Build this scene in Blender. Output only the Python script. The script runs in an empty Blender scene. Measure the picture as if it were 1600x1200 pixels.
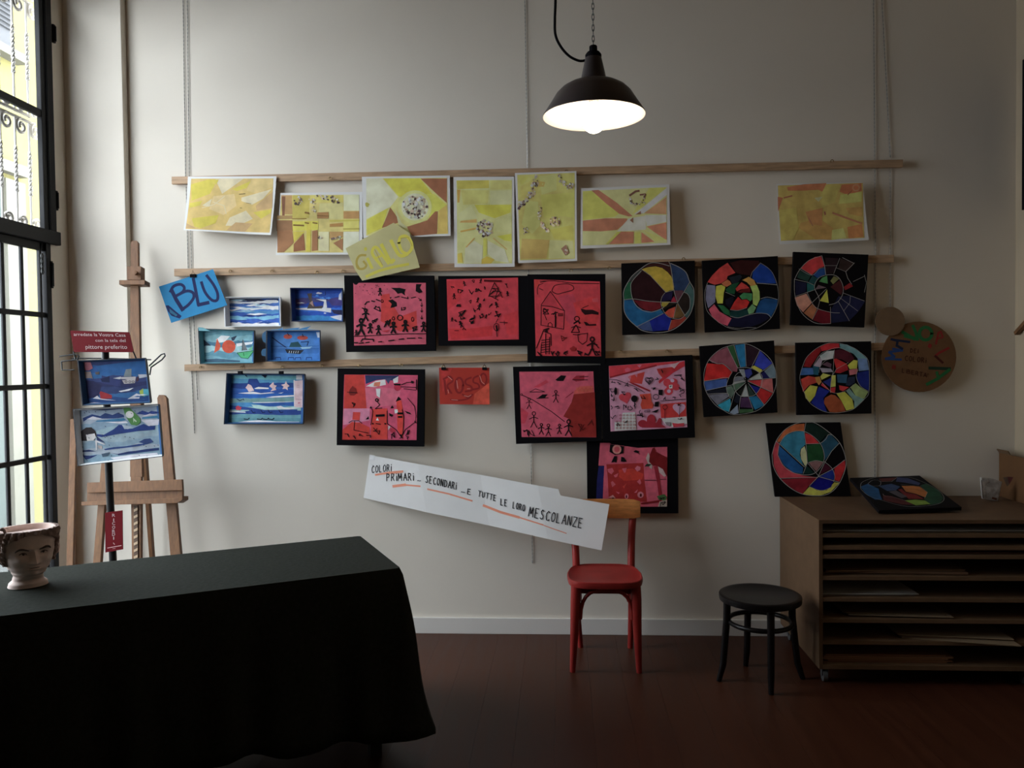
import bpy, bmesh, math, random
from mathutils import Vector, Matrix, noise
R = math.radians
PI = math.pi
sc = bpy.context.scene
COL = sc.collection

# ------------------------------------------------------------------ camera
CAMH = 1.55          # eye height of the photographer
D = 4.55             # distance to the display wall
F = 1250.0           # focal length in pixels of the 1600x1200 frame
CAM = Vector((0, 0, CAMH))
ROT = (Matrix.Rotation(R(3.507), 3, 'Z') @ Matrix.Rotation(R(90 - 1.467), 3, 'X')
       @ Matrix.Rotation(R(-0.70), 3, 'Z'))
cam = bpy.data.cameras.new('camera')
cam.sensor_width = 36.0
cam.lens = F / 1600 * 36.0
cam.clip_start = 0.02
camo = bpy.data.objects.new('camera', cam)
camo.matrix_world = Matrix.Translation(CAM) @ ROT.to_4x4()
COL.objects.link(camo)
sc.camera = camo

# ------------------------------------------------------------------ world, sky light, exposure
SKY = 12.6
world = bpy.data.worlds.new('overcast_sky')
sc.world = world
world.use_nodes = True
wn = world.node_tree.nodes
wn['Background'].inputs['Color'].default_value = (0.845, 0.92, 1.0, 1)
wn['Background'].inputs['Strength'].default_value = SKY
# window opening in the left wall (x = const), used by the portal and the wall
XL = -2.846
WY0, WY1, WZ0, WZ1 = 2.40, 4.386, 0.12, 3.80
WYL = 4.325          # the lower leaf is a little narrower
pl = bpy.data.lights.new('window_daylight_portal', 'AREA')
pl.shape = 'RECTANGLE'
pl.size, pl.size_y = WY1 - WY0, WZ1 - WZ0
pl.cycles.is_portal = True
plo = bpy.data.objects.new('window_daylight_portal', pl)
plo.matrix_world = Matrix.Translation((XL - 0.075, (WY0 + WY1) / 2, (WZ0 + WZ1) / 2)) @ \
    Matrix(((0, 0, -1), (1, 0, 0), (0, -1, 0))).to_4x4()
COL.objects.link(plo)
sc.view_settings.view_transform = 'Standard'
sc.view_settings.look = 'None'
sc.view_settings.exposure = 0.0
sc.view_settings.gamma = 1.0
sc.view_settings.use_curve_mapping = False
sc.cycles.use_denoising = True
sc.cycles.max_bounces = 8
sc.cycles.diffuse_bounces = 5
sc.cycles.glossy_bounces = 3
sc.cycles.transparent_max_bounces = 12
sc.cycles.caustics_reflective = False
sc.cycles.caustics_refractive = False
sc.cycles.sample_clamp_indirect = 6.0

# ------------------------------------------------------------------ photo pixel -> place
def ray(px, py):
    return ROT @ Vector(((px - 800) / F, -(py - 600) / F, -1))
def Wy(px, py, y=D):
    d = ray(px, py); return CAM + d * (y / d.y)
def Wz(px, py, z):
    d = ray(px, py); return CAM + d * ((z - CAMH) / d.z)
def Wx(px, py, x):
    d = ray(px, py); return CAM + d * (x / d.x)
def Wp(px, py, p0, n):
    d = ray(px, py); return CAM + d * ((p0 - CAM).dot(n) / d.dot(n))
NF = Vector((0, -1, 0))
def yplane(y):
    return (Vector((0, y, 0)), NF)

# ------------------------------------------------------------------ materials
def lin(c):
    c /= 255.0
    return c / 12.92 if c <= 0.04045 else ((c + 0.055) / 1.055) ** 2.4
WL = [(-50, 212), (100, 212), (300, 216), (500, 203), (700, 178), (900, 150), (1100, 122), (1300, 102), (1500, 92), (1700, 85)]
def wl(px):
    for (a, va), (b, vb) in zip(WL, WL[1:]):
        if px <= b:
            return va + (vb - va) * (px - a) / (b - a)
    return WL[-1][1]
def alb(c, w):
    """reflectance of a colour seen next to a white wall of grey level w"""
    L = lin(w)
    return tuple(min(0.88, max(0.003, lin(v) / L * 0.80)) for v in c)
_M = {}
def mat(name, col, rough=0.6, var=0.0, scale=8.0, metal=0.0, spec=0.3, bump=0.0, stretch=None, detail=3.0, col2=None, emit=None):
    key = (name, tuple(round(c, 3) for c in col), rough, var, scale, metal, spec, bump, stretch, col2, emit)
    if key in _M:
        return _M[key]
    m = bpy.data.materials.new(name)
    m.use_nodes = True
    nt = m.node_tree
    b = nt.nodes['Principled BSDF']
    b.inputs['Base Color'].default_value = (*col, 1)
    b.inputs['Roughness'].default_value = rough
    b.inputs['Metallic'].default_value = metal
    b.inputs['Specular IOR Level'].default_value = spec
    if emit:
        b.inputs['Emission Color'].default_value = (*emit[:3], 1)
        b.inputs['Emission Strength'].default_value = emit[3]
    if var > 0 or bump > 0:
        geo = nt.nodes.new('ShaderNodeNewGeometry')
        mp = nt.nodes.new('ShaderNodeMapping')
        nt.links.new(geo.outputs['Position'], mp.inputs['Vector'])
        if stretch:
            mp.inputs['Scale'].default_value = stretch
        nz = nt.nodes.new('ShaderNodeTexNoise')
        nz.inputs['Scale'].default_value = scale
        nz.inputs['Detail'].default_value = detail
        nt.links.new(mp.outputs['Vector'], nz.inputs['Vector'])
        if var > 0:
            mx = nt.nodes.new('ShaderNodeMix'); mx.data_type = 'RGBA'
            c2 = col2 or tuple(min(0.9, c * (1 + var)) for c in col)
            c1 = tuple(c * (1 - var) for c in col) if not col2 else col
            rp = nt.nodes.new('ShaderNodeMapRange')
            rp.inputs['From Min'].default_value = 0.32
            rp.inputs['From Max'].default_value = 0.68
            nt.links.new(nz.outputs['Fac'], rp.inputs['Value'])
            nt.links.new(rp.outputs['Result'], mx.inputs['Factor'])
            mx.inputs[6].default_value = (*c1, 1)
            mx.inputs[7].default_value = (*c2, 1)
            nt.links.new(mx.outputs[2], b.inputs['Base Color'])
        if bump > 0:
            bp = nt.nodes.new('ShaderNodeBump')
            bp.inputs['Strength'].default_value = bump
            bp.inputs['Distance'].default_value = 0.01
            nt.links.new(nz.outputs['Fac'], bp.inputs['Height'])
            nt.links.new(bp.outputs['Normal'], b.inputs['Normal'])
    _M[key] = m
    return m
def paint(c, w, var=0.18, scale=30.0):
    a = alb(c, w); L = .3 * a[0] + .55 * a[1] + .15 * a[2]
    a = tuple(v * .86 + L * .14 for v in a)
    return mat('paint', a, 0.6, var, scale, spec=0.15)

# ------------------------------------------------------------------ mesh helpers (world coordinates)
def box(bm, lo, hi):
    vs = [bm.verts.new((x, y, z)) for z in (lo[2], hi[2]) for y in (lo[1], hi[1]) for x in (lo[0], hi[0])]
    for f in ((0, 2, 3, 1), (4, 5, 7, 6), (0, 1, 5, 4), (2, 6, 7, 3), (0, 4, 6, 2), (1, 3, 7, 5)):
        bm.faces.new([vs[i] for i in f])
def B(lo, hi):
    bm = bmesh.new(); box(bm, lo, hi); return bm
def prism(bm, pts, ext):
    """polygon pts extruded by ext"""
    a = [bm.verts.new(p) for p in pts]
    b = [bm.verts.new(Vector(p) + Vector(ext)) for p in pts]
    bm.faces.new(a); bm.faces.new(b[::-1])
    n = len(a)
    for i in range(n):
        bm.faces.new((a[i], b[i], b[(i + 1) % n], a[(i + 1) % n]))
    bmesh.ops.recalc_face_normals(bm, faces=bm.faces[:])
def frame_at(d):
    d = d.normalized()
    u = Vector((0, 0, 1)) if abs(d.z) < 0.9 else Vector((1, 0, 0))
    a = d.cross(u).normalized(); b = a.cross(d).normalized()
    return a, b
def bar(bm, p, q, w, t, side=None, w2=None, t2=None):
    """straight bar p->q, width w along side, thickness t"""
    p, q = Vector(p), Vector(q); d = (q - p).normalized()
    if side is None:
        a, b = frame_at(d)
    else:
        s = Vector(side); a = (s - d * s.dot(d)).normalized(); b = a.cross(d)
    w2 = w if w2 is None else w2; t2 = t if t2 is None else t2
    A = [bm.verts.new(p + a * sx * w / 2 + b * sy * t / 2) for sx, sy in ((-1, -1), (1, -1), (1, 1), (-1, 1))]
    C = [bm.verts.new(q + a * sx * w2 / 2 + b * sy * t2 / 2) for sx, sy in ((-1, -1), (1, -1), (1, 1), (-1, 1))]
    bm.faces.new(A[::-1]); bm.faces.new(C)
    for i in range(4):
        bm.faces.new((A[i], A[(i + 1) % 4], C[(i + 1) % 4], C[i]))
    bmesh.ops.recalc_face_normals(bm, faces=bm.faces[:])
def tube(bm, path, r, n=8, caps=True, closed=False, flat=1.0):
    path = [Vector(p) for p in path]; rs = r if isinstance(r, (list, tuple)) else [r] * len(path)
    rings = []; pa = None
    for i, p in enumerate(path):
        if closed:
            d = path[(i + 1) % len(path)] - path[i - 1]
        else:
            d = path[min(i + 1, len(path) - 1)] - path[max(i - 1, 0)]
        d.normalize()
        if pa is None:
            a, b = frame_at(d)
        else:
            a = (pa - d * pa.dot(d)).normalized(); b = a.cross(d).normalized()
        pa = a
        rings.append([bm.verts.new(p + (a * math.cos(2 * PI * k / n) + b * math.sin(2 * PI * k / n) * flat) * rs[i]) for k in range(n)])
    m = len(rings)
    for i in range(m if closed else m - 1):
        A, C = rings[i], rings[(i + 1) % m]
        for k in range(n):
            bm.faces.new((A[k], A[(k + 1) % n], C[(k + 1) % n], C[k]))
    if caps and not closed:
        bm.faces.new(rings[0][::-1]); bm.faces.new(rings[-1])
    bmesh.ops.recalc_face_normals(bm, faces=bm.faces[:])
def lathe(bm, prof, c, n=48, close=False):
    """profile of (r, z) around the vertical axis at c"""
    rings = []
    for r, z in prof:
        if r < 1e-6:
            rings.append([bm.verts.new((c[0], c[1], c[2] + z))])
        else:
            rings.append([bm.verts.new((c[0] + r * math.cos(2 * PI * k / n), c[1] + r * math.sin(2 * PI * k / n), c[2] + z)) for k in range(n)])
    prs = list(zip(rings, rings[1:])) + ([(rings[-1], rings[0])] if close else [])
    for A, C in prs:
        for k in range(n):
            k2 = (k + 1) % n
            q = [A[k % len(A)], A[k2 % len(A)], C[k2 % len(C)], C[k % len(C)]]
            q = list(dict.fromkeys(q))
            if len(q) > 2:
                bm.faces.new(q)
    bmesh.ops.recalc_face_normals(bm, faces=bm.faces[:])
def crom(pts, n=5, closed=False):
    P = [Vector(p) for p in pts]
    if len(P) < 3:
        return P
    out = []
    m = len(P)
    rng = range(m if closed else m - 1)
    for i in rng:
        if closed:
            p0, p1, p2, p3 = P[i - 1], P[i], P[(i + 1) % m], P[(i + 2) % m]
        else:
            p0, p1, p2, p3 = P[max(i - 1, 0)], P[i], P[i + 1], P[min(i + 2, m - 1)]
        for k in range(n):
            t = k / n
            out.append(0.5 * ((2 * p1) + (p2 - p0) * t + (2 * p0 - 5 * p1 + 4 * p2 - p3) * t * t + (3 * p1 - p0 - 3 * p2 + p3) * t ** 3))
    if not closed:
        out.append(P[-1])
    return out

# ------------------------------------------------------------------ object helpers
WPOS = {}
def finish(o, label, cat, group, kind):
    if label: o['label'] = label
    if cat: o['category'] = cat
    if group: o['group'] = group
    if kind: o['kind'] = kind
def empty(name, loc, label=None, cat=None, group=None, kind=None):
    o = bpy.data.objects.new(name, None)
    o.empty_display_size = 0.05
    o.location = loc
    COL.objects.link(o)
    WPOS[o] = Vector(loc)
    finish(o, label, cat, group, kind)
    return o
def mk(name, bm, mats, parent=None, label=None, cat=None, group=None, kind=None, smooth=False, bevel=0.0, cuts=None, deform=None):
    if cuts:
        for pc, pn in cuts:
            bmesh.ops.bisect_plane(bm, geom=bm.verts[:] + bm.edges[:] + bm.faces[:], plane_co=pc, plane_no=pn, dist=1e-6)
    if deform:
        for v in bm.verts:
            v.co = deform(v.co)
    if bevel > 0:
        bmesh.ops.bevel(bm, geom=bm.edges[:], offset=bevel, segments=2, affect='EDGES', profile=0.6, clamp_overlap=True)
    if parent is not None:
        off = WPOS[parent]
    else:
        lo = [min(v.co[i] for v in bm.verts) for i in range(3)]
        hi = [max(v.co[i] for v in bm.verts) for i in range(3)]
        off = Vector(((lo[0] + hi[0]) / 2, (lo[1] + hi[1]) / 2, lo[2]))
    for v in bm.verts:
        v.co -= off
    me = bpy.data.meshes.new(name)
    if smooth:
        for f in bm.faces:
            f.smooth = True
    bm.to_mesh(me); bm.free()
    if smooth:
        me.set_sharp_from_angle(angle=R(38))
    for m in (mats if isinstance(mats, (list, tuple)) else [mats]):
        me.materials.append(m)
    o = bpy.data.objects.new(name, me)
    COL.objects.link(o)
    if parent is not None:
        o.parent = parent
    else:
        o.location = off
    WPOS[o] = off.copy()
    finish(o, label, cat, group, kind)
    return o

# ------------------------------------------------------------------ painted and drawn marks on real flat things
EPS = 7e-5
class Crop:
    def __init__(s, x0, y0, k, ky=None):
        s.x0, s.y0, s.k, s.ky = x0, y0, k, ky or k
    def __call__(s, x, y):
        return (s.x0 + x / s.k, s.y0 + y / s.ky)
FULL = Crop(0, 0, 1)
def art(name, parent, plane, crop, items, w=None, cuts=None, deform=None, var=0.18, scale=30.0, label=None, first=1):
    """items: ('p', colour, pts) painted patch | ('s', colour, width, pts) brush or pen stroke | ('f', pts...) foil patch.
    colours are as seen beside a wall of grey level w"""
    p0, n = plane
    bm = bmesh.new(); mats = []; idx = {}
    layer = first; last = None
    for it in items:
        kind, c, pts = it[0], it[1], it[-1]
        if not (kind == 's' and last == 's') and not (kind == 'f' and last == 'f'):
            layer += 1
        last = kind
        if kind == 'f':
            m = mat('foil', alb(c, 205), 0.32, metal=.35, spec=.8)
        else:
            x = crop(*pts[0])[0]
            m = paint(c, w or wl(x), var if kind == 'p' else 0.0, scale)
        if m not in idx:
            idx[m] = len(mats); mats.append(m)
        mi = idx[m]
        lay0 = layer
        off = n * (EPS * layer)
        P = [Wp(*crop(*p), p0 + off, n) for p in pts]
        if kind in 'pf':
            if len(P) < 3: continue
            vs = [bm.verts.new(p) for p in P]
            f = bm.faces.new(vs); f.material_index = mi
            f.normal_update()
            if f.normal.dot(n) < 0: f.normal_flip()
        else:
            hw = it[2] / crop.k * (P[0] - CAM).length / F / 2
            # one ribbon per smooth run; a sharp corner starts a new ribbon a hair above
            runs = [[P[0]]]
            for i in range(1, len(P)):
                if (P[i] - runs[-1][-1]).length < 1e-9: continue
                runs[-1].append(P[i])
                if i + 1 < len(P) and len(runs[-1]) > 1:
                    d0, d1 = P[i] - runs[-1][-2], P[i + 1] - P[i]
                    if d1.length > 1e-9 and d0.angle(d1) > R(50):
                        runs.append([P[i].copy()])
            for run in runs:
                if len(run) < 2: continue
                layer += .22
                lift = n * (EPS * (layer - lay0))
                run[0] = run[0] - (run[1] - run[0]).normalized() * hw * .5
                run[-1] = run[-1] + (run[-1] - run[-2]).normalized() * hw * .5
                prev = None
                for i, p in enumerate(run):
                    d = run[min(i + 1, len(run) - 1)] - run[max(i - 1, 0)]
                    s = d.cross(n).normalized() * hw
                    v0, v1 = bm.verts.new(p + lift - s), bm.verts.new(p + lift + s)
                    if prev:
                        f = bm.faces.new((prev[0], prev[1], v1, v0)); f.material_index = mi
                        f.normal_update()
                        if f.normal.dot(n) < 0: f.normal_flip()
                    prev = (v0, v1)
    return mk(name, bm, mats, parent, cuts=cuts, deform=deform, label=label)
def S(c, w, *pts, curve=False, closed=False):
    if closed: pts = list(pts) + [pts[0]]
    if curve:
        pts = [(v.x, v.y) for v in crom([(p[0], p[1], 0) for p in pts], 5)]
    return ('s', c, w, list(pts))
def P(c, *pts, curve=False):
    if curve:
        pts = [(v.x, v.y) for v in crom([(p[0], p[1], 0) for p in pts], 4, True)]
    return ('p', c, list(pts))
def ell(cx, cy, rx, ry, n=24, a0=0.0):
    return [(cx + rx * math.cos(2 * PI * k / n + a0), cy + ry * math.sin(2 * PI * k / n + a0)) for k in range(n)]
def blob(c, cx, cy, rx, ry, seed=0, n=12, j=0.25):
    r = random.Random(seed)
    return ('p', c, [(cx + rx * math.cos(2 * PI * k / n) * (1 + r.uniform(-j, j)), cy + ry * math.sin(2 * PI * k / n) * (1 + r.uniform(-j, j))) for k in range(n)])
def foil(cx, cy, rx, ry, n, seed, size=12):
    r = random.Random(seed); out = []
    for _ in range(n):
        a = r.uniform(0, 2 * PI); q = math.sqrt(r.random())
        x, y = cx + rx * q * math.cos(a), cy + ry * q * math.sin(a)
        k = r.randint(3, 5); a0 = r.uniform(0, 6)
        s = size * r.uniform(0.5, 1.2)
        c = r.choice([(225, 212, 190), (196, 176, 148), (120, 102, 88), (238, 228, 208), (84, 68, 66), (214, 198, 172)])
        out.append(('f' if r.random() < .75 else 'p', c, [(x + s * math.cos(a0 + 2 * PI * i / k), y + s * math.sin(a0 + 2 * PI * i / k)) for i in range(k)]))
    out.sort(key=lambda t: t[0])
    return out
def foil_path(pts, rad, n, seed, size=10):
    r = random.Random(seed); out = []
    for i in range(n):
        t = r.random() * (len(pts) - 1); k = int(t); f = t - k
        x = pts[k][0] * (1 - f) + pts[k + 1][0] * f; y = pts[k][1] * (1 - f) + pts[k + 1][1] * f
        out += foil(x, y, rad, rad, 1, seed * 977 + i, size)
    out.sort(key=lambda t: t[0])
    return out
def Q(q, u, v):
    a = (q[0][0] + (q[1][0] - q[0][0]) * u, q[0][1] + (q[1][1] - q[0][1]) * u)
    b = (q[3][0] + (q[2][0] - q[3][0]) * u, q[3][1] + (q[2][1] - q[3][1]) * u)
    return (a[0] + (b[0] - a[0]) * v, a[1] + (b[1] - a[1]) * v)
def bands(q, cols, seed, amp=0.02, v0=0.0, v1=1.0, n=18):
    """torn horizontal strips of painted paper"""
    r = random.Random(seed); m = len(cols); edges = []
    for k in range(m + 1):
        ph, fr = r.uniform(0, 6), r.uniform(5, 14)
        e = []
        for i in range(n + 1):
            u = i / n
            v = v0 + (v1 - v0) * k / m
            if 0 < k < m:
                v += amp * math.sin(ph + fr * u) + r.uniform(-amp, amp) * .6
            e.append((u, min(1, max(0, v))))
        edges.append(e)
    out = []
    for k in range(m):
        out.append(('p', cols[k], [Q(q, *p) for p in edges[k]] + [Q(q, *p) for p in reversed(edges[k + 1])]))
    return out
def strips(q, cols, seed, count, vr=(0.05, .95), lr=(.15, .5), tr=(.02, .06)):
    """many short torn scraps"""
    r = random.Random(seed); out = []
    for _ in range(count):
        u, v = r.uniform(0, .9), r.uniform(*vr); L = r.uniform(*lr); t = r.uniform(*tr)
        u1 = min(1, u + L)
        top = [(u + (u1 - u) * i / 5, max(0, v - t * math.sin(PI * i / 5) * r.uniform(.5, 1.2))) for i in range(6)]
        bot = [(u + (u1 - u) * i / 5, min(1, v + t * math.sin(PI * i / 5) * r.uniform(.2, .9))) for i in range(4, 0, -1)]
        out.append(('p', r.choice(cols), [Q(q, *p) for p in top + bot]))
    return out
# hand-lettering: strokes in a unit box, y up
GL = {
 'A': [[(0, 0), (.45, 1), (.9, 0)], [(.2, .38), (.75, .38)]],
 'B': [[(0, 0), (0, 1), (.55, .95), (.6, .7), (.35, .52), (0, .5)], [(.35, .52), (.75, .4), (.7, .08), (0, 0)]],
 'C': [[(.8, .85), (.5, 1), (.12, .75), (.05, .4), (.25, .05), (.6, 0), (.85, .15)]],
 'D': [[(0, 0), (0, 1), (.5, .9), (.8, .55), (.6, .12), (0, 0)]],
 'E': [[(.7, 1), (0, 1), (0, 0), (.7, 0)], [(0, .52), (.55, .52)]],
 'G': [[(.8, .85), (.45, 1), (.08, .7), (.08, .3), (.4, 0), (.8, .1), (.8, .45), (.5, .45)]],
 'I': [[(.1, 0), (.1, 1)]],
 'i': [[(.1, 0), (.1, .7)], [(.08, .9), (.13, .97)]],
 'L': [[(0, 1), (.02, 0), (.65, .02)]],
 'M': [[(0, 0), (.12, 1), (.5, .3), (.85, 1), (1, 0)]],
 'N': [[(0, 0), (.05, 1), (.75, 0), (.8, 1)]],
 'O': [[(.42, 1), (.1, .8), (.02, .4), (.25, .03), (.6, .05), (.85, .4), (.75, .82), (.42, 1)]],
 'P': [[(0, 0), (.02, 1), (.55, .95), (.65, .68), (.4, .48), (0, .45)]],
 'R': [[(0, 0), (.02, 1), (.55, .95), (.62, .7), (.35, .5), (0, .48)], [(.3, .5), (.75, 0)]],
 'S': [[(.7, .88), (.4, 1), (.1, .8), (.25, .55), (.6, .4), (.65, .12), (.3, 0), (0, .12)]],
 'T': [[(0, 1), (.85, 1)], [(.42, 1), (.42, 0)]],
 'U': [[(0, 1), (.05, .25), (.35, 0), (.7, .2), (.75, 1)]],
 'Z': [[(0, 1), (.75, 1), (0, 0), (.8, 0)]],
 '.': [[(.0, 0), (.22, .12)]], "'": [[(.1, 1), (.05, .75)]],
}
def lettering(s, o, adv, up, c, w, squeeze=0.78, curve=False):
    """o: baseline start, adv: vector per letter cell, up: vector of the cap height"""
    out = []
    x = 0.0
    for ch in s:
        if ch == ' ':
            x += .6; continue
        for st in GL[ch]:
            pts = [(o[0] + adv[0] * (x + p[0] * squeeze) + up[0] * p[1], o[1] + adv[1] * (x + p[0] * squeeze) + up[1] * p[1]) for p in st]
            out.append(S(c, w, *pts, curve=curve and len(pts) > 3))
        x += {'I': .38, 'i': .38, '.': .3, 'M': 1.15, "'": .3}.get(ch, 1.0)
    return out
def printed(txt, size, spacing=1.0):
    """outline of printed words as flat triangles (unit: cap height about size)"""
    cu = bpy.data.curves.new('t', 'FONT'); cu.body = txt; cu.size = size; cu.space_character = spacing
    cu.resolution_u = 2
    ob = bpy.data.objects.new('t', cu); COL.objects.link(ob)
    dg = bpy.context.evaluated_depsgraph_get(); dg.update()
    me = ob.evaluated_get(dg).to_mesh()
    vs = [(v.co.x, v.co.y) for v in me.vertices]; fs = [tuple(p.vertices) for p in me.polygons]
    ob.evaluated_get(dg).to_mesh_clear()
    bpy.data.objects.remove(ob); bpy.data.curves.remove(cu)
    return vs, fs
def print_on(name, parent, plane, txt, q, m, layer=2, rows=None):
    """words fitted into the pixel quad q (TL, TR, BR, BL)"""
    vs, fs = printed(txt, 1.0)
    x0, x1 = min(v[0] for v in vs), max(v[0] for v in vs); y0, y1 = min(v[1] for v in vs), max(v[1] for v in vs)
    p0, n = plane; bm = bmesh.new()
    V = [bm.verts.new(Wp(*Q(q, (x - x0) / (x1 - x0), 1 - (y - y0) / (y1 - y0)), p0 + n * EPS * layer * 2, n)) for x, y in vs]
    for f in fs:
        try: bm.faces.new([V[i] for i in f])
        except ValueError: pass
    return mk(name, bm, m, parent)
def slab(pts_px, plane, thick, crop=FULL):
    p0, n = plane
    P3 = [Wp(*crop(*p), p0, n) for p in pts_px]
    bm = bmesh.new(); prism(bm, P3, -n * thick); return bm
# ================================================================== the room
XR = Wy(1587, 300, D).x           # right wall
YREAR = -3.2
ZC = 4.5
M_WALL = None
def wall_material():
    m = bpy.data.materials.new('wall_paint'); m.use_nodes = True
    nt = m.node_tree; b = nt.nodes['Principled BSDF']
    b.inputs['Roughness'].default_value = 0.75
    b.inputs['Specular IOR Level'].default_value = 0.2
    geo = nt.nodes.new('ShaderNodeNewGeometry'); sep = nt.nodes.new('ShaderNodeSeparateXYZ')
    nt.links.new(geo.outputs['Position'], sep.inputs[0])
    mr = nt.nodes.new('ShaderNodeMapRange')       # washable grey-white paint up to eye height
    mr.inputs['From Min'].default_value = 1.535; mr.inputs['From Max'].default_value = 1.545
    nt.links.new(sep.outputs['Z'], mr.inputs['Value'])
    mx = nt.nodes.new('ShaderNodeMix'); mx.data_type = 'RGBA'
    mx.inputs[6].default_value = (0.795, 0.738, 0.650, 1); mx.inputs[7].default_value = (0.83, 0.763, 0.662, 1)
    nt.links.new(mr.outputs['Result'], mx.inputs['Factor'])
    nz = nt.nodes.new('ShaderNodeTexNoise'); nz.inputs['Scale'].default_value = 2.2; nz.inputs['Detail'].default_value = 5
    nt.links.new(geo.outputs['Position'], nz.inputs['Vector'])
    m2 = nt.nodes.new('ShaderNodeMix'); m2.data_type = 'RGBA'; m2.blend_type = 'MULTIPLY'
    m2.inputs['Factor'].default_value = 0.10
    nt.links.new(mx.outputs[2], m2.inputs[6]); nt.links.new(nz.outputs['Fac'], m2.inputs[7])
    nt.links.new(m2.outputs[2], b.inputs['Base Color'])
    n3 = nt.nodes.new('ShaderNodeTexNoise'); n3.inputs['Scale'].default_value = 60
    nt.links.new(geo.outputs['Position'], n3.inputs['Vector'])
    bp = nt.nodes.new('ShaderNodeBump'); bp.inputs['Strength'].default_value = 0.06; bp.inputs['Distance'].default_value = 0.004
    nt.links.new(n3.outputs['Fac'], bp.inputs['Height']); nt.links.new(bp.outputs['Normal'], b.inputs['Normal'])
    return m
M_WALL = wall_material()
M_TRIM = mat('baseboard_paint', (0.74, 0.71, 0.67), 0.45)
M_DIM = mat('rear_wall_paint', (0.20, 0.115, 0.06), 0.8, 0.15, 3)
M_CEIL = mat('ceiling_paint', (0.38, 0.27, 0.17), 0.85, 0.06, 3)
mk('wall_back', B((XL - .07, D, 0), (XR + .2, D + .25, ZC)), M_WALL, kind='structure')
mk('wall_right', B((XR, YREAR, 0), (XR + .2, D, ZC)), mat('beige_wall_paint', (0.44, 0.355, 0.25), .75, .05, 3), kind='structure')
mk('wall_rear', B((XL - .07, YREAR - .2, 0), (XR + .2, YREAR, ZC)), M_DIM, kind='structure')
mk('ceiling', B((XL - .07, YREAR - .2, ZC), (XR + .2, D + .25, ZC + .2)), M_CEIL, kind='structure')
bm = bmesh.new()
box(bm, (XL - .07, YREAR, 0), (XL, WY0, ZC))
box(bm, (XL - .07, WY1, 0), (XL, D, ZC))
box(bm, (XL - .07, WY0, WZ1), (XL, WY1, ZC))
box(bm, (XL - .07, WY0, 0), (XL, WY1, WZ0))
box(bm, (XL - .07, WYL, WZ0), (XL, WY1, Wx(40, 362, XL).z))
mk('wall_left', bm, M_WALL, kind='structure')
# shallow white pilaster in the corner by the window
px1 = Wy(203, 300, D).x
mk('trim_1', B((XL, D - .055, 0), (px1, D, ZC)), M_WALL, kind='structure', bevel=.004)
bb = B((px1, D - .016, 0), (XR, D, .092))
mk('baseboard_back', bb, M_TRIM, kind='structure', bevel=.003)
mk('baseboard_right', B((XR - .016, YREAR, 0), (XR, D - .016, .092)), M_TRIM, kind='structure', bevel=.003)
# floor of dark stained boards
def wood_floor():
    m = bpy.data.materials.new('dark_stained_boards'); m.use_nodes = True
    nt = m.node_tree; b = nt.nodes['Principled BSDF']
    b.inputs['Specular IOR Level'].default_value = 0.22
    geo = nt.nodes.new('ShaderNodeNewGeometry'); oi = nt.nodes.new('ShaderNodeObjectInfo')
    mp = nt.nodes.new('ShaderNodeMapping'); mp.inputs['Scale'].default_value = (14, 1.1, 1)
    nt.links.new(geo.outputs['Position'], mp.inputs['Vector'])
    ad = nt.nodes.new('ShaderNodeVectorMath'); ad.operation = 'ADD'
    nt.links.new(mp.outputs['Vector'], ad.inputs[0])
    sc2 = nt.nodes.new('ShaderNodeVectorMath'); sc2.operation = 'SCALE'; sc2.inputs['Scale'].default_value = 40
    cb = nt.nodes.new('ShaderNodeCombineXYZ')
    nt.links.new(oi.outputs['Random'], cb.inputs[0]); nt.links.new(oi.outputs['Random'], cb.inputs[1])
    nt.links.new(cb.outputs[0], sc2.inputs[0]); nt.links.new(sc2.outputs[0], ad.inputs[1])
    nz = nt.nodes.new('ShaderNodeTexNoise'); nz.inputs['Scale'].default_value = 2.0; nz.inputs['Detail'].default_value = 6; nz.inputs['Distortion'].default_value = .6
    nt.links.new(ad.outputs[0], nz.inputs['Vector'])
    mx = nt.nodes.new('ShaderNodeMix'); mx.data_type = 'RGBA'
    mx.inputs[6].default_value = (0.040, 0.012, 0.0065, 1); mx.inputs[7].default_value = (0.085, 0.029, 0.0145, 1)
    nt.links.new(nz.outputs['Fac'], mx.inputs['Factor'])
    hs = nt.nodes.new('ShaderNodeHueSaturation')
    vr = nt.nodes.new('ShaderNodeMapRange'); vr.inputs['To Min'].default_value = .94; vr.inputs['To Max'].default_value = 1.06
    nt.links.new(oi.outputs['Random'], vr.inputs['Value']); nt.links.new(vr.outputs['Result'], hs.inputs['Value'])
    nt.links.new(mx.outputs[2], hs.inputs['Color']); nt.links.new(hs.outputs['Color'], b.inputs['Base Color'])
    rr = nt.nodes.new('ShaderNodeMapRange'); rr.inputs['To Min'].default_value = .30; rr.inputs['To Max'].default_value = .48
    nt.links.new(nz.outputs['Fac'], rr.inputs['Value']); nt.links.new(rr.outputs['Result'], b.inputs['Roughness'])
    return m
M_FLOOR = wood_floor()
fl = mk('floor', B((XL - .07, YREAR - .2, -.12), (XR + .2, D + .25, -.016)), mat('floor_gap', (.02, .009, .006), .7), kind='structure')
BWD = 0.165
meshes = {}
rnd = random.Random(5)
x = XL; i = 0
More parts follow.
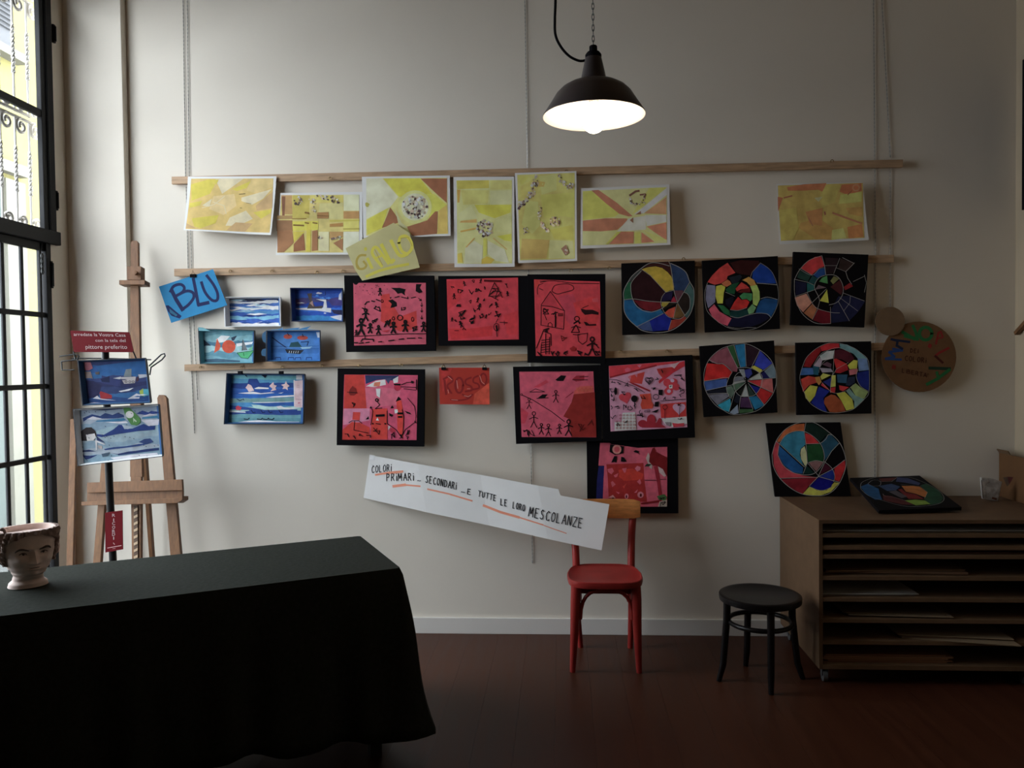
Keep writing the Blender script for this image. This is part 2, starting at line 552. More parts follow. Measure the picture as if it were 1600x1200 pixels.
while x < XR - .001:
    w = min(BWD, XR - x)
    y = YREAR + (-(.55 * (i % 3)) - .3)
    while y < D:
        L = 2.15
        y0, y1 = max(y, YREAR), min(y + L, D)
        if y1 - y0 > .02:
            key = (round(w, 4), round(y1 - y0, 4))
            if key not in meshes:
                b_ = bmesh.new(); g = .0003
                box(b_, (-w / 2 + g, -(y1 - y0) / 2 + g, -.016), (w / 2 - g, (y1 - y0) / 2 - g, 0))
                me = bpy.data.meshes.new('plank'); b_.to_mesh(me); b_.free(); me.materials.append(M_FLOOR)
                meshes[key] = me
            o = bpy.data.objects.new('plank', meshes[key]); COL.objects.link(o); o.parent = fl
            o.location = Vector((x + w / 2, (y0 + y1) / 2, 0)) - WPOS[fl]
        y += L
    x += BWD; i += 1

# ================================================================== window in the left wall
M_IRON = mat('black_iron_paint', (0.006, 0.006, 0.007), 0.5, spec=.2)
def glass_mat(name, tint, rough, body):
    m = bpy.data.materials.new(name); m.use_nodes = True
    nt = m.node_tree; nt.nodes.remove(nt.nodes['Principled BSDF']); out = nt.nodes['Material Output']
    tr = nt.nodes.new('ShaderNodeBsdfTransparent'); tr.inputs[0].default_value = (*tint, 1)
    gl = nt.nodes.new('ShaderNodeBsdfGlossy'); gl.inputs['Roughness'].default_value = rough
    mx = nt.nodes.new('ShaderNodeMixShader')
    mx.inputs[0].default_value = .03; nt.links.new(tr.outputs[0], mx.inputs[1]); nt.links.new(gl.outputs[0], mx.inputs[2])
    last = mx
    if body > 0:
        df = nt.nodes.new('ShaderNodeBsdfTranslucent'); df.inputs[0].default_value = (*tint, 1)
        m2 = nt.nodes.new('ShaderNodeMixShader'); m2.inputs[0].default_value = body
        nt.links.new(mx.outputs[0], m2.inputs[1]); nt.links.new(df.outputs[0], m2.inputs[2]); last = m2
    nt.links.new(last.outputs[0], out.inputs['Surface'])
    return m
M_GLASS = glass_mat('window_glass', (.985, .99, .99), .02, 0)
M_GLASSL = glass_mat('hazy_glass', (.97, .98, .975), .05, .012)
win = empty('window_1', (XL, (WY0 + WY1) / 2, WZ0), kind='structure', label='tall black iron window with small panes and a white scrolled grille')
def yz(px, py, x):
    p = Wx(px, py, x); return p.y, p.z
# upper casement, slightly proud of the lower leaf
xu0, xu1 = XL - .018, XL + .012
yst0 = yz(64, 250, XL)[0]; yst1 = yz(83, 250, XL)[0]
ztr1 = yz(40, 349, XL)[1] + .0; 
z_b = yz(40, 166, XL)[1]           # cross bar between the grille panels
z_tr = yz(40, 362, XL)[1]          # heavy transom, centre
z_tr_h = .075
pitch = z_b - z_tr
mk('stile', B((xu0, yst0, z_tr), (xu1, yst1, WZ1)), M_IRON, win, bevel=.004)
mk('stile', B((xu0, WY0, z_tr), (xu1, WY0 + .09, WZ1)), M_IRON, win, bevel=.004)
mk('transom', B((xu0 - .01, WY0, z_tr - z_tr_h / 2), (xu1 + .016, yst1 + .012, z_tr + z_tr_h / 2)), M_IRON, win, bevel=.005)
mk('head_rail', B((xu0, WY0, WZ1 - .06), (xu1, yst1, WZ1)), M_IRON, win, bevel=.004)
zz = z_b; rows = [z_tr + z_tr_h / 2]
while zz < WZ1 - .1:
    mk('glazing_bar', B((xu0 + .004, WY0, zz - .02), (xu1 - .004, yst1 - .01, zz + .02)), M_IRON, win, bevel=.003)
    rows.append(zz); zz += pitch
rows.append(WZ1 - .06)
# bead running down the stile
bm = bmesh.new(); tube(bm, [(xu1 + .002, yst0 + .045, z_tr + .04), (xu1 + .002, yst0 + .045, WZ1)], .008)
mk('stile_bead', bm, M_IRON, win, smooth=True)
for a, b in zip(rows, rows[1:]):
    for y0, y1 in ((WY0 + .09, yst0),):
        mk('pane', B((XL - .006, y0, a + .02), (XL - .002, y1, b - .02)), M_GLASS, win)
# hinges: upper pair, lower leaf hinge
def hinge(py0, py1, px, x):
    ya, za = yz(px, py0, x); yb, zb = yz(px, py1, x)
    bm = bmesh.new(); box(bm, (x - .01, ya - .004, zb), (x + .012, ya + .014, za))
    tube(bm, [(x + .014, ya + .006, zb + .01), (x + .014, ya + .006, za - .01)], .007)
    mk('hinge', bm, M_IRON, win, smooth=True)
hinge(38, 66, 81, XL); hinge(298, 328, 85, XL); hinge(408, 450, 77, XL)
# lower leaf: outer frame, thin leaf stile, glazing bars
xl0, xl1 = XL - .024, XL - .004
yb = [yz(p, 600, XL)[0] for p in (12, 41.5, 70)]
yo0, yo1 = yz(73.5, 600, XL)[0], WYL
pw = (yb[2] - yb[0]) / 2
ztop = z_tr - z_tr_h / 2
mk('stile', B((xl0 + .002, yo0 + .012, WZ0), (xl1 + .012, yo1, ztop)), M_IRON, win, bevel=.004)
mk('leaf_stile', B((xl0, yb[2] - .009, WZ0), (xl1, yb[2] + .009, ztop)), M_IRON, win, bevel=.003)
ys = [yb[2]]
while ys[-1] - pw > WY0 + .05: ys.append(ys[-1] - pw)
for y in ys[1:]:
    mk('glazing_bar', B((xl0 + .004, y - .011, WZ0), (xl1 - .003, y + .011, ztop)), M_IRON, win, bevel=.003)
mk('stile', B((xl0, WY0, WZ0), (xl1, WY0 + .06, ztop)), M_IRON, win, bevel=.003)
zb1, zb2 = yz(60, 491, XL)[1], yz(60, 604, XL)[1]
hp = zb1 - zb2
zs = []
z = zb1
while z > WZ0 + .1:
    zs.append(z); z -= hp
for z in zs:
    mk('glazing_bar', B((xl0 + .002, WY0, z - .014), (xl1 - .001, yb[2] + .03, z + .014)), M_IRON, win, bevel=.003)
mk('bottom_rail', B((xl0, WY0, WZ0), (xl1, yo1, WZ0 + .09)), M_IRON, win, bevel=.003)
mk('top_rail', B((xl0, WY0, ztop - .045), (xl1, yo1, ztop)), M_IRON, win, bevel=.003)
zlev = [ztop - .045] + zs + [WZ0 + .09]
ylev = ys + [WY0 + .06]
for a, b in zip(ylev, ylev[1:]):
    for c, d in zip(zlev, zlev[1:]):
        if a - b > .02:
            mk('pane', B((XL - .016, b + .009, d + .012), (XL - .012, a - .009, c - .012)), M_GLASSL, win)
# chain-like latch on the lower leaf
bm = bmesh.new(); p = Wx(62, 400, XL)
for k in range(4):
    c = p + Vector((.012, .004, -k * .028))
    tube(bm, [c + Vector((0, .008 * math.cos(t), .014 * math.sin(t))) for t in [2 * PI * q / 8 for q in range(8)]], .004, 6, closed=True)
mk('latch', bm, mat('dark_steel', (.06, .06, .06), .35, metal=.8), win, smooth=True)

# white wrought-iron grille outside
M_GRIL = mat('white_iron_paint', (0.42, 0.40, 0.37), 0.45)
xg = XL - .13
ybar = [yz(p, 110, xg)[0] for p in (43, 21)]
gp = ybar[0] - ybar[1]
gr = empty('window_grille', (xg, (WY0 + WY1) / 2, z_tr), label='white wrought-iron grille with twisted bars and scrolls outside the window', cat='grille')
def spiral(cy, cz, r0, r1, a0, turns, n=26):
    return [(xg, cy + (r0 + (r1 - r0) * k / n) * math.cos(a0 + turns * 2 * PI * k / n), cz + (r0 + (r1 - r0) * k / n) * math.sin(a0 + turns * 2 * PI * k / n)) for k in range(n + 1)]
nb = int((ybar[0] - WY0) / gp)
for ri, (a, b) in enumerate(zip(rows, rows[1:])):
    lo, hi = a + .01, b - .01
    bm = bmesh.new(); box(bm, (xg - .006, WY0, lo), (xg + .006, WY1, lo + .014)); mk('grille_rail', bm, M_GRIL, gr)
    bm = bmesh.new(); box(bm, (xg - .006, WY0, hi - .014), (xg + .006, WY1, hi)); mk('grille_rail', bm, M_GRIL, gr)
    h = hi - lo
    for k in range(-0, nb):
        y = ybar[0] - gp * k
        bm = bmesh.new()
        z0, z1 = lo + h * .32, lo + h * .72
        tube(bm, [(xg, y, lo), (xg, y, z0)], .0058, 6)
        tube(bm, [(xg, y, z1), (xg, y, hi)], .0058, 6)
        for ph in (0, PI):
            tube(bm, [(xg + .0045 * math.cos(ph + t * 10 * PI), y + .0045 * math.sin(ph + t * 10 * PI), z0 + (z1 - z0) * t) for t in [q / 40 for q in range(41)]], .0065, 6)
        mk('twisted_bar', bm, M_GRIL, gr, smooth=True)
        for yy, big in ((y + gp * .42, 1),):
            bm = bmesh.new(); tube(bm, spiral(yy, hi - .05, .045, .012, PI * .5, 1.35), .0085, 6, flat=1.2); mk('scroll', bm, M_GRIL, gr, smooth=True)
            bm = bmesh.new(); tube(bm, spiral(yy, lo + .04, .034, .010, PI * 1.0, -1.3), .0075, 6, flat=1.2); mk('scroll', bm, M_GRIL, gr, smooth=True)

# street and the house opposite
M_YEL = mat('yellow_render', (0.17, 0.150, 0.050), .85, .05, 2)
M_CRM = mat('cream_stone', (0.125, 0.118, 0.09), .8, .06, 3)
M_GRN = mat('grey_green_door_paint', (0.055, 0.070, 0.062), .7)
M_SHU = mat('grey_shutter_paint', (0.06, 0.06, 0.062), .6)
xf = -8.0
st = mk('street', B((xf - .5, -8, -1.15), (XL - .08, 26, -1.0)), mat('street_paving', (.045, .047, .045), .85, .2, 4), kind='structure')
fc = empty('house_facade', (xf, 9, -1.0), label='yellow rendered house with grey shutters across the street', cat='building')
mk('wall', B((xf - .4, 9.3, -1.0), (xf, 24, 7.6)), M_YEL, fc)
mk('unseen_low_wall', B((xf - .3, -8, -1.0), (xf, 9.28, 1.1)), mat('pale_low_wall', (.32, .30, .27), .85, .1, 2), label='low pale wall added out of view across the street, kept low for sky light', cat='wall')  # unseen filler opposite the window, kept low so sky light reaches the room
pa, pb = Wx(41, 600, xf), Wx(8, 600, xf)
mk('pilaster', B((xf, pb.y, -1.0), (xf + .10, pa.y - .04, 4.3)), M_CRM, fc)
mk('garage_door', B((xf, pb.y - 2.3, -1.0), (xf + .05, pb.y - .02, 4.25)), M_GRN, fc)
cz = Wx(8, 260, xf).z
mk('cornice', B((xf, pb.y - 2.6, cz - .10), (xf + .13, pa.y + .0, cz + .06)), M_CRM, fc)
s0, s1 = Wx(17, 55, xf), Wx(0, 0, xf)
sb = Wx(8, 88, xf)
shu = mk('shutter', B((xf, s0.y - 1.3, sb.z + .12), (xf + .03, s0.y, sb.z + 2.0)), M_SHU, fc)
for k in range(22):
    z = sb.z + .42 + k * .07
    bm = bmesh.new(); bar(bm, (xf + .045, s0.y - 1.28, z), (xf + .045, s0.y - .03, z), .05, .012, side=(.6, 0, -.8)); mk('slat', bm, M_SHU, shu)
mk('window_sill', B((xf, s0.y - 1.4, sb.z - .04), (xf + .18, s0.y + .12, sb.z + .08)), M_CRM, fc)
# ================================================================== hanging rails, chains
M_RAIL = mat('pale_rail_wood', (0.47, 0.31, 0.19), .55, .18, 6, stretch=(1.5, 14, 14))
M_CHAIN = mat('chain_steel', (0.22, 0.21, 0.20), .4, metal=.85)
M_HOOK = mat('brass_hook', (0.30, 0.20, 0.09), .35, metal=.9)
YR0, YR1 = D - .034, D - .014      # rails hang just off the wall
def rail(name, l0, l1, r0, r1, label, hooks):
    p = [Wy(*l0, YR0), Wy(*r0, YR0), Wy(*r1, YR0), Wy(*l1, YR0)]
    bm = bmesh.new(); prism(bm, p, (0, YR1 - YR0, 0))
    o = mk(name, bm, M_RAIL, label=label, cat='rail', group='wooden hanging rails', bevel=.0015)
    for hx, hy in hooks:
        c = Wy(hx, hy, YR0 - .006)
        bm = bmesh.new()
        tube(bm, [c + Vector((.008 * math.cos(t), -.002, .008 * math.sin(t))) for t in [-.6 + 4.6 * k / 9 for k in range(10)]] + [], .0022, 6)
        tube(bm, [c + Vector((-.002, -.002, .008)), c + Vector((-.002, .012, .008))], .0022, 6)
        mk('hook', bm, M_HOOK, o, smooth=True)
    return o
rail('hanging_rail', (268, 276), (268, 287.5), (1411, 249), (1411, 261), 'top pale wooden rail, carrying the yellow paintings',
     [(516, 279), (885, 268), (1300, 252)])
rail('hanging_rail', (272, 420), (272, 431.5), (1397, 398), (1397, 410), 'middle pale wooden rail, under the yellow sheets and behind the blue name card',
     [(360, 424), (425, 424), (495, 426), (536, 424), (892, 423), (952, 419), (1068, 405)])
rail('hanging_rail', (288, 569.5), (288, 580), (1390, 535), (1390, 547), 'lowest pale wooden rail, between the blue trays',
     [(314, 574), (378, 574), (441, 574), (503, 572), (562, 572), (627, 571), (693, 573), (757, 573), (970, 550), (1042, 549)])
def chain(pts, label, y=D - .006, r=.0026, group='thin steel chains on the wall'):
    P3 = [Wy(a, b, y) for a, b in pts]
    path, rs = [], []
    for a, b in zip(P3, P3[1:]):
        n = max(2, int((b - a).length / .011))
        for k in range(n):
            path.append(a.lerp(b, k / n)); rs.append(r * (1.0 if len(path) % 2 else .5))
    path.append(P3[-1]); rs.append(r)
    bm = bmesh.new(); tube(bm, path, rs, 5)
    return mk('hanging_chain', bm, M_CHAIN, label=label, cat='chain', group=group, smooth=True)
chain([(283.5, -205), (286, 0), (290, 276)], 'left of the two thin chains above the top rail near the window')
chain([(289.5, -205), (292.5, 0), (296, 290), (299.5, 420)], 'right of the paired left chains, ending at the middle rail')
chain([(291, 292), (296, 500), (304, 677)], 'long thin chain hanging below the lowest rail on the left')
chain([(300, 436), (303, 500), (309, 625)], 'short thin chain end left of the fish tray', y=D - .009)
chain([(817, -205), (820, 0), (824, 255), (832, 880)], 'single thin chain in the middle of the wall behind the white banner')
chain([(1364, -205), (1365, 0), (1367, 300), (1368, 400), (1367, 560), (1367, 745)], 'straight thin chain on the right side reaching the cabinet')
chain([(1371, -205), (1378, 0), (1391, 246)], 'slanting thin chain at the right end of the top rail')
chain([(1391, 262), (1391, 479)], 'thin cord holding the small cardboard disc', r=.0022)

# ================================================================== pictures
M_BLACK = mat('black_card', (0.006, 0.0055, 0.007), .8, spec=.06)
M_CANVAS = mat('black_canvas', (0.006, 0.005, 0.006), .75, spec=.08, bump=.1, scale=400)
M_WHITE = mat('white_paper', (0.80, 0.79, 0.77), .7)
K = (10, 8, 10)
YP = D - .060                       # front of framed works
def bend_sheet(quad, y, A, wob=0.0):
    zt = Wy(*quad[0], y).z; zb = Wy(*quad[3], y).z; h = zt - zb
    xa = Wy(*quad[0], y).x; xb = Wy(*quad[1], y).x
    cuts = [((0, 0, zb + h * k / 12), (0, 0, 1)) for k in range(-1, 13)] + [((xa + (xb - xa) * k / 12, 0, 0), (1, 0, 0)) for k in range(1, 12)]
    def f(co):
        t = (zt - co.z) / h; u = (co.x - xa) / (xb - xa)
        return Vector((co.x, co.y - A * t * t - wob * math.sin(u * 5.3 + 1) * t, co.z))
    return cuts, f
def sheet(name, label, quad, y, items, crop, A=.02, wob=.004, w=None, inner=None, base=None, group='yellow paintings on the top rail', cat='painting', var=.14, scale=14, thick=.0008, mats=None):
    cuts, f = bend_sheet(quad, y, A, wob)
    bm = slab(quad, yplane(y), thick)
    o = mk(name, bm, mats or M_WHITE, label=label, cat=cat, group=group, cuts=cuts, deform=f)
    warm_k = .96 if quad[0][0] < 700 else (.93 if quad[0][0] < 1100 else .90)  # less green rightwards: warmer light put into the yellow paint colours
    it = ([('p', base, inner)] if base else []) + items
    it = [(t[0], (t[1][0], t[1][1] * warm_k, t[1][2] * (.9 + .1 * warm_k))) + tuple(t[2:]) if t[0] != 'f' else t for t in it]
    art('painted_area', o, yplane(y), crop, it, w=w, cuts=cuts, deform=f, var=var, scale=scale, first=7)
    return o
YS = D - .048
# --- yellow sheet 1 (crop 280,260 x5.333)
c3 = Crop(280, 260, 5.3333); c4 = Crop(540, 250, 5.714); c5 = Crop(790, 250, 5.517); c6 = Crop(1190, 230, 6.317)
def px(c, *pts): return [c(*p) for p in pts]
ye, ya_, pa_, tan, cre = (204, 194, 52), (208, 184, 98), (208, 202, 156), (190, 160, 100), (214, 194, 126)
sheet('yellow_painting', 'yellow and cream painting of light shards, leftmost sheet on the top rail', px(c3, (72, 85), (810, 82), (782, 580), (62, 540)), YS, [
    P(ye, (100, 150), (240, 110), (300, 150), (260, 230), (110, 290)), P(ye, (95, 310), (200, 290), (180, 330), (95, 350)),
    P(pa_, (300, 105), (540, 100), (430, 180), (360, 230)), P(ye, (440, 190), (600, 120), (560, 180), (480, 205)),
    P((205, 185, 110), (600, 110), (780, 105), (780, 170), (650, 230), (560, 200)), P(pa_, (520, 260), (770, 190), (700, 270), (610, 320), (520, 290)),
    P(ye, (620, 385), (775, 360), (770, 390), (690, 440)), P(tan, (640, 330), (780, 210), (780, 350), (650, 370)),
    P(ye, (120, 440), (340, 410), (320, 480), (200, 525), (150, 510)), P(pa_, (430, 430), (560, 370), (620, 440), (500, 500), (400, 500)),
    P(cre, (290, 250), (460, 230), (480, 330), (380, 410), (260, 360)), P(tan, (80, 480), (160, 520), (80, 525)), P(tan, (410, 540), (480, 470), (620, 480), (560, 550)),
    P(pa_, (200, 330), (280, 270), (260, 340)), P(ye, (230, 110), (330, 110), (310, 150)),
    S((90, 75, 40), 5, (500, 232), (550, 228)), S((110, 90, 40), 3, (560, 305), (600, 312)), S((90, 80, 40), 4, (510, 348), (525, 348)), S(pa_, 5, (290, 300), (380, 330), (400, 400)), S(pa_, 5, (200, 350), (300, 320), (380, 250)),
    ], c3, A=.03, wob=.01, base=ya_, inner=[(100, 103), (785, 100), (770, 560), (78, 530)])
br = (160, 115, 70); br2 = (135, 92, 62)
sheet('yellow_painting', 'yellow and brown patchwork painting with foil, hanging lower than its neighbours', px(c3, (845, 222), (1525, 212), (1530, 735), (812, 742)), YS + .006, [
    P((185, 150, 85), (850, 240), (940, 240), (945, 400), (860, 400)), P(br2, (855, 250), (885, 250), (880, 410), (860, 410)),
    P((190, 180, 70), (945, 240), (1085, 240), (1085, 430), (945, 430)), P((206, 200, 90), (1090, 240), (1365, 240), (1365, 300), (1090, 300)),
    P((200, 198, 120), (1170, 310), (1365, 300), (1365, 440), (1160, 440)), P((218, 216, 160), (1370, 235), (1500, 235), (1500, 370), (1370, 370)),
    P((180, 140, 75), (1370, 375), (1500, 375), (1500, 435), (1370, 435)), P((205, 200, 90), (1370, 440), (1500, 440), (1500, 540), (1370, 540)), P((222, 218, 175), (1370, 545), (1500, 545), (1500, 720), (1370, 720)),
    P((170, 140, 80), (815, 410), (945, 410), (945, 440), (815, 440)), P((150, 112, 70), (815, 450), (945, 450), (950, 540), (815, 540)),
    P((208, 205, 60), (945, 460), (1160, 455), (1160, 530), (950, 540)), P(br, (820, 540), (945, 530), (960, 640), (880, 718), (825, 720)), P((150, 100, 60), (960, 715), (960, 650), (1040, 560), (1055, 700)),
    P(ye, (955, 545), (1050, 545), (960, 635)), P(ye, (1065, 460), (1100, 460), (1098, 712), (1062, 712)), P(br, (1110, 540), (1155, 530), (1158, 700), (1110, 708)),
    P((208, 206, 150), (1165, 545), (1250, 545), (1250, 705), (1165, 705)), P(br, (1285, 640), (1365, 600), (1365, 705)), P((180, 145, 80), (1255, 545), (1365, 545), (1365, 590), (1255, 600)),
    P((165, 125, 65), (1150, 385), (1245, 380), (1245, 435), (1150, 435)), P((170, 130, 60), (1255, 480), (1365, 470), (1365, 500), (1255, 505)),
    S((125, 95, 40), 12, (955, 490), (1040, 494)), S((125, 95, 40), 14, (1050, 385), (1080, 390)), S((130, 100, 45), 10, (1050, 470), (1080, 475)), S((130, 100, 45), 10, (1115, 470), (1150, 475)),
    S((120, 85, 40), 6, (1150, 410), (1245, 415)), S((150, 125, 40), 8, (945, 437), (1060, 435)), S((190, 185, 60), 10, (1255, 455), (1500, 450)), S((170, 160, 60), 10, (1370, 522), (1500, 520)),
    ] + foil(990, 290, 35, 38, 14, 3) + foil_path([(1100, 260), (1130, 330), (1130, 380)], 22, 20, 4) + foil_path([(1160, 255), (1250, 265), (1340, 300)], 24, 30, 5) + foil_path([(1260, 630), (1300, 600), (1360, 595)], 12, 16, 6) + foil(1180, 592, 18, 12, 4, 7),
    c3, A=.012, base=(205, 195, 105), inner=[(850, 240), (1500, 236), (1500, 718), (822, 722)])
sheet('yellow_painting', 'painting with a foil disc between brown and yellow rays, behind the yellow name card', px(c4, (145, 150), (930, 138), (940, 680), (165, 700)), YS - .004, [
    P((206, 208, 165), (185, 165), (330, 165), (470, 330), (400, 420), (190, 530)), P((198, 196, 40), (335, 165), (665, 165), (780, 310), (700, 300), (480, 330)),
    P((146, 96, 62), (668, 165), (905, 165), (905, 385), (820, 310), (740, 235)), P((200, 196, 60), (700, 300), (790, 305), (900, 400), (900, 470), (820, 450), (740, 560), (760, 400)),
    P((196, 165, 70), (830, 455), (905, 400), (915, 660), (825, 662)), P((146, 98, 62), (545, 600), (640, 570), (730, 540), (800, 460), (825, 460), (820, 662), (600, 680)),
    P((146, 98, 62), (400, 425), (440, 480), (490, 555), (440, 575), (330, 610)), P((200, 198, 50), (190, 540), (380, 430), (330, 610), (200, 670)), P((205, 200, 140), (440, 430), (500, 560), (560, 610), (480, 600)),
    ('p', (206, 196, 110), ell(620, 420, 150, 150)), ('p', (214, 205, 150), ell(620, 420, 122, 122)), blob((170, 170, 60), 195, 400, 18, 22, 2)] + foil(620, 420, 108, 108, 130, 11, 16),
    c4, A=.015, base=(205, 200, 110), inner=[(185, 165), (905, 158), (918, 662), (190, 680)])
yg = (196, 194, 80)
sheet('yellow_painting', 'upright pale yellow sunburst painting with a small foil knot', px(c4, (962, 152), (1505, 148), (1510, 955), (975, 960)), YS, [
    P((176, 176, 60), (990, 185), (1280, 180), (1280, 250), (1000, 260)), P((190, 180, 90), (1290, 180), (1485, 185), (1480, 260), (1290, 265)), P((200, 150, 50), (995, 265), (1025, 265), (1015, 380), (1000, 380)),
    P((200, 196, 120), (1290, 275), (1480, 270), (1480, 390), (1290, 400)), P((186, 184, 40), (1150, 400), (1480, 400), (1470, 470), (1330, 520), (1190, 470)), P((196, 188, 90), (1030, 270), (1280, 270), (1270, 390), (1050, 400)),
    P((205, 200, 120), (1010, 480), (1120, 400), (1180, 520), (1020, 540)), P((180, 150, 70), (1030, 545), (1170, 530), (1170, 560), (1020, 560)), P((208, 200, 110), (1340, 540), (1480, 480), (1480, 650), (1340, 640)),
    P((196, 194, 40), (1350, 680), (1480, 660), (1480, 730), (1420, 720)), P((205, 205, 140), (1070, 790), (1150, 720), (1225, 770), (1220, 920), (1060, 925)), P((200, 200, 140), (1270, 720), (1420, 800), (1460, 920), (1340, 900), (1270, 840)),
    P((205, 160, 40), (1215, 890), (1260, 860), (1330, 890), (1300, 925), (1215, 930)), P((200, 170, 50), (1000, 840), (1040, 830), (1050, 920), (1005, 920)), P((196, 180, 60), (1230, 700), (1262, 700), (1262, 850), (1232, 870)),
    S((190, 160, 60), 14, (1030, 640), (1170, 610)), S((170, 140, 60), 6, (1320, 700), (1440, 800)), S((180, 150, 60), 8, (1150, 700), (1080, 780))] + foil(1245, 612, 75, 72, 70, 12, 13),
    c4, A=.012, base=(202, 196, 110), inner=[(990, 182), (1485, 178), (1488, 925), (1000, 930)], scale=10, var=.2)
sheet('yellow_painting', 'upright golden painting with silver foil arcs, just left of the lamp', px(c5, (80, 112), (610, 95), (615, 872), (110, 892)), YS - .005, [
    P((190, 165, 75), (130, 230), (260, 150), (290, 240), (240, 340), (130, 330)), P((190, 180, 90), (290, 140), (440, 120), (440, 260), (310, 300)), P((190, 150, 60), (270, 180), (340, 190), (330, 230), (280, 230)),
    P((186, 174, 70), (300, 300), (590, 280), (590, 500), (470, 480), (330, 500)), P((184, 182, 90), (180, 350), (280, 360), (300, 560), (230, 640), (140, 560)), P((200, 160, 60), (380, 600), (580, 560), (585, 690), (420, 680)),
    P((195, 150, 70), (140, 680), (380, 690), (350, 850), (130, 855)), P((190, 182, 100), (380, 690), (580, 700), (590, 845), (370, 850)), P((175, 172, 70), (100, 140), (200, 140), (140, 220)),
    ] + foil_path([(260, 150), (245, 260), (190, 340), (110, 400)], 26, 75, 21, 13) + foil_path([(300, 400), (290, 500), (320, 570), (365, 612)], 13, 45, 22, 10) + foil(425, 530, 42, 50, 30, 23, 11)
      + foil_path([(455, 125), (490, 190), (540, 240), (570, 215)], 20, 40, 24, 11) + foil(172, 610, 18, 40, 12, 25, 9) + [P((120, 95, 70), (478, 765), (520, 730), (545, 800), (515, 825))] + foil(515, 785, 22, 26, 10, 26, 8),
    c5, A=.01, wob=.006, base=(190, 170, 80), inner=[(100, 128), (595, 110), (597, 852), (125, 868)], scale=9, var=.2)
b6 = (140, 95, 65)
sheet('yellow_painting', 'yellow painting crossed by wide brown rays, right of the lamp', px(c5, (650, 245), (1410, 210), (1418, 735), (645, 770)), YS + .003, [
    P((170, 168, 60), (665, 270), (740, 265), (980, 460), (940, 490), (665, 520)), P(b6, (740, 262), (800, 258), (960, 370), (1095, 485), (1060, 488), (980, 465), (860, 370)),
    P((186, 160, 95), (820, 262), (1240, 240), (1080, 420), (1030, 420)), P((176, 165, 60), (1240, 240), (1390, 235), (1180, 400), (1090, 470)), P((190, 185, 140), (1390, 240), (1390, 300), (1190, 460), (1110, 470)),
    P((150, 110, 70), (1195, 460), (1385, 320), (1385, 468)), P((196, 190, 130), (1200, 475), (1385, 475), (1385, 535), (1215, 570)), P(b6, (665, 525), (860, 505), (1045, 505), (1050, 530), (960, 605), (820, 618), (665, 615)),
    P(b6, (1215, 575), (1385, 540), (1385, 695), (1290, 630)), P((188, 184, 130), (1060, 505), (1205, 480), (1210, 600), (1110, 610), (960, 620)), P((190, 180, 60), (1110, 625), (1160, 622), (1165, 718), (1112, 722)),
    P(b6, (890, 730), (990, 620), (1105, 620), (1100, 722)), P(b6, (1170, 625), (1280, 708), (1170, 718)), P((178, 168, 100), (665, 625), (950, 622), (880, 730), (670, 735)), P((190, 185, 60), (960, 622), (1000, 615), (880, 730), (860, 730)),
    P((190, 170, 70), (1190, 610), (1385, 690), (1290, 705)), P((100, 75, 50), (1120, 470), (1165, 440), (1165, 468)), P((100, 75, 50), (1070, 520), (1100, 495), (1100, 545)),
    S((85, 60, 45), 16, (1070, 305), (1120, 270), (1150, 265)), S((85, 60, 45), 14, (1160, 300), (1205, 295), (1195, 320))] + foil_path([(1075, 330), (1090, 380), (1140, 385), (1190, 360), (1195, 310)], 14, 34, 31, 9),
    c5, A=.02, base=(186, 170, 95), inner=[(665, 268), (1390, 235), (1388, 718), (663, 742)])
sheet('yellow_painting', 'dim ochre painting hanging alone at the right end of the top rail', px(c6, (148, 362), (1000, 345), (1045, 922), (165, 965)), YS - .002, [
    P((105, 65, 35), (250, 395), (420, 365), (640, 355), (600, 440), (560, 420), (400, 430), (260, 430)), P((100, 62, 32), (790, 370), (985, 355), (990, 430), (850, 470), (770, 440)), P((95, 60, 32), (158, 490), (210, 500), (180, 580), (160, 640)),
    P((128, 100, 40), (640, 370), (780, 370), (720, 540), (600, 600), (560, 500)), P((125, 112, 45), (780, 470), (990, 440), (985, 540), (760, 560)), P((130, 85, 35), (830, 600), (990, 590), (990, 690), (860, 660)), P((130, 110, 70), (520, 500), (600, 490), (560, 540)),
    P((118, 70, 30), (840, 790), (985, 760), (995, 890), (850, 905)), P((125, 85, 35), (380, 750), (560, 700), (700, 800), (690, 920), (520, 910), (360, 800)), P((120, 100, 38), (170, 620), (340, 600), (360, 800), (300, 920), (180, 930)),
    P((112, 75, 35), (430, 640), (600, 600), (590, 780), (470, 760)), P((128, 118, 50), (690, 820), (800, 800), (830, 900), (680, 920)),
    S((95, 65, 40), 16, (700, 650), (860, 710), (980, 755)), S((90, 62, 40), 8, (460, 700), (500, 780)), S((85, 55, 40), 14, (620, 640), (625, 665)), S((90, 55, 35), 12, (220, 500), (300, 480)), S((120, 80, 50), 12, *ell(932, 400, 32, 30, 14), closed=True), S((85, 50, 30), 8, (850, 470), (890, 430))],
    c6, A=.02, base=(125, 95, 38), inner=[(160, 378), (1000, 352), (1003, 900), (180, 930)], w=98, var=.2)

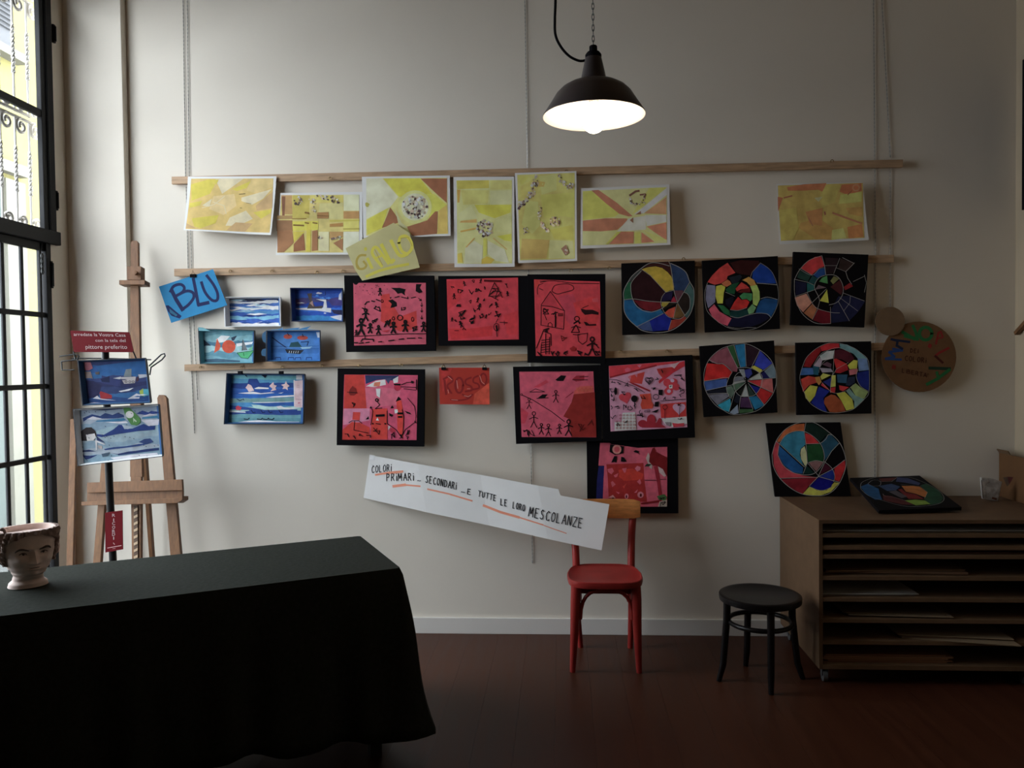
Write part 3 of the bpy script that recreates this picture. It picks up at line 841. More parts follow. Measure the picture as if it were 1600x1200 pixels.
# --- name cards
def card(name, label, pts, y, m, clips=(), thick=.0012):
    o = mk(name, slab(pts, yplane(y), thick), m, label=label, cat='card')
    for cx, cy, cw, ch in clips:
        bm = bmesh.new(); a, b = Wy(cx - cw / 2, cy - ch / 2, y - .004), Wy(cx + cw / 2, cy + ch / 2, y - .004)
        box(bm, (a.x, y - .008, b.z), (b.x, y + .006, a.z)); 
        tube(bm, [Vector(((a.x + b.x) / 2 - .008, y - .002, a.z)), Vector(((a.x + b.x) / 2, y - .004, a.z + .022)), Vector(((a.x + b.x) / 2 + .008, y - .002, a.z))], .0012, 5)
        mk('binder_clip', bm, M_BLACK, o)
    return o
gi = card('name_card', 'pale yellow card painted GIALLO, tilted over the foil disc painting', [(615, 348), (640, 364), (656, 418), (566, 438.5), (555, 422), (540, 388)], YP - .022, mat('yellow_card', (0.60, 0.55, 0.27), .7, .06, 10))
gc, gd = (188, 178, 40), (160, 140, 50)
art('lettering', gi, yplane(YP - .022), c4, [
    S(gd, 20, (180, 850), (125, 855), (98, 905), (110, 965), (160, 970), (185, 940), (160, 905), curve=True), S(gc, 26, (195, 880), (235, 965)), ('p', gc, ell(178, 795, 14, 18, 10)),
    S(gc, 26, (325, 950), (245, 850), (242, 800), (275, 780), (330, 850), (385, 925), curve=True), S(gc, 18, (262, 880), (330, 850)), S(gc, 30, (320, 755), (400, 905), (430, 890), curve=True), S(gc, 30, (405, 720), (480, 850), (550, 840), curve=True),
    S(gc, 26, (475, 740), (490, 690), (540, 680), (585, 730), (590, 790), (550, 835), (500, 810), (475, 740), curve=True), S(gd, 6, (115, 860), (100, 920), (130, 975)), S(gd, 6, (260, 800), (330, 940)), S(gd, 5, (490, 700), (560, 690), (595, 770)),
    S(gc, 24, (185, 1040), (300, 990), (430, 955), (560, 930), curve=True)], var=.1)
b1 = Crop(240, 400, 4.287)
bl = card('name_card', 'bright blue card painted BLU, clipped to the middle rail', px(b1, (35, 205), (398, 88), (493, 330), (118, 448)), YS - .015, mat('blue_card', (0.013, 0.215, 0.45), .6, .06, 10), clips=[(301.5, 431, 9, 5)])
nv = (22, 32, 78)
art('lettering', bl, yplane(YS - .015), b1, [
    S(nv, 24, (122, 232), (150, 290), (195, 362)), S(nv, 18, (112, 240), (135, 202), (180, 190), (205, 210), (195, 240), (150, 268), curve=True), S(nv, 18, (160, 262), (220, 235), (262, 245), (268, 280), (235, 325), (195, 355), curve=True),
    S(nv, 20, (266, 152), (278, 210), (300, 328)), S(nv, 22, (298, 328), (368, 312)), S(nv, 18, (320, 175), (345, 243), (390, 295), (425, 295), (428, 250), (400, 190), (355, 130), curve=True),
    P(nv, (80, 332), (100, 330), (150, 372), (188, 402), (175, 420), (120, 400), (95, 370)), P((30, 90, 120), (105, 350), (160, 395), (150, 405), (110, 380))], w=214)
c9 = Crop(670, 560, 5.517)
ro = card('name_card', 'small red card painted ROSSO, clipped to the lowest rail', px(c9, (88, 80), (522, 80), (525, 398), (95, 395)), YS - .010, mat('red_card', (0.50, 0.045, 0.03), .55, .08, 10), clips=[(693, 576, 7, 4), (757, 576, 7, 4)])
rd, ror, rh = (120, 22, 24), (205, 62, 40), (205, 120, 110)  # last tone draws highlights on the letters as pale strokes
art('lettering', ro, yplane(YS - .010), c9, [P(ror, (395, 305), (520, 210), (524, 396), (380, 396)), P((165, 38, 34), (98, 90), (200, 84), (120, 300)),
    S(rd, 18, (135, 190), (150, 310)), S(rd, 16, (125, 180), (180, 155), (205, 195), (160, 235), (195, 300), curve=True), S(rd, 18, *ell(262, 232, 34, 66, 14), closed=True), S(rd, 15, (365, 165), (320, 185), (320, 220), (362, 240), (372, 272), (315, 285), curve=True), S(rd, 15, (425, 150), (388, 170), (386, 205), (425, 222), (432, 255), (380, 268), curve=True),
    S(rd, 16, *ell(470, 180, 28, 50, 12), closed=True), S(rd, 14, (190, 355), (260, 362), (340, 345), (378, 310), curve=True), S(rd, 14, (290, 310), (330, 335), (375, 312)),
    S(rh, 5, (165, 155), (200, 185)), S(rh, 5, (240, 190), (250, 260)), S(rh, 5, (305, 322), (340, 330), (365, 315)), S(rh, 5, (440, 150), (455, 200), (480, 222)), S(rh, 4, (330, 262), (355, 262)), S(rh, 4, (195, 356), (250, 360)), S(rh, 5, (165, 270), (170, 300))], w=180)

# --- red works on black card
def mounted(label, mount, pic, crop, items, base=(190, 74, 96), y=YP, w=None, thick=.022, var=.14):
    o = mk('mounted_painting', slab(mount, yplane(y), thick, crop), M_BLACK, label=label, cat='painting', group='red and pink paintings on black card', bevel=.0008)
    bm = slab(pic, yplane(y - .0012), .0012, crop)
    x = crop(*pic[0])[0]
    s = mk('paper', bm, paint(base, w or wl(x), var, 12), o)
    art('painted_drawing', o, yplane(y - .0013), crop, [('p', base, [((a[0] * 49 + pic[(i + len(pic) // 2) % len(pic)][0]) / 50, (a[1] * 49 + pic[(i + len(pic) // 2) % len(pic)][1]) / 50) for i, a in enumerate(pic)])] + items, w=w, var=.12)  # paint patches and ink strokes on a base-coloured patch added to join them
    return o
def gman(x, y, s, c=K, a=0.0, wd=None):
    """tiny inked figure"""
    wd = wd or s * .16
    ca, sa = math.cos(a), math.sin(a)
    T = lambda u, v: (x + s * (u * ca - v * sa), y + s * (u * sa + v * ca))
    return [S(c, wd, *[T(*p) for p in ell(0, -.42, .12, .13, 7)], closed=True), S(c, wd * 1.3, T(0, -.3), T(0, .1)), S(c, wd, T(-.3, -.05), T(0, -.2), T(.28, -.08)), S(c, wd, T(-.22, .5), T(0, .1), T(.2, .5))]
def gbird(x, y, s, c=K, a=0.0):
    ca, sa = math.cos(a), math.sin(a)
    T = lambda u, v: (x + s * (u * ca - v * sa), y + s * (u * sa + v * ca))
    return [P(c, T(-.5, -.1), T(-.1, -.25), T(.3, -.12), T(.55, .05), T(.25, .12), T(.1, .3), T(-.1, .1))]
def gscr(x, y, s, seed, c=K, n=6, wd=None):
    r = random.Random(seed)
    return [S(c, wd or s * .14, *[(x + s * r.uniform(-.5, .5), y + s * r.uniform(-.5, .5)) for _ in range(n)])]
def garrow(x, y, s, a, c=K):
    ca, sa = math.cos(a), math.sin(a)
    T = lambda u, v: (x + s * (u * ca - v * sa), y + s * (u * sa + v * ca))
    return [S(c, s * .15, T(-.5, 0), T(.5, 0)), S(c, s * .15, T(.1, -.3), T(.5, 0), T(.1, .3))]
def gheart(c, x, y, s, a=0.0):
    pts = []
    for k in range(20):
        t = 2 * PI * k / 20
        u = 16 * math.sin(t) ** 3 / 17; v = -(13 * math.cos(t) - 5 * math.cos(2 * t) - 2 * math.cos(3 * t) - math.cos(4 * t)) / 17
        pts.append((x + s * (u * math.cos(a) - v * math.sin(a)), y + s * (u * math.sin(a) + v * math.cos(a))))
    return pts
r1 = Crop(520, 420, 8.572)
rr = random.Random(3)
it = [P((185, 44, 42), (640, 350), (760, 330), (770, 420), (900, 640), (1120, 560), (1130, 790), (1000, 830), (900, 840), (640, 700), (650, 520))]
it += [S(K, 7, (rr.uniform(290, 560), rr.uniform(210, 380)), (0, 0)) for _ in range(0)]
for k in range(34):
    x_, y_ = rr.uniform(295, 740), rr.uniform(205, 370 - 0.2 * 100)
    if x_ < 560 or y_ < 270: it.append(S(K, 7, (x_, y_), (x_ + 8, y_ + 5)))
it += [P(K, (275, 188), (345, 188), (320, 215), (290, 210)), P(K, (780, 255), (900, 255), (975, 275), (960, 320), (970, 360), (920, 325), (870, 335), (830, 290)), P(K, (1115, 205), (1190, 205), (1165, 255), (1205, 310), (1160, 328), (1110, 300)),
       P(K, (740, 425), (800, 410), (855, 450), (860, 500), (820, 515), (770, 525), (790, 470)), P(K, (760, 380), (790, 378), (775, 405))]
it += gman(632, 310, 90) + [S(K, 12, (830, 385), (890, 370)), S(K, 12, (920, 378), (1010, 400), (1000, 375)), S(K, 12, (1050, 390), (1110, 378))]
for yy in (410, 480, 555, 650): it += garrow(1190 if yy > 420 else 1165, yy, 52, PI / 2 if yy > 420 else .8)
it += [S(K, 9, *ell(660, 432, 16, 20, 8), closed=True), S(K, 9, *ell(810, 665, 16, 24, 8), closed=True), S(K, 12, *ell(900, 655, 36, 34, 10), closed=True), S(K, 9, *ell(1068, 675, 16, 28, 8), closed=True)]
it += [S(K, 16, (430, 480), (455, 445), (490, 440)), S(K, 16, (520, 430), (560, 440)), S(K, 14, (580, 410), (630, 430))]
it += gscr(595, 540, 100, 4) + gscr(410, 525, 50, 5) + gman(440, 620, 150, wd=20) + gscr(960, 555, 90, 7) + gman(380, 780, 200, wd=26) + gman(500, 800, 120) + gscr(565, 700, 80, 9) + gman(610, 820, 110, wd=18) + gscr(715, 730, 110, 10, n=9) + gman(810, 790, 140, wd=22) + gman(970, 770, 140) + gscr(1110, 800, 90, 12, n=9) + gman(1215, 780, 120) + gman(312, 860, 70)
it += [S(K, 9, (285, 905), (600, 890), (900, 872), (1245, 868))] + [S(K, 14, a, b) for a, b in (((280, 990), (335, 990)), ((355, 998), (410, 990)), ((440, 990), (490, 982)), ((610, 980), (655, 975)), ((745, 965), (820, 955)), ((885, 945), (950, 938)), ((995, 933), (1100, 928)), ((1145, 925), (1190, 928)))]
it += [S(K, 14, (375, 975), (400, 940), (540, 945), (545, 975)), S(K, 12, (430, 890), (430, 940)), P((170, 30, 45), (650, 835), (760, 815), (720, 850))]
mounted('pink painting of inked birds and figures on black card, under the yellow name card', [(150, 88), (1355, 90), (1378, 1100), (180, 1115)], [(275, 188), (1245, 188), (1250, 1010), (285, 1028)], r1, it)
r2 = Crop(670, 420, 8.571)
it = [P((176, 34, 44), (240, 160), (480, 150), (420, 420), (250, 560)), P((172, 28, 36), (560, 800), (860, 760), (850, 900), (300, 950), (260, 800)), P((172, 34, 44), (1000, 620), (1190, 560), (1190, 880), (1050, 880))]
for k, (a, b, s) in enumerate([(318, 245, 50), (478, 200, 60), (590, 175, 55), (695, 165, 55), (425, 320, 90), (340, 370, 70), (570, 310, 70), (750, 258, 40), (1018, 225, 70), (1055, 335, 60), (560, 440, 50), (655, 420, 60), (712, 430, 70), (675, 510, 80), (820, 490, 70), (908, 485, 70), (605, 555, 60), (310, 680, 50), (358, 690, 40), (430, 745, 80), (468, 800, 60), (765, 640, 50), (810, 600, 50)]):
    it += gman(a, b, s, a=rr.uniform(-.4, .4)) if k % 2 else gscr(a, b, s, k + 40, n=5)
it += gscr(665, 280, 90, 60, n=10, wd=9) + gscr(395, 490, 80, 61, n=8) + gscr(440, 590, 110, 62, n=9, wd=10) + gscr(455, 660, 70, 63) + gscr(585, 645, 80, 64, n=8, wd=14) + gscr(575, 725, 70, 65, n=8, wd=14) + gscr(705, 635, 70, 66, n=7, wd=12) + gscr(920, 610, 90, 67, n=7) + gscr(880, 340, 190, 68, n=12, wd=9)
it += [S((70, 8, 12), 26, (745, 158), (970, 165)), S(K, 10, (880, 185), (840, 270), (800, 370)), S(K, 10, (880, 185), (930, 270), (985, 385)), S(K, 8, (800, 370), (960, 360)), S(K, 9, *ell(905, 780, 36, 50, 10), closed=True), S(K, 22, (905, 760), (915, 830)), S(K, 10, (905, 830), (915, 910)), S(K, 9, (900, 720), (925, 670)), S(K, 8, (950, 715), (1055, 722)), S(K, 8, (1010, 700), (1012, 750)), S((90, 10, 20), 9, (345, 828), (400, 826))]
mounted('red painting of scattered tiny ink figures on black card, middle of the row', [(125, 95), (1322, 92), (1327, 1030), (130, 1030)], [(238, 140), (1195, 118), (1205, 945), (260, 962)], r2, it, base=(180, 44, 58))
r3 = Crop(810, 420, 7.5)
it = [P((150, 40, 58), (470, 330), (640, 290), (690, 420), (640, 700), (560, 600)), P((160, 32, 38), (640, 400), (900, 320), (960, 500), (900, 700), (720, 640)), P((150, 34, 48), (270, 430), (375, 265), (480, 470)),
      P((170, 50, 60), (860, 350), (930, 340), (940, 390), (870, 390)), P((165, 40, 36), (190, 130), (245, 130), (235, 200), (190, 230))]
dk = (28, 8, 12)
it += [S(dk, 8, (250, 145), (420, 140), (640, 170), (945, 172)), S(dk, 8, (395, 250), (430, 195), (560, 175), (635, 200), (640, 245), (540, 275), (460, 295), (400, 270), (395, 250), curve=True), S(dk, 8, (375, 265), (268, 420), (265, 660), (530, 708), (540, 495), (375, 265)), S(dk, 8, (268, 430), (400, 445), (540, 490)),
       S(dk, 7, (240, 190), (290, 170)), S(dk, 7, (240, 185), (220, 240), (225, 300)), S(dk, 7, (245, 230), (290, 250)), S(dk, 7, (255, 160), (330, 145)), S(dk, 20, (437, 560), (435, 680)), S(dk, 8, (290, 490), (330, 600)), S(dk, 8, (345, 680), (350, 640), (375, 630), (395, 650), (395, 690))]
it += gscr(330, 490, 80, 71, dk, 9, 10) + gscr(420, 525, 80, 72, dk, 8, 12) + [S(dk, 8, (470 + k * 16, 520), (470 + k * 16, 555)) for k in range(4)]
it += [P(dk, (730, 465), (790, 480), (870, 480), (940, 510), (940, 540), (860, 530), (780, 540), (740, 500)), S(dk, 7, (750, 460), (820, 430)), P(dk, (765, 620), (800, 625), (830, 650), (910, 645), (915, 665), (840, 668), (790, 665))]
it += [S(dk, 10, *ell(685, 585, 30, 28, 10), closed=True), S(dk, 18, (650, 640), (700, 610), (720, 640)), S(dk, 10, (670, 660), (620, 745), (715, 745), (680, 660)), S(dk, 9, (620, 690), (670, 670), (730, 690)), S(dk, 8, (640, 770), (710, 775)), S(dk, 8, (695, 770), (810, 755), (800, 850), (750, 885), (705, 850), (695, 770)),
       S(dk, 10, (210, 930), (290, 730), (380, 765), (385, 900)), S(dk, 10, (320, 760), (320, 1000)), S(dk, 9, (365, 800), (360, 1000)), S(dk, 9, (270, 880), (262, 990))] + [S(dk, 8, (270, y_), (370, y_ - 15)) for y_ in range(840, 990, 28)] + gscr(330, 740, 90, 73, dk, 8, 14)
it += gman(865, 910, 200, dk, wd=18) + [P(dk, (840, 940), (885, 935), (890, 955), (840, 955)), S(dk, 10, (885, 860), (940, 930))] + gscr(530, 815, 80, 74, (90, 15, 18), 7, 9) + [blob((120, 15, 20), 640, 940, 36, 30, 9)]
for k, xx in enumerate((250, 400, 455, 560, 720, 800, 930)): it += gscr(xx, 990, 60, 80 + k, dk, 7, 12)
mounted('red painting of a house, slide and ladder in ink on black card', [(105, 65), (1020, 60), (1020, 1112), (105, 1100)], [(183, 125), (955, 150), (970, 1025), (205, 1020)], r3, it, base=(165, 40, 52), y=YP - .003)
r4 = Crop(510, 565, 8.278)
rd4 = (196, 48, 38)
it = [P((190, 46, 36), (235, 170), (490, 172), (520, 605), (225, 605)), P((200, 90, 115), (500, 340), (700, 330), (960, 360), (930, 560), (520, 600)), P((40, 50, 90), (500, 175), (940, 178), (900, 250), (740, 230), (640, 240), (510, 290)), P((210, 190, 190), (640, 250), (760, 230), (770, 300), (620, 330), (510, 320)), P((200, 110, 80), (620, 270), (700, 260), (690, 320), (610, 320)), P((215, 215, 220), (860, 230), (930, 190), (925, 270), (870, 280)),
      P((60, 60, 95), (760, 220), (840, 210), (800, 290)), P(rd4, (345, 650), (440, 655), (430, 760), (335, 750)), P((205, 120, 150), (220, 610), (560, 605), (560, 760), (215, 820)), P(rd4, (345, 652), (440, 656), (430, 760), (335, 752)), P(rd4, (208, 880), (330, 780), (430, 790), (560, 850), (560, 1010), (206, 1010)), P(rd4, (590, 615), (785, 605), (790, 1005), (570, 1005)), P(rd4, (905, 510), (970, 500), (1000, 700), (990, 1010), (920, 880)),
      P(K, (895, 520), (930, 450), (970, 490)), P((170, 30, 60), *ell(918, 332, 44, 46, 14)), P((225, 215, 220), (640, 350), (700, 350), (690, 470), (650, 440)), P((230, 225, 228), (880, 620), (920, 615), (925, 660), (885, 672)), P((230, 220, 225), (640, 760), (660, 720), (680, 765)), P((220, 200, 205), (800, 830), (830, 840), (800, 890)), P((170, 35, 60), *ell(858, 890, 36, 34, 12)),
      P(K, (505, 750), (545, 705), (550, 745)), P(K, (825, 605), (850, 565), (870, 600)), P(K, (1010, 635), (1080, 660), (1100, 685), (1040, 668)), P(K, (810, 665), (865, 690), (845, 715), (815, 700)), P(K, (865, 285), (960, 285), (955, 310), (880, 305)), blob((120, 25, 22), 340, 385, 55, 60, 8)]
it += [S(K, 8, (270, 395), (400, 405)), S(K, 14, *ell(652, 497, 18, 18, 9), closed=True), S(K, 9, (655, 520), (690, 560), (630, 610), (720, 600)), S(K, 8, (290, 790), (330, 765), (420, 765), (460, 800)), S(K, 8, (365, 770), (355, 885), (540, 925)), S(K, 30, (645, 700), (745, 695)), S(K, 9, (585, 610), (600, 640), (575, 820)), S(K, 9, (785, 640), (785, 800), (900, 880), (965, 975)), S(K, 9, (980, 620), (1000, 720), (990, 920), (960, 990)), S(K, 8, (1050, 470), (1140, 580), (1160, 700), (1150, 780), (1020, 880), (970, 970)), S(K, 26, (925, 670), (980, 670)), S(K, 22, (930, 715), (975, 715)), S(K, 9, (960, 325), (1170, 335)), S(K, 9, (970, 300), (1040, 270), (1110, 265)), S(K, 8, (1000, 350), (1160, 370)), S(K, 30, (1100, 262), (1120, 268)), S(K, 14, (1165, 235), (1165, 360)), S(K, 8, (580, 600), (570, 580)), S(K, 20, (580, 590), (570, 600)), S(K, 18, (595, 800), (605, 806)), S(K, 18, (755, 800), (765, 806)), S(K, 10, (640, 800), (700, 810)), S(K, 16, (1145, 770), (1155, 790))]
for k, (a, b, s) in enumerate([(350, 560, 70), (265, 955, 60), (350, 960, 80), (445, 965, 60), (650, 900, 90), (545, 975, 60), (855, 960, 90), (960, 970, 60), (1062, 920, 80), (1050, 985, 50)]): it += gscr(a, b, s, 90 + k, n=6, wd=9)
mounted('pink and red collage with a rocket and robot shapes on black card', [(145, 88), (1272, 100), (1262, 1100), (132, 1082)], [(232, 168), (1182, 175), (1165, 1015), (205, 1010)], r4, it, base=(200, 70, 105))
it = [P((110, 22, 18), (1160, 500), (1230, 380), (1250, 310), (1430, 290), (1445, 678), (1230, 678), (1205, 520)), P((170, 40, 60), (900, 250), (1010, 185), (1035, 205), (950, 250)), P((185, 60, 55), (1255, 280), (1300, 240), (1415, 235), (1420, 290), (1250, 310)), P((165, 42, 62), (790, 420), (860, 470), (830, 560), (795, 560)), P((120, 20, 35), (1235, 180), (1270, 150), (1340, 145), (1340, 190), (1270, 200)),
      P(K, (1090, 185), (1140, 145), (1185, 150), (1160, 195), (1110, 195)), P(K, (940, 340), (980, 310), (1025, 310), (1000, 340))]
it += [S(K, 5, *ell(800, 312, 8, 9, 8), closed=True), S(K, 6, (808, 318), (900, 360), (1060, 460), (1170, 545)), S(K, 5, (870, 290), (920, 262), (1000, 288), (870, 290)), S(K, 5, (1240, 185), (1370, 185)), S(K, 5, (1300, 160), (1375, 155)), S(K, 6, (930, 345), (1030, 340)), S((120, 20, 35), 6, (1180, 340), (1245, 290))]
it += gman(1095, 330, 100, wd=6) + gman(865, 390, 90, wd=5) + gman(905, 530, 130, wd=6) + gman(970, 610, 90, wd=7) + gman(1030, 620, 100, wd=6) + gman(1125, 610, 80, wd=7) + gman(1205, 600, 130, wd=9) + gscr(880, 640, 70, 101, n=8, wd=6) + gscr(840, 620, 60, 102, n=5, wd=6) + gscr(1310, 600, 80, 103, (60, 12, 12), 6, 5) + gscr(1390, 555, 60, 104, (60, 12, 12), 5, 5) + [S((200, 70, 55), 8, *[(1270 + k * 17, 250 + (k % 2) * 35) for k in range(9)])]
mounted('pink painting with a dark red hill and stick figures on black card', [(725, 72), (1480, 57), (1495, 712), (752, 738)], [(780, 115), (1418, 112), (1445, 680), (800, 678)], c9, it, base=(170, 62, 84), y=YP + .001)
r6 = Crop(940, 555, 8.889)
pk = (178, 100, 122); r6c = (150, 30, 42)
it = [P(r6c, (100, 152), (1080, 82), (1075, 105), (740, 150), (110, 300)), P((165, 55, 75), (320, 195), (360, 170), (405, 190), (400, 225), (335, 235)), P((170, 70, 90), (490, 140), (560, 130), (530, 175)), P(pk, (620, 250), (700, 190), (770, 200), (800, 290), (760, 400), (680, 470), (560, 400), (560, 330)), P((150, 34, 30), (380, 290), (600, 230), (560, 400), (400, 380)), P((165, 70, 85), (360, 300), (410, 290), (400, 350)), P((165, 70, 85), (455, 265), (500, 260), (490, 310)),
      P((125, 25, 25), (765, 190), (1010, 160), (940, 260), (850, 320), (790, 250)), P((110, 12, 24), (345, 350), (480, 400), (680, 490), (670, 510), (440, 410)), P((125, 14, 28), (1085, 100), (1150, 80), (1155, 150), (1000, 240), (800, 395), (790, 360)), P((185, 110, 115), (945, 140), (1085, 90), (1010, 185)), P((110, 12, 24), (110, 300), (760, 130), (770, 150), (115, 320)),
      P((165, 36, 50), *gheart(K, 330, 590, 95, -.25)), P(r6c, *ell(910, 380, 55, 55, 12)), P(r6c, *ell(1000, 370, 55, 50, 12)), P(r6c, *ell(1035, 440, 50, 50, 12)), P(r6c, *ell(930, 500, 60, 55, 12)), P(r6c, *ell(960, 430, 60, 60, 12)), P((185, 110, 130), *ell(982, 352, 28, 26, 10)), P((185, 110, 130), *ell(935, 500, 28, 26, 10)), P((200, 170, 180), (935, 415), (985, 410), (985, 460), (940, 465)),
      P((150, 40, 26), (525, 545), (680, 530), (690, 630), (720, 690), (705, 740), (560, 750), (540, 690), (560, 620)), P((150, 26, 26), (815, 680), (1170, 650), (1175, 855), (825, 870)), P(pk, *gheart(K, 1075, 740, 95)), P((150, 26, 26), (1060, 655), (1110, 655), (1085, 700)), P((110, 16, 30), *ell(690, 900, 62, 80, 14)), P((110, 16, 30), *ell(570, 950, 65, 52, 14)), P((110, 16, 30), (560, 1005), (640, 900), (760, 940), (800, 870), (830, 880), (830, 960), (900, 1005)), P((190, 150, 165), (830, 880), (1180, 850), (1188, 950), (980, 1000), (880, 960)), P(r6c, (980, 940), (1060, 950), (1150, 940), (1140, 985), (1000, 1000)),
      P((205, 180, 165), (290, 800), (465, 790), (480, 1035), (180, 1050), (180, 930), (280, 920))]
it += [S((110, 60, 60), 7, *ell(215 + 48 * (i % 6), 835 + 44 * (i // 6), 13, 11, 7), closed=True) for i in range(30) if not (i % 6 < 1 and i // 6 < 2) and 215 + 48 * (i % 6) < 460]
it += [S((215, 195, 180), 5, (290, 890 + k * 50), (470, 882 + k * 50)) for k in range(3)]
it += [S(K, 7, (110, 335), (200, 340), (300, 375), (450, 430), (600, 520)), S(K, 9, *gheart(K, 660, 350, 60), closed=True), S(K, 8, *gheart(K, 660, 350, 42), closed=True), P(K, *ell(455, 605, 45, 48, 14)), S(K, 12, (455, 650), (465, 740)), P(K, *ell(195, 500, 22, 55, 10)), P(K, *ell(1000, 270, 0.1, .1, 4)), S(K, 12, (1010, 280), (1110, 275)), S(K, 10, (1090, 280), (1150, 360)), S(K, 8, (815, 635), (1165, 610)), P(K, (740, 650), (800, 640), (790, 715), (735, 715)), P(K, (790, 480), (850, 480), (845, 560), (790, 550)), S(K, 9, *ell(755, 580, 40, 35, 10), closed=True), P(K, (690, 790), (760, 760), (800, 750), (760, 800)), S(K, 7, (600, 770), (670, 762), (672, 785), (600, 790), (600, 770)), P((90, 80, 85), (880, 930), (960, 930), (950, 990), (900, 970)), S(K, 7, (1085, 720), (1080, 860)), S((60, 10, 15), 8, *ell(880, 720, 32, 32, 10), closed=True), S((60, 10, 15), 9, (880, 750), (880, 880))]
for k, (a, b, s) in enumerate([(145, 400, 100), (150, 500, 110), (240, 390, 60), (350, 410, 60), (470, 490, 80), (300, 530, 60), (155, 620, 70), (145, 730, 70), (215, 730, 80), (310, 720, 80), (395, 730, 80), (160, 850, 80), (730, 440, 90), (720, 480, 60), (1110, 470, 80), (1130, 520, 60), (1100, 570, 60), (885, 600, 50), (1010, 600, 50), (510, 800, 90), (550, 840, 80), (860, 220, 70), (770, 315, 50), (1110, 320, 70), (580, 580, 60), (340, 930, 60), (220, 970, 60), (660, 360, 40), (960, 435, 30), (1090, 870, 60), (1085, 690, 50), (460, 700, 50), (150, 560, 60)]): it += gscr(a, b, s, 110 + k, n=5, wd=9)
mounted('pink collage crowded with hearts and flowers on black card', [(-15, 45), (1262, -5), (1298, 1145), (18, 1195)], [(100, 150), (1155, 75), (1190, 1000), (125, 1060)], r6, it, base=pk, y=YP - .001)
r7 = Crop(910, 680, 9.231)
it = [P((120, 20, 20), (345, 420), (880, 400), (895, 650), (930, 920), (930, 960), (380, 960), (365, 600)), P((140, 30, 18), (520, 500), (720, 480), (880, 560), (860, 640), (600, 660), (530, 600)), P((150, 60, 75), (360, 490), (430, 470), (455, 520), (420, 565), (370, 530)), P((150, 60, 75), (570, 480), (640, 470), (620, 540), (600, 540)), P((150, 70, 85), (755, 480), (790, 440), (840, 460), (835, 500), (790, 525)), P((150, 60, 75), (450, 580), (520, 545), (500, 600), (470, 610)), P((140, 60, 70), (410, 680), (435, 660), (480, 710), (430, 750)), P((150, 60, 75), (785, 670), (830, 630), (850, 690), (830, 715)), P((140, 40, 30), (580, 740), (640, 690), (600, 770)), P((150, 65, 80), (480, 810), (540, 830), (520, 850)), P((150, 70, 85), (745, 830), (800, 780), (780, 830)), P((150, 80, 90), *ell(838, 860, 46, 46, 12)), P((60, 10, 15), *ell(842, 865, 16, 24, 10)), P((170, 100, 100), (370, 900), (440, 860), (480, 910)), P((150, 80, 90), *ell(638, 880, 30, 40, 10)), P((30, 5, 10), *ell(636, 885, 9, 25, 8)), P(K, (420, 900), (460, 900), (440, 925)),
      P((80, 6, 10), (1010, 190), (1040, 175), (1060, 240), (1220, 320), (1222, 600), (1170, 510), (1080, 440), (1020, 440), (960, 380), (975, 280)), P((130, 115, 110), (915, 330), (950, 250), (970, 300), (960, 380), (1010, 440), (1000, 490), (970, 470)), P((130, 110, 110), (1090, 450), (1160, 490), (1210, 590), (1180, 600), (1110, 540)), P((100, 12, 26), (1030, 450), (1080, 440), (1110, 620), (1140, 830), (1140, 960), (1110, 950), (1080, 700)), P((85, 6, 12), (840, 975), (1110, 935), (1110, 965), (850, 1000)), P((45, 70, 35), (1075, 880), (1180, 850), (1220, 890), (1200, 950), (1100, 930)), P((120, 110, 100), (1110, 960), (1220, 930), (1220, 1030), (1090, 1030)), P((25, 35, 25), (895, 450), (930, 410), (1000, 420), (960, 450))]
it += [P(K, (390, 240), (400, 130), (600, 160), (590, 260), (545, 270), (470, 285)), P((150, 90, 85), *ell(497, 205, 66, 68, 14)), P((140, 50, 60), *ell(497, 205, 40, 42, 12)), P(K, (415, 395), (460, 300), (500, 300), (490, 395), (460, 385)), P(K, (555, 380), (560, 310), (600, 320), (640, 380), (600, 385)), P(K, (735, 235), (770, 215), (820, 235), (800, 260), (760, 250)), S(K, 8, (800, 250), (825, 275)), S(K, 7, (900, 648), (1060, 648)), S(K, 6, (1120, 640), (1200, 632))] + gscr(1150, 900, 90, 161, n=8, wd=8) + gscr(1160, 990, 90, 162, n=8, wd=7)
o7 = mounted('pink collage with a red patterned square, lowest, partly behind the red chair', [(62, 60), (1380, 48), (1385, 1128), (74, 1132)], [(255, 110), (390, 110), (420, 130), (800, 182), (1225, 168), (1222, 1030), (840, 1032), (290, 1030), (300, 640), (315, 440), (232, 440), (245, 260)], r7, it, base=(150, 58, 76), y=YP + .025)
art('blue_strip', o7, yplane(YP + .0237), r7, [P((16, 18, 60), (235, 445), (315, 445), (290, 1000), (195, 1000), (210, 650))], w=128)

# --- long white banner, taped to the wall at its left end and resting on the chair back
M_PAPER = mat('banner_paper', (0.78, 0.77, 0.76), .7, .03, 5)
bq = [(578, 711), (873, 764), (876, 774), (952, 788), (940, 860), (568, 778)]
pA, pB = Wy(572, 745, D - .012), Wy(946, 824, D - .30)
hd = Vector((pB.x - pA.x, pB.y - pA.y, 0)).normalized()
bn = Vector((hd.y, -hd.x, 0))
cuts = []; folds = [Wp(q, 750, pA, bn) for q in (661, 757, 849)]
tl = [(f - pA).dot(hd) for f in folds]; tot = (pB - pA).dot(hd)
ks = [0] + tl + [tot]; zig = [0, .010, -.004, .010, 0]
def fold(co):
    t = (co - pA).dot(hd)
    # fold lines lean with the strip
    t += (co.z - (pA.z + (pB.z - pA.z) * t / tot)) * .18
    for a, b, za, zb in zip(ks, ks[1:], zig, zig[1:]):
        if t <= b or b == tot:
            return co + bn * (za + (zb - za) * (t - a) / (b - a))
    return co
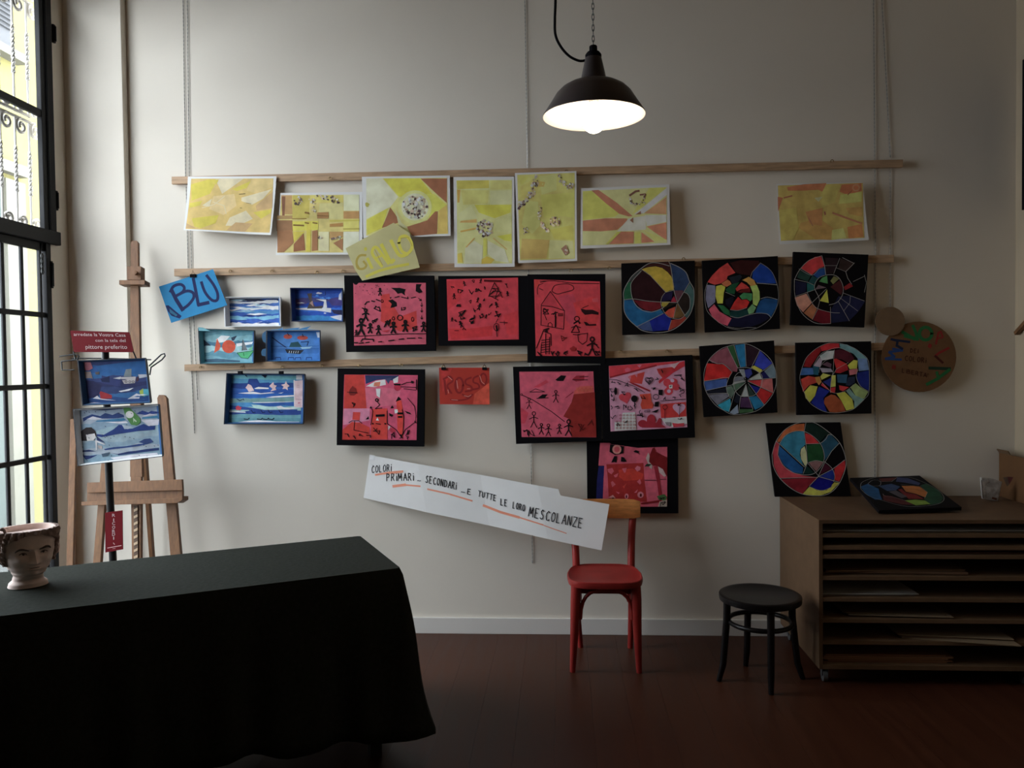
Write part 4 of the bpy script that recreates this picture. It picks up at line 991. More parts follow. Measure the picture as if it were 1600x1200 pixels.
sd = (hd + Vector((0, 0, .18))).normalized()
for f, t in zip(folds, tl):
    base = pA + hd * t; base.z = pA.z + (pB.z - pA.z) * t / tot
    cuts.append((base, sd))
ban = mk('banner', slab(bq, (pA, bn), .0006), M_PAPER, label='long white paper banner lettered COLORI PRIMARI SECONDARI E TUTTE LE LORO MESCOLANZE', cat='banner', cuts=cuts, deform=fold)
cb = Crop(540, 690, 3.721)
ink, ul = (14, 15, 20), (205, 105, 80)
it = [S(ul, 11, (175, 193), (250, 180), (335, 172)), S(ul, 6, (200, 190), (330, 178)), S(ul, 15, (278, 259), (350, 250)), S(ul, 9, (340, 250), (437, 258)), S(ul, 9, (480, 275), (600, 303), (735, 345)), S(ul, 14, (800, 372), (900, 410), (1010, 440)), S(ul, 8, (1000, 437), (1150, 482)), S(ul, 5, (1140, 480), (1285, 532))]
it += lettering('COLORi', (152, 182), (22.5, -2.2), (1, -40), ink, 4.2)
it += lettering('PRiMARi', (240, 228), (28, -.6), (0, -42), ink, 4.4)
it += lettering('..', (422, 226), (36, 4), (0, -20), (70, 70, 75), 5)
it += lettering('SECONDARi', (468, 236), (21.5, 5.2), (3, -40), ink, 4.4)
it += lettering('...', (672, 293), (26, 5), (0, -20), (60, 60, 65), 5)
it += lettering('E', (708, 305), (28, 6), (2, -30), ink, 4.4)
it += lettering('TUTTE', (768, 318), (22.5, 6), (4, -32), ink, 4.4)
it += lettering('LE', (900, 368), (23, 5), (2, -36), ink, 4.4)
it += lettering('LORO', (972, 386), (19, 5), (3, -36), ink, 4.4)
it += lettering('MESCOLANZE', (1064, 432), (31.5, 7.2), (8, -54), ink, 5.0)
art('lettering', ban, (pA, bn), cb, it, w=165, cuts=cuts, deform=fold, first=14)
art('tape', ban, (pA, bn), cb, [P((170, 170, 172), (140, 76), (172, 80), (170, 106), (138, 103))], w=170, cuts=cuts, deform=fold, first=12)
# --- square black canvases with colour wheels
YM = D - .056
LN = (100, 98, 96)
def canvas(label, corners, crop, cells, lines, w, plane=None, thick=.02):
    pl_ = plane or yplane(YM)
    o = mk('wheel_canvas', slab(corners, pl_, thick, crop), M_CANVAS, label=label, cat='painting', group='colour wheel paintings on black canvas', bevel=.001)
    it = [('p', c, list(pts)) for c, pts in cells] + [S(LN, wd * .72, *pts, curve=cv) for wd, cv, pts in lines]
    art('painted_wheel', o, pl_, crop, it, w=w * 1.2, var=.22, scale=22)
    return o
m1 = Crop(970, 400, 9.6)
canvas('black canvas with a maroon, yellow and teal wheel, upper left of the wheels', [(10, 110), (1110, 68), (1115, 1150), (25, 1185)], m1, [
    ((28, 8, 12), [(310, 215), (440, 290), (540, 400), (620, 490), (665, 550), (620, 610), (605, 680), (440, 680), (200, 650), (170, 560), (160, 450), (175, 380), (240, 310)]),
    ((42, 16, 16), [(300, 190), (420, 120), (560, 105), (720, 90), (740, 150), (770, 320), (700, 235), (620, 175), (520, 150), (400, 165)]),
    ((132, 112, 14), [(310, 200), (400, 170), (520, 155), (620, 180), (700, 240), (760, 310), (790, 400), (800, 470), (790, 510), (740, 515), (675, 545), (620, 490), (540, 400), (440, 290), (380, 240)]),
    ((24, 40, 66), [(740, 100), (880, 170), (980, 250), (1030, 380), (1000, 450), (950, 540), (930, 520), (810, 520), (800, 440), (775, 320)]),
    ((70, 40, 50), [(800, 520), (930, 515), (935, 550), (850, 690), (810, 580)]),
    ((42, 68, 68), [(1035, 410), (1090, 520), (1100, 640), (1080, 760), (1020, 880), (980, 930), (950, 890), (1030, 790), (1035, 650), (1000, 570), (950, 545), (1000, 470)]),
    ((25, 18, 15), [(950, 555), (1010, 580), (1030, 650), (1025, 780), (960, 880), (920, 800), (860, 700)]),
    ((78, 56, 26), [(850, 715), (960, 890), (880, 930), (790, 930), (830, 750)]), ((152, 50, 30), [(820, 760), (790, 925), (720, 910), (660, 850), (720, 800)]),
    ((112, 32, 20), [(950, 900), (985, 930), (880, 1040), (710, 1120), (760, 960), (870, 945)]), ((10, 20, 98), [(640, 860), (750, 940), (750, 970), (715, 1110), (480, 1130), (430, 970)]), ((40, 55, 92), [(430, 970), (480, 1130), (330, 1110), (250, 1060)]),
    ((0, 62, 98), [(45, 665), (170, 655), (230, 740), (330, 810), (460, 835), (600, 800), (640, 850), (420, 980), (240, 1060), (120, 950), (50, 820)]),
    ((74, 10, 18), [(190, 660), (440, 690), (600, 690), (600, 780), (480, 825), (380, 815), (290, 770)]), ((15, 62, 40), [(50, 650), (55, 520), (100, 410), (150, 380), (150, 540), (175, 640)]), ((38, 42, 42), [(100, 400), (160, 300), (300, 200), (300, 250), (170, 370)]),
    ((20, 15, 45), [(680, 560), (780, 530), (760, 660), (620, 680), (620, 610)]), ((104, 15, 35), [(770, 640), (800, 600), (840, 690), (750, 690)]), ((122, 108, 20), [(615, 685), (740, 685), (680, 750), (640, 770), (610, 740)]), ((20, 15, 10), [(745, 700), (840, 710), (650, 800), (640, 780)])], [
    (13, True, [(45, 650), (40, 560), (60, 480), (110, 390), (170, 300), (300, 190), (430, 110), (560, 105), (730, 150)]), (13, True, [(745, 110), (880, 170), (980, 250), (1030, 380), (1090, 490), (1100, 640), (1080, 760), (1020, 900), (870, 1050), (710, 1130), (500, 1150), (330, 1120), (240, 1060), (120, 950), (50, 820), (45, 650)]),
    (11, True, [(40, 658), (200, 645), (440, 680), (840, 700)]), (12, True, [(720, 85), (745, 150), (775, 330), (800, 530), (850, 700)]), (11, False, [(1030, 400), (850, 700)]), (10, False, [(850, 700), (960, 890)]), (9, False, [(840, 720), (790, 930)]), (10, False, [(760, 960), (715, 1110)]), (10, False, [(640, 860), (240, 1060)]),
    (12, True, [(310, 220), (170, 380), (150, 480), (170, 620), (230, 740), (330, 815), (460, 840), (600, 795), (650, 765)]), (10, True, [(665, 550), (620, 610), (600, 690), (610, 750), (650, 840), (720, 915), (870, 945), (950, 900), (1030, 790), (1035, 640), (1000, 570), (950, 545)]), (9, False, [(310, 200), (440, 290), (675, 545), (790, 515)])], 118)
m2 = Crop(1095, 395, 9.6)
canvas('black canvas wheel with a red fan and pink, lime and blue ring, top middle', [(20, 118), (1155, 48), (1190, 1140), (65, 1195)], m2, [
    ((32, 8, 8), [(440, 150), (600, 110), (870, 120), (880, 170), (760, 300), (740, 340), (600, 320), (530, 300)]), ((155, 32, 30), [(100, 440), (170, 340), (280, 230), (400, 150), (520, 300), (400, 350), (390, 400), (300, 460), (210, 480)]),
    ((0, 36, 98), [(890, 160), (1000, 220), (1080, 310), (1130, 460), (840, 450), (770, 380), (780, 290)]), ((5, 46, 84), [(960, 680), (1150, 700), (1140, 800), (1050, 970), (970, 910), (820, 905), (840, 830), (890, 720)]), ((10, 10, 30), [(460, 985), (560, 970), (720, 930), (860, 910), (970, 915), (1030, 980), (900, 1060), (720, 1120), (400, 1100)]),
    ((132, 46, 62), [(120, 850), (200, 770), (280, 880), (460, 985), (400, 1095), (270, 1050), (170, 960)]), ((78, 78, 98), [(95, 480), (215, 490), (220, 600), (215, 740), (110, 830), (75, 700), (80, 560)]), ((152, 72, 36), [(310, 460), (400, 400), (440, 430), (460, 470), (390, 510), (340, 490)]), ((152, 128, 20), [(230, 500), (310, 480), (370, 510), (345, 600), (330, 760), (250, 760), (220, 650)]),
    ((15, 66, 36), [(250, 780), (340, 790), (430, 870), (440, 950), (350, 910)]), ((8, 36, 36), [(440, 880), (700, 850), (720, 920), (600, 965), (500, 970), (440, 940)]), ((72, 112, 72), [(700, 850), (770, 770), (830, 820), (790, 900), (720, 920)]), ((108, 132, 56), [(740, 500), (840, 480), (880, 580), (885, 700), (840, 800), (780, 770), (780, 600)]), ((128, 92, 30), [(620, 410), (720, 360), (800, 410), (830, 480), (750, 500), (690, 440)]),
    ((14, 20, 28), [(420, 370), (590, 330), (620, 360), (560, 440), (480, 470)]), ((8, 52, 30), [(470, 470), (580, 440), (530, 520), (505, 620), (400, 600), (370, 550)]), ((145, 30, 25), [(610, 440), (690, 490), (730, 530), (600, 550), (540, 580), (520, 540)]), ((64, 10, 10), [(550, 590), (640, 545), (740, 535), (745, 590), (600, 600)]), ((36, 92, 52), [(580, 650), (640, 600), (770, 610), (770, 700), (740, 730), (690, 690), (620, 700)]),
    ((130, 15, 12), [(560, 660), (610, 710), (690, 700), (730, 740), (690, 820), (560, 860), (440, 850), (500, 740)]), ((8, 8, 18), [(370, 700), (480, 650), (500, 700), (440, 840), (370, 770)])], [
    (7, True, [(100, 450), (60, 600), (80, 830), (170, 960), (360, 1100), (520, 1150), (700, 1160), (880, 1110), (1050, 980), (1150, 780), (1165, 620), (1140, 460), (1080, 310), (1000, 220), (890, 150)]), (7, True, [(400, 1110), (560, 1135), (700, 1120), (830, 1125)]), (8, False, [(890, 160), (770, 290), (740, 380)]), (11, True, [(840, 455), (980, 465), (1140, 480)]), (9, True, [(900, 690), (1000, 665), (1150, 700)]), (9, True, [(440, 950), (560, 975), (720, 930), (860, 905), (1000, 920), (1050, 975)]), (8, True, [(440, 855), (560, 865), (690, 825)]), (7, False, [(370, 590), (510, 650)])], 108)
m3 = Crop(1235, 390, 9.6)
canvas('darkest black canvas, a web-like wheel half unpainted, top right', [(48, 32), (1172, 75), (1110, 1168), (0, 1130)], m3, [
    ((132, 25, 28), [(160, 280), (250, 180), (370, 110), (460, 100), (510, 250), (430, 280), (320, 380)]), ((10, 42, 84), [(340, 380), (430, 290), (520, 280), (530, 370), (450, 400), (410, 430)]), ((42, 88, 46), [(430, 480), (480, 420), (550, 390), (560, 510)]), ((74, 74, 38), [(600, 470), (650, 400), (740, 430), (640, 520)]), ((16, 36, 31), [(100, 420), (140, 310), (310, 380), (260, 480)]), ((10, 42, 44), [(330, 390), (420, 440), (360, 520), (270, 490)]),
    ((12, 12, 31), [(75, 470), (240, 500), (230, 630), (80, 690)]), ((10, 57, 57), [(250, 500), (360, 530), (350, 600), (250, 640)]), ((68, 54, 58), [(370, 600), (420, 530), (540, 570)]), ((152, 82, 68), [(65, 720), (240, 660), (320, 800), (190, 940), (100, 840)]), ((108, 62, 36), [(200, 950), (330, 810), (400, 880), (330, 1050)]), ((66, 5, 15), [(340, 1060), (410, 890), (600, 940), (605, 1110), (480, 1110)]), ((152, 132, 20), [(550, 600), (575, 800), (440, 770)]), ((88, 12, 15), [(800, 560), (890, 500), (940, 550), (820, 610)]), ((46, 14, 17), [(600, 560), (750, 450), (790, 600), (760, 680)]),
    ((14, 16, 38), [(720, 700), (900, 690), (1120, 780), (1010, 940), (880, 1070), (620, 1100), (610, 900)]), ((22, 12, 16), [(520, 120), (720, 130), (660, 350), (540, 360)]), ((30, 20, 18), [(750, 130), (960, 210), (850, 330), (720, 290)])], [
    (8, True, [(60, 450), (70, 700), (170, 950), (370, 1100), (600, 1110)]), (8, True, [(60, 450), (140, 300), (280, 160), (460, 95)]), (9, False, [(470, 90), (515, 250), (530, 370)]), (9, True, [(530, 380), (650, 380), (740, 440), (790, 560), (780, 680), (700, 790), (580, 830)]), (8, True, [(530, 380), (420, 430), (360, 560), (420, 700), (440, 770)]), (7, False, [(740, 130), (650, 360)]), (7, False, [(600, 860), (605, 1110)]), (7, False, [(720, 780), (885, 1070)]), (7, False, [(790, 650), (1110, 770)]), (6, False, [(740, 720), (1010, 920)]), (6, False, [(900, 700), (890, 800), (800, 920)]), (7, False, [(330, 790), (540, 590)]), (7, False, [(60, 445), (260, 490), (350, 530)]), (7, False, [(80, 700), (370, 600)]), (7, True, [(250, 640), (320, 790), (400, 880), (600, 940), (740, 950)]), (7, False, [(440, 770), (410, 880)]), (8, False, [(960, 200), (830, 330), (860, 430), (920, 520)]), (6, False, [(940, 480), (1110, 400)]), (8, False, [(780, 120), (950, 205)]), (7, False, [(1110, 380), (1140, 500), (1110, 640)]), (6, False, [(330, 1050), (410, 890)]), (6, False, [(160, 285), (320, 380)]), (5, False, [(520, 240), (700, 240)]), (5, False, [(680, 270), (830, 330)]), (6, True, [(130, 290), (320, 385), (430, 290), (520, 270)])], 102)
m4 = Crop(1090, 530, 9.6)
canvas('black canvas wheel with a large red wedge and thin grey spokes, lower left', [(28, 105), (1148, 18), (1200, 1100), (95, 1170)], m4, [
    ((92, 46, 56), [(170, 310), (300, 180), (440, 120), (600, 430), (590, 490), (520, 480), (400, 370), (300, 360), (220, 350)]), ((26, 57, 30), [(450, 110), (540, 90), (620, 400), (600, 430)]), ((0, 78, 115), [(560, 90), (710, 70), (720, 410), (640, 420)]), ((28, 14, 23), [(720, 80), (930, 160), (830, 380), (740, 420)]), ((26, 36, 115), [(935, 170), (1120, 360), (990, 460), (850, 390)]), ((72, 88, 98), [(1130, 370), (1170, 480), (1170, 580), (1080, 580), (1000, 480)]), ((132, 122, 30), [(800, 420), (850, 395), (970, 460), (940, 510)]), ((15, 15, 58), [(950, 520), (1000, 480), (1080, 580), (970, 590)]),
    ((118, 123, 118), [(780, 600), (930, 510), (970, 600), (800, 610)]), ((152, 62, 62), [(950, 610), (1120, 590), (1135, 800), (940, 720)]), ((132, 20, 25), [(750, 625), (950, 610), (935, 710)]), ((120, 5, 8), [(940, 730), (1125, 810), (1000, 980), (880, 840)]), ((10, 15, 94), [(780, 680), (930, 730), (880, 820)]), ((112, 117, 117), [(725, 690), (760, 860), (660, 860)]), ((26, 41, 36), [(750, 680), (860, 830), (770, 850)]), ((12, 14, 12), [(600, 790), (720, 690), (660, 850)]), ((46, 67, 52), [(520, 680), (720, 650), (570, 780), (530, 740)]), ((92, 97, 97), [(540, 640), (700, 610), (720, 640), (520, 680)]), ((26, 31, 84), [(700, 460), (800, 440), (820, 520), (760, 590), (720, 560)]), ((92, 97, 102), [(620, 450), (700, 450), (720, 560), (690, 580), (640, 500)]), ((70, 72, 80), [(550, 570), (680, 560), (700, 605), (545, 635)]),
    ((0, 73, 104), [(770, 870), (880, 850), (1000, 990), (860, 1060)]), ((46, 26, 52), [(650, 880), (760, 870), (820, 1030), (640, 1020)]), ((36, 62, 36), [(630, 1050), (830, 1050), (840, 1090), (630, 1110)]), ((87, 98, 113), [(480, 1100), (600, 980), (610, 1110), (540, 1130)]), ((12, 15, 25), [(590, 800), (650, 870), (610, 970), (540, 930)]), ((0, 98, 118), [(300, 990), (490, 890), (500, 970), (470, 1090), (380, 1060)]), ((72, 72, 82), [(160, 840), (430, 810), (470, 860), (290, 980)]), ((11, 13, 22), [(130, 780), (420, 730), (430, 800), (150, 820)]), ((36, 57, 104), [(95, 640), (440, 590), (440, 700), (130, 770)]), ((138, 0, 0), [(140, 360), (240, 370), (390, 380), (520, 500), (470, 580), (290, 600), (95, 630)]), ((62, 77, 67), [(430, 720), (510, 700), (560, 790), (510, 880), (440, 810)])], [
    (9, True, [(95, 630), (100, 480), (170, 310), (300, 180), (440, 110), (700, 65), (930, 160), (1090, 300), (1170, 480), (1185, 600), (1140, 800), (1000, 990), (840, 1090), (540, 1130), (380, 1060), (260, 980), (150, 830), (100, 700), (95, 630)]), (10, False, [(445, 115), (600, 430)]), (9, False, [(545, 90), (640, 420)]), (9, False, [(710, 70), (730, 410)]), (9, False, [(935, 165), (800, 440)]), (9, False, [(1120, 370), (990, 470)]), (10, True, [(170, 310), (290, 365), (390, 375), (520, 490)]), (10, True, [(95, 630), (290, 600), (400, 575), (470, 585)]), (9, False, [(130, 770), (500, 690), (720, 620)]), (9, True, [(150, 825), (430, 810), (470, 860)]), (8, False, [(290, 985), (480, 880)]), (9, False, [(470, 1095), (560, 790), (720, 650)]), (9, False, [(615, 1105), (640, 890), (725, 680)]), (9, False, [(725, 680), (770, 880), (830, 1050)]), (9, False, [(760, 660), (1000, 985)]), (9, False, [(750, 630), (1135, 805)]), (9, False, [(750, 615), (1170, 580)]), (9, False, [(770, 600), (940, 500), (990, 465)]), (9, True, [(600, 430), (740, 425), (860, 460), (960, 540), (970, 640), (930, 750), (850, 840), (730, 860), (640, 850), (570, 780), (540, 650), (560, 560), (620, 500), (690, 520), (715, 600)]), (8, True, [(520, 490), (460, 600), (430, 720), (460, 840), (510, 890)]), (7, True, [(550, 640), (690, 625)]), (8, True, [(545, 590), (600, 560), (690, 570)])], 105)
m5 = Crop(1240, 530, 9.6)
canvas('black canvas filled by a patchwork wheel of many colours, lower right', [(35, 52), (1165, 30), (1170, 1115), (50, 1140)], m5, [
    ((90, 5, 10), [(150, 410), (190, 280), (300, 170), (400, 110), (410, 180), (330, 300), (250, 420)]), ((125, 10, 20), [(400, 110), (520, 60), (680, 65), (690, 130), (560, 150), (420, 180)]), ((62, 93, 98), [(690, 70), (800, 80), (900, 130), (1000, 200), (1100, 290), (960, 290), (900, 220), (800, 170), (700, 130)]), ((62, 83, 114), [(960, 290), (1100, 290), (1130, 460), (980, 480), (970, 400)]), ((10, 20, 74), [(960, 500), (1130, 470), (1130, 770), (1000, 700), (950, 610)]), ((93, 108, 62), [(850, 720), (930, 660), (1000, 720), (1120, 790), (1060, 890), (950, 880)]), ((72, 98, 93), [(790, 780), (840, 740), (920, 840), (1060, 900), (910, 1040), (910, 930)]), ((144, 139, 20), [(640, 810), (770, 790), (880, 900), (910, 1040), (790, 1070), (720, 930)]), ((98, 42, 15), [(470, 880), (560, 830), (620, 840), (720, 930), (780, 1080), (640, 1100), (540, 1090), (450, 950)]), ((10, 20, 84), [(380, 710), (540, 780), (450, 880), (460, 980), (500, 1090), (380, 1050), (260, 950), (330, 830)]), ((154, 144, 20), [(160, 790), (250, 690), (360, 710), (320, 850), (240, 950), (180, 880)]), ((124, 31, 20), [(110, 600), (220, 550), (320, 570), (350, 650), (230, 690), (140, 790)]), ((31, 62, 104), [(95, 540), (130, 430), (290, 430), (300, 530)]), ((10, 52, 67), [(290, 400), (380, 410), (370, 540), (300, 530)]), ((134, 83, 26), [(320, 570), (390, 560), (420, 640), (380, 690), (340, 640)]), ((114, 129, 149), [(390, 250), (500, 180), (610, 170), (590, 290), (480, 310), (420, 320)]), ((104, 93, 104), [(300, 400), (390, 270), (430, 320), (400, 420)]), ((47, 10, 20), [(610, 170), (700, 150), (850, 200), (910, 290), (820, 360), (720, 300), (600, 290)]), ((135, 10, 12), [(600, 300), (640, 290), (800, 370), (640, 450)]), ((104, 5, 15), [(640, 450), (800, 370), (820, 460), (700, 510), (620, 500)]), ((164, 134, 20), [(810, 390), (900, 310), (960, 320), (950, 440), (840, 450)]), ((134, 62, 67), [(830, 460), (960, 440), (950, 520), (840, 540)]), ((20, 25, 41), [(820, 570), (920, 560), (920, 650), (840, 700), (780, 690)]), ((20, 47, 67), [(650, 530), (810, 530), (790, 660), (660, 650)]), ((124, 20, 25), [(680, 690), (830, 720), (740, 780), (690, 760)]), ((154, 144, 41), [(570, 540), (630, 540), (630, 710), (550, 720)]), ((154, 149, 41), [(400, 560), (440, 510), (560, 540), (420, 610)]), ((15, 25, 78), [(440, 640), (560, 580), (550, 720)]), ((124, 20, 31), [(410, 690), (430, 650), (540, 760), (500, 750)]), ((124, 15, 20), [(550, 730), (630, 720), (620, 800), (550, 800)]), ((62, 41, 52), [(430, 380), (500, 340), (570, 370), (560, 430)]), ((93, 88, 98), [(390, 430), (560, 440), (590, 490), (430, 500)])], [
    (7, True, [(95, 540), (130, 420), (190, 280), (300, 170), (400, 105), (520, 60), (690, 60), (900, 130), (1000, 200), (1110, 300), (1135, 470), (1130, 790), (1060, 900), (910, 1040), (780, 1085), (640, 1105), (500, 1095), (380, 1050), (240, 950), (160, 800), (100, 640), (95, 540)]), (7, True, [(300, 390), (400, 230), (560, 150), (690, 130), (850, 200)]), (7, False, [(610, 160), (590, 540)]), (6, True, [(380, 500), (400, 410), (480, 320), (580, 290)]), (7, True, [(590, 510), (560, 640), (550, 800)]), (7, True, [(965, 460), (940, 560), (1000, 700), (1120, 780)]), (6, True, [(430, 650), (540, 770), (640, 810), (790, 770), (900, 680)]), (6, False, [(600, 520), (640, 450), (820, 350)])], 100)
# leaning on the cabinet top, and lying flat on it
m6 = Crop(1190, 649.5, 9.233, 8.84)
CZ = .79                                   # cabinet top height
TF, TB_ = 3.86, D - .01                    # cabinet front and back
pbot = Wz(1274, 775.5, CZ + .002)
ptop_y = D - .026
ptop = Wy(1256, 660.5, ptop_y)
e1 = Vector((1, 0, 0)); e2 = (ptop - pbot); e2.x = 0; e2.normalize()
nl = e2.cross(e1).normalized()
if nl.y > 0: nl = -nl
canvas('black canvas wheel with orange, teal and navy parts, leaning on the cabinet top', [(65, 105), (1140, 92), (1290, 1110), (195, 1120)], m6, [
    ((150, 58, 20), [(220, 350), (330, 200), (480, 120), (620, 110), (610, 210), (480, 215), (350, 260), (250, 370)]), ((20, 78, 98), [(255, 380), (350, 270), (480, 220), (610, 220), (630, 400), (560, 460), (550, 540), (590, 660), (620, 700)]), ((5, 52, 94), [(250, 410), (600, 720), (590, 800), (450, 780), (320, 680), (250, 560)]), ((134, 31, 41), [(160, 500), (210, 350), (250, 390), (235, 540), (320, 700), (470, 790), (620, 830), (780, 850), (260, 860), (180, 700)]), ((84, 8, 20), [(270, 880), (640, 860), (800, 850), (780, 890), (690, 960), (590, 1080), (420, 1000)]), ((129, 119, 31), [(590, 1085), (690, 980), (800, 1030), (940, 1030), (1050, 920), (1120, 930), (1000, 1050), (860, 1100), (700, 1100)]), ((5, 5, 74), [(700, 970), (830, 850), (1040, 900), (1000, 990), (900, 1030), (790, 1020)]), ((10, 26, 89), [(840, 840), (1020, 740), (1050, 800), (1040, 890)]), ((155, 10, 15), [(1050, 730), (1200, 610), (1210, 720), (1120, 910), (1060, 890), (1050, 790)]), ((15, 47, 63), [(860, 380), (950, 270), (1010, 270), (1110, 380), (1000, 500), (910, 620), (900, 500)]), ((8, 22, 18), [(640, 110), (760, 110), (1000, 250), (920, 280), (840, 370), (750, 290), (630, 220)]), ((145, 15, 20), [(630, 240), (720, 270), (830, 380), (640, 390)]), ((12, 43, 20), [(640, 410), (840, 390), (890, 500), (890, 630), (670, 640), (660, 520)]), ((124, 144, 84), [(560, 520), (570, 460), (620, 420), (655, 540), (660, 650), (630, 700), (570, 600)]), ((84, 58, 58), [(680, 650), (780, 625), (890, 640), (790, 770), (720, 700)]), ((6, 27, 24), [(650, 690), (760, 790), (720, 810), (610, 800)]), ((42, 6, 21), [(820, 820), (920, 660), (1010, 730)])], [
    (10, True, [(150, 540), (210, 350), (330, 200), (480, 115), (620, 90), (780, 105), (1000, 250), (1130, 380), (1200, 540), (1215, 700), (1130, 920), (1000, 1060), (840, 1105), (600, 1085), (420, 1000), (260, 860), (170, 700), (150, 540)]), (9, True, [(235, 540), (260, 390), (350, 270), (480, 215), (620, 220), (750, 290), (850, 390), (900, 520), (890, 650), (800, 770), (700, 815), (560, 810), (420, 770), (300, 670), (235, 540)]), (9, False, [(640, 90), (615, 220), (640, 400), (660, 650), (600, 800)]), (9, False, [(210, 350), (620, 710)]), (8, False, [(260, 865), (810, 850)]), (9, False, [(810, 850), (910, 650), (1010, 490), (1120, 380)]), (9, False, [(690, 970), (820, 840), (1020, 740), (1200, 610)]), (9, False, [(820, 840), (1120, 920)]), (8, True, [(900, 630), (1010, 720), (1055, 830), (1040, 910)]), (8, False, [(640, 390), (840, 385)]), (8, True, [(840, 385), (920, 330), (960, 265), (1010, 265)]), (8, True, [(670, 650), (780, 620), (890, 640)]), (8, False, [(670, 660), (820, 830)]), (7, True, [(690, 980), (860, 1035), (1000, 990)])], 100, plane=(pbot, nl), thick=.018)
m7 = Crop(1330, 730, 8.889)
pf7 = Wz(1440, 795, CZ + .025); pb7 = Wy(1385, 744.5, D - .022)
n7 = Vector((1, 0, 0)).cross(Vector((0, pb7.y - pf7.y, pb7.z - pf7.z))).normalized()
if n7.z < 0: n7 = -n7
canvas('black canvas wheel with green and orange parts, tilted back low on the cabinet', [(-18, 148), (950, 115), (1535, 555), (385, 600)], m7, [
    ((0, 47, 79), [(130, 270), (230, 230), (380, 300), (400, 380), (430, 450), (330, 450), (200, 370)]), ((48, 10, 12), [(440, 390), (560, 400), (760, 470), (870, 520), (720, 520), (450, 460)]), ((8, 42, 26), [(960, 250), (1040, 230), (1220, 330), (1280, 430), (1230, 500), (1080, 520), (1010, 440), (1060, 360)]), ((73, 94, 20), [(740, 460), (900, 450), (1020, 460), (1100, 510), (900, 530)]), ((115, 63, 15), [(700, 260), (860, 260), (950, 270), (1060, 350), (1030, 420), (900, 370), (760, 340)]), ((73, 5, 8), [(650, 310), (700, 300), (760, 350), (900, 380), (1010, 440), (800, 440)]), ((31, 36, 63), [(640, 140), (780, 150), (960, 220), (940, 250), (720, 210), (620, 200)]), ((26, 42, 68), [(380, 260), (560, 230), (680, 270), (620, 320), (500, 330)]), ((52, 12, 12), [(380, 160), (640, 140), (560, 190), (430, 200)]), ((47, 42, 47), [(520, 340), (620, 320), (780, 410), (700, 430)])], [
    (7, True, [(130, 280), (150, 210), (300, 150), (480, 130), (700, 130), (850, 150), (1040, 225), (1220, 330), (1290, 430), (1230, 500), (1050, 535), (800, 545), (620, 515), (430, 460), (250, 400), (150, 320), (130, 280)]), (6, True, [(230, 230), (300, 180), (400, 190), (400, 250), (300, 260), (230, 230)]), (6, True, [(440, 370), (470, 400), (600, 420), (760, 465)]), (5, False, [(640, 140), (560, 200), (380, 200)]), (5, False, [(690, 240), (960, 265), (1060, 350), (1020, 430)])], 125, plane=(pf7, n7), thick=.017)
# --- cardboard disc sign
M_CARD = mat('brown_cardboard', (0.17, 0.085, 0.036), .8, .08, 20)
M_CARD2 = mat('plain_cardboard', (0.20, 0.125, 0.07), .8, .08, 20)
cz_ = Crop(1360, 470, 8)
ds = mk('round_sign', slab(ell(1436, 557.5, 58.2, 55.2, 48), yplane(D - .041), .005), M_CARD, label='round brown cardboard sign lettered MANDALA DEI COLORI IN LIBERTA', cat='sign')
mk('cardboard_disc', slab(ell(1391, 502, 23.2, 22.6, 36), yplane(D - .048), .005), M_CARD2, label='small plain cardboard disc hanging from a cord over the round sign', cat='disc')
bl_, gn_, rdk = (14, 34, 70), (12, 60, 28), (82, 14, 12); tk = (40, 18, 10)
art('lettering', ds, yplane(D - .041), cz_, [
    S(bl_, 30, (190, 725), (300, 700), (235, 640)), S(bl_, 26, (235, 640), (400, 620), (280, 600)), S(bl_, 24, (200, 728), (385, 735)), S((12, 18, 34), 28, (260, 480), (340, 500), (330, 560), (400, 600)), S((12, 18, 34), 26, (300, 490), (490, 515)),
    S(gn_, 38, (400, 390), (500, 450), (560, 480)), S(gn_, 36, (430, 440), (560, 470)), S(gn_, 34, (530, 310), (570, 400), (590, 490)), S(gn_, 36, *ell(690, 410, 78, 80, 16), closed=True),
    S(rdk, 22, (820, 540), (850, 400), (880, 385), (905, 455)), S(rdk, 18, (830, 470), (900, 460)), blob(rdk, 745, 565, 24, 30, 3), S(rdk, 26, (980, 590), (860, 650), (810, 690)), S((40, 12, 10), 26, (810, 690), (905, 775)),
    S((14, 30, 20), 34, (735, 840), (995, 850)), S(gn_, 34, (990, 860), (830, 980), (705, 1045)), S(gn_, 30, (830, 890), (850, 980)), ]
    + lettering('DEi', (500, 645), (45, 4), (4, -48), tk, 8) + lettering('COLORi', (430, 745), (52, 6), (4, -60), tk, 8) + lettering('iN', (270, 850), (38, 6), (4, -55), rdk, 8) + lettering("LiBERTA'", (395, 895), (50, 10), (4, -50), tk, 8), w=125)

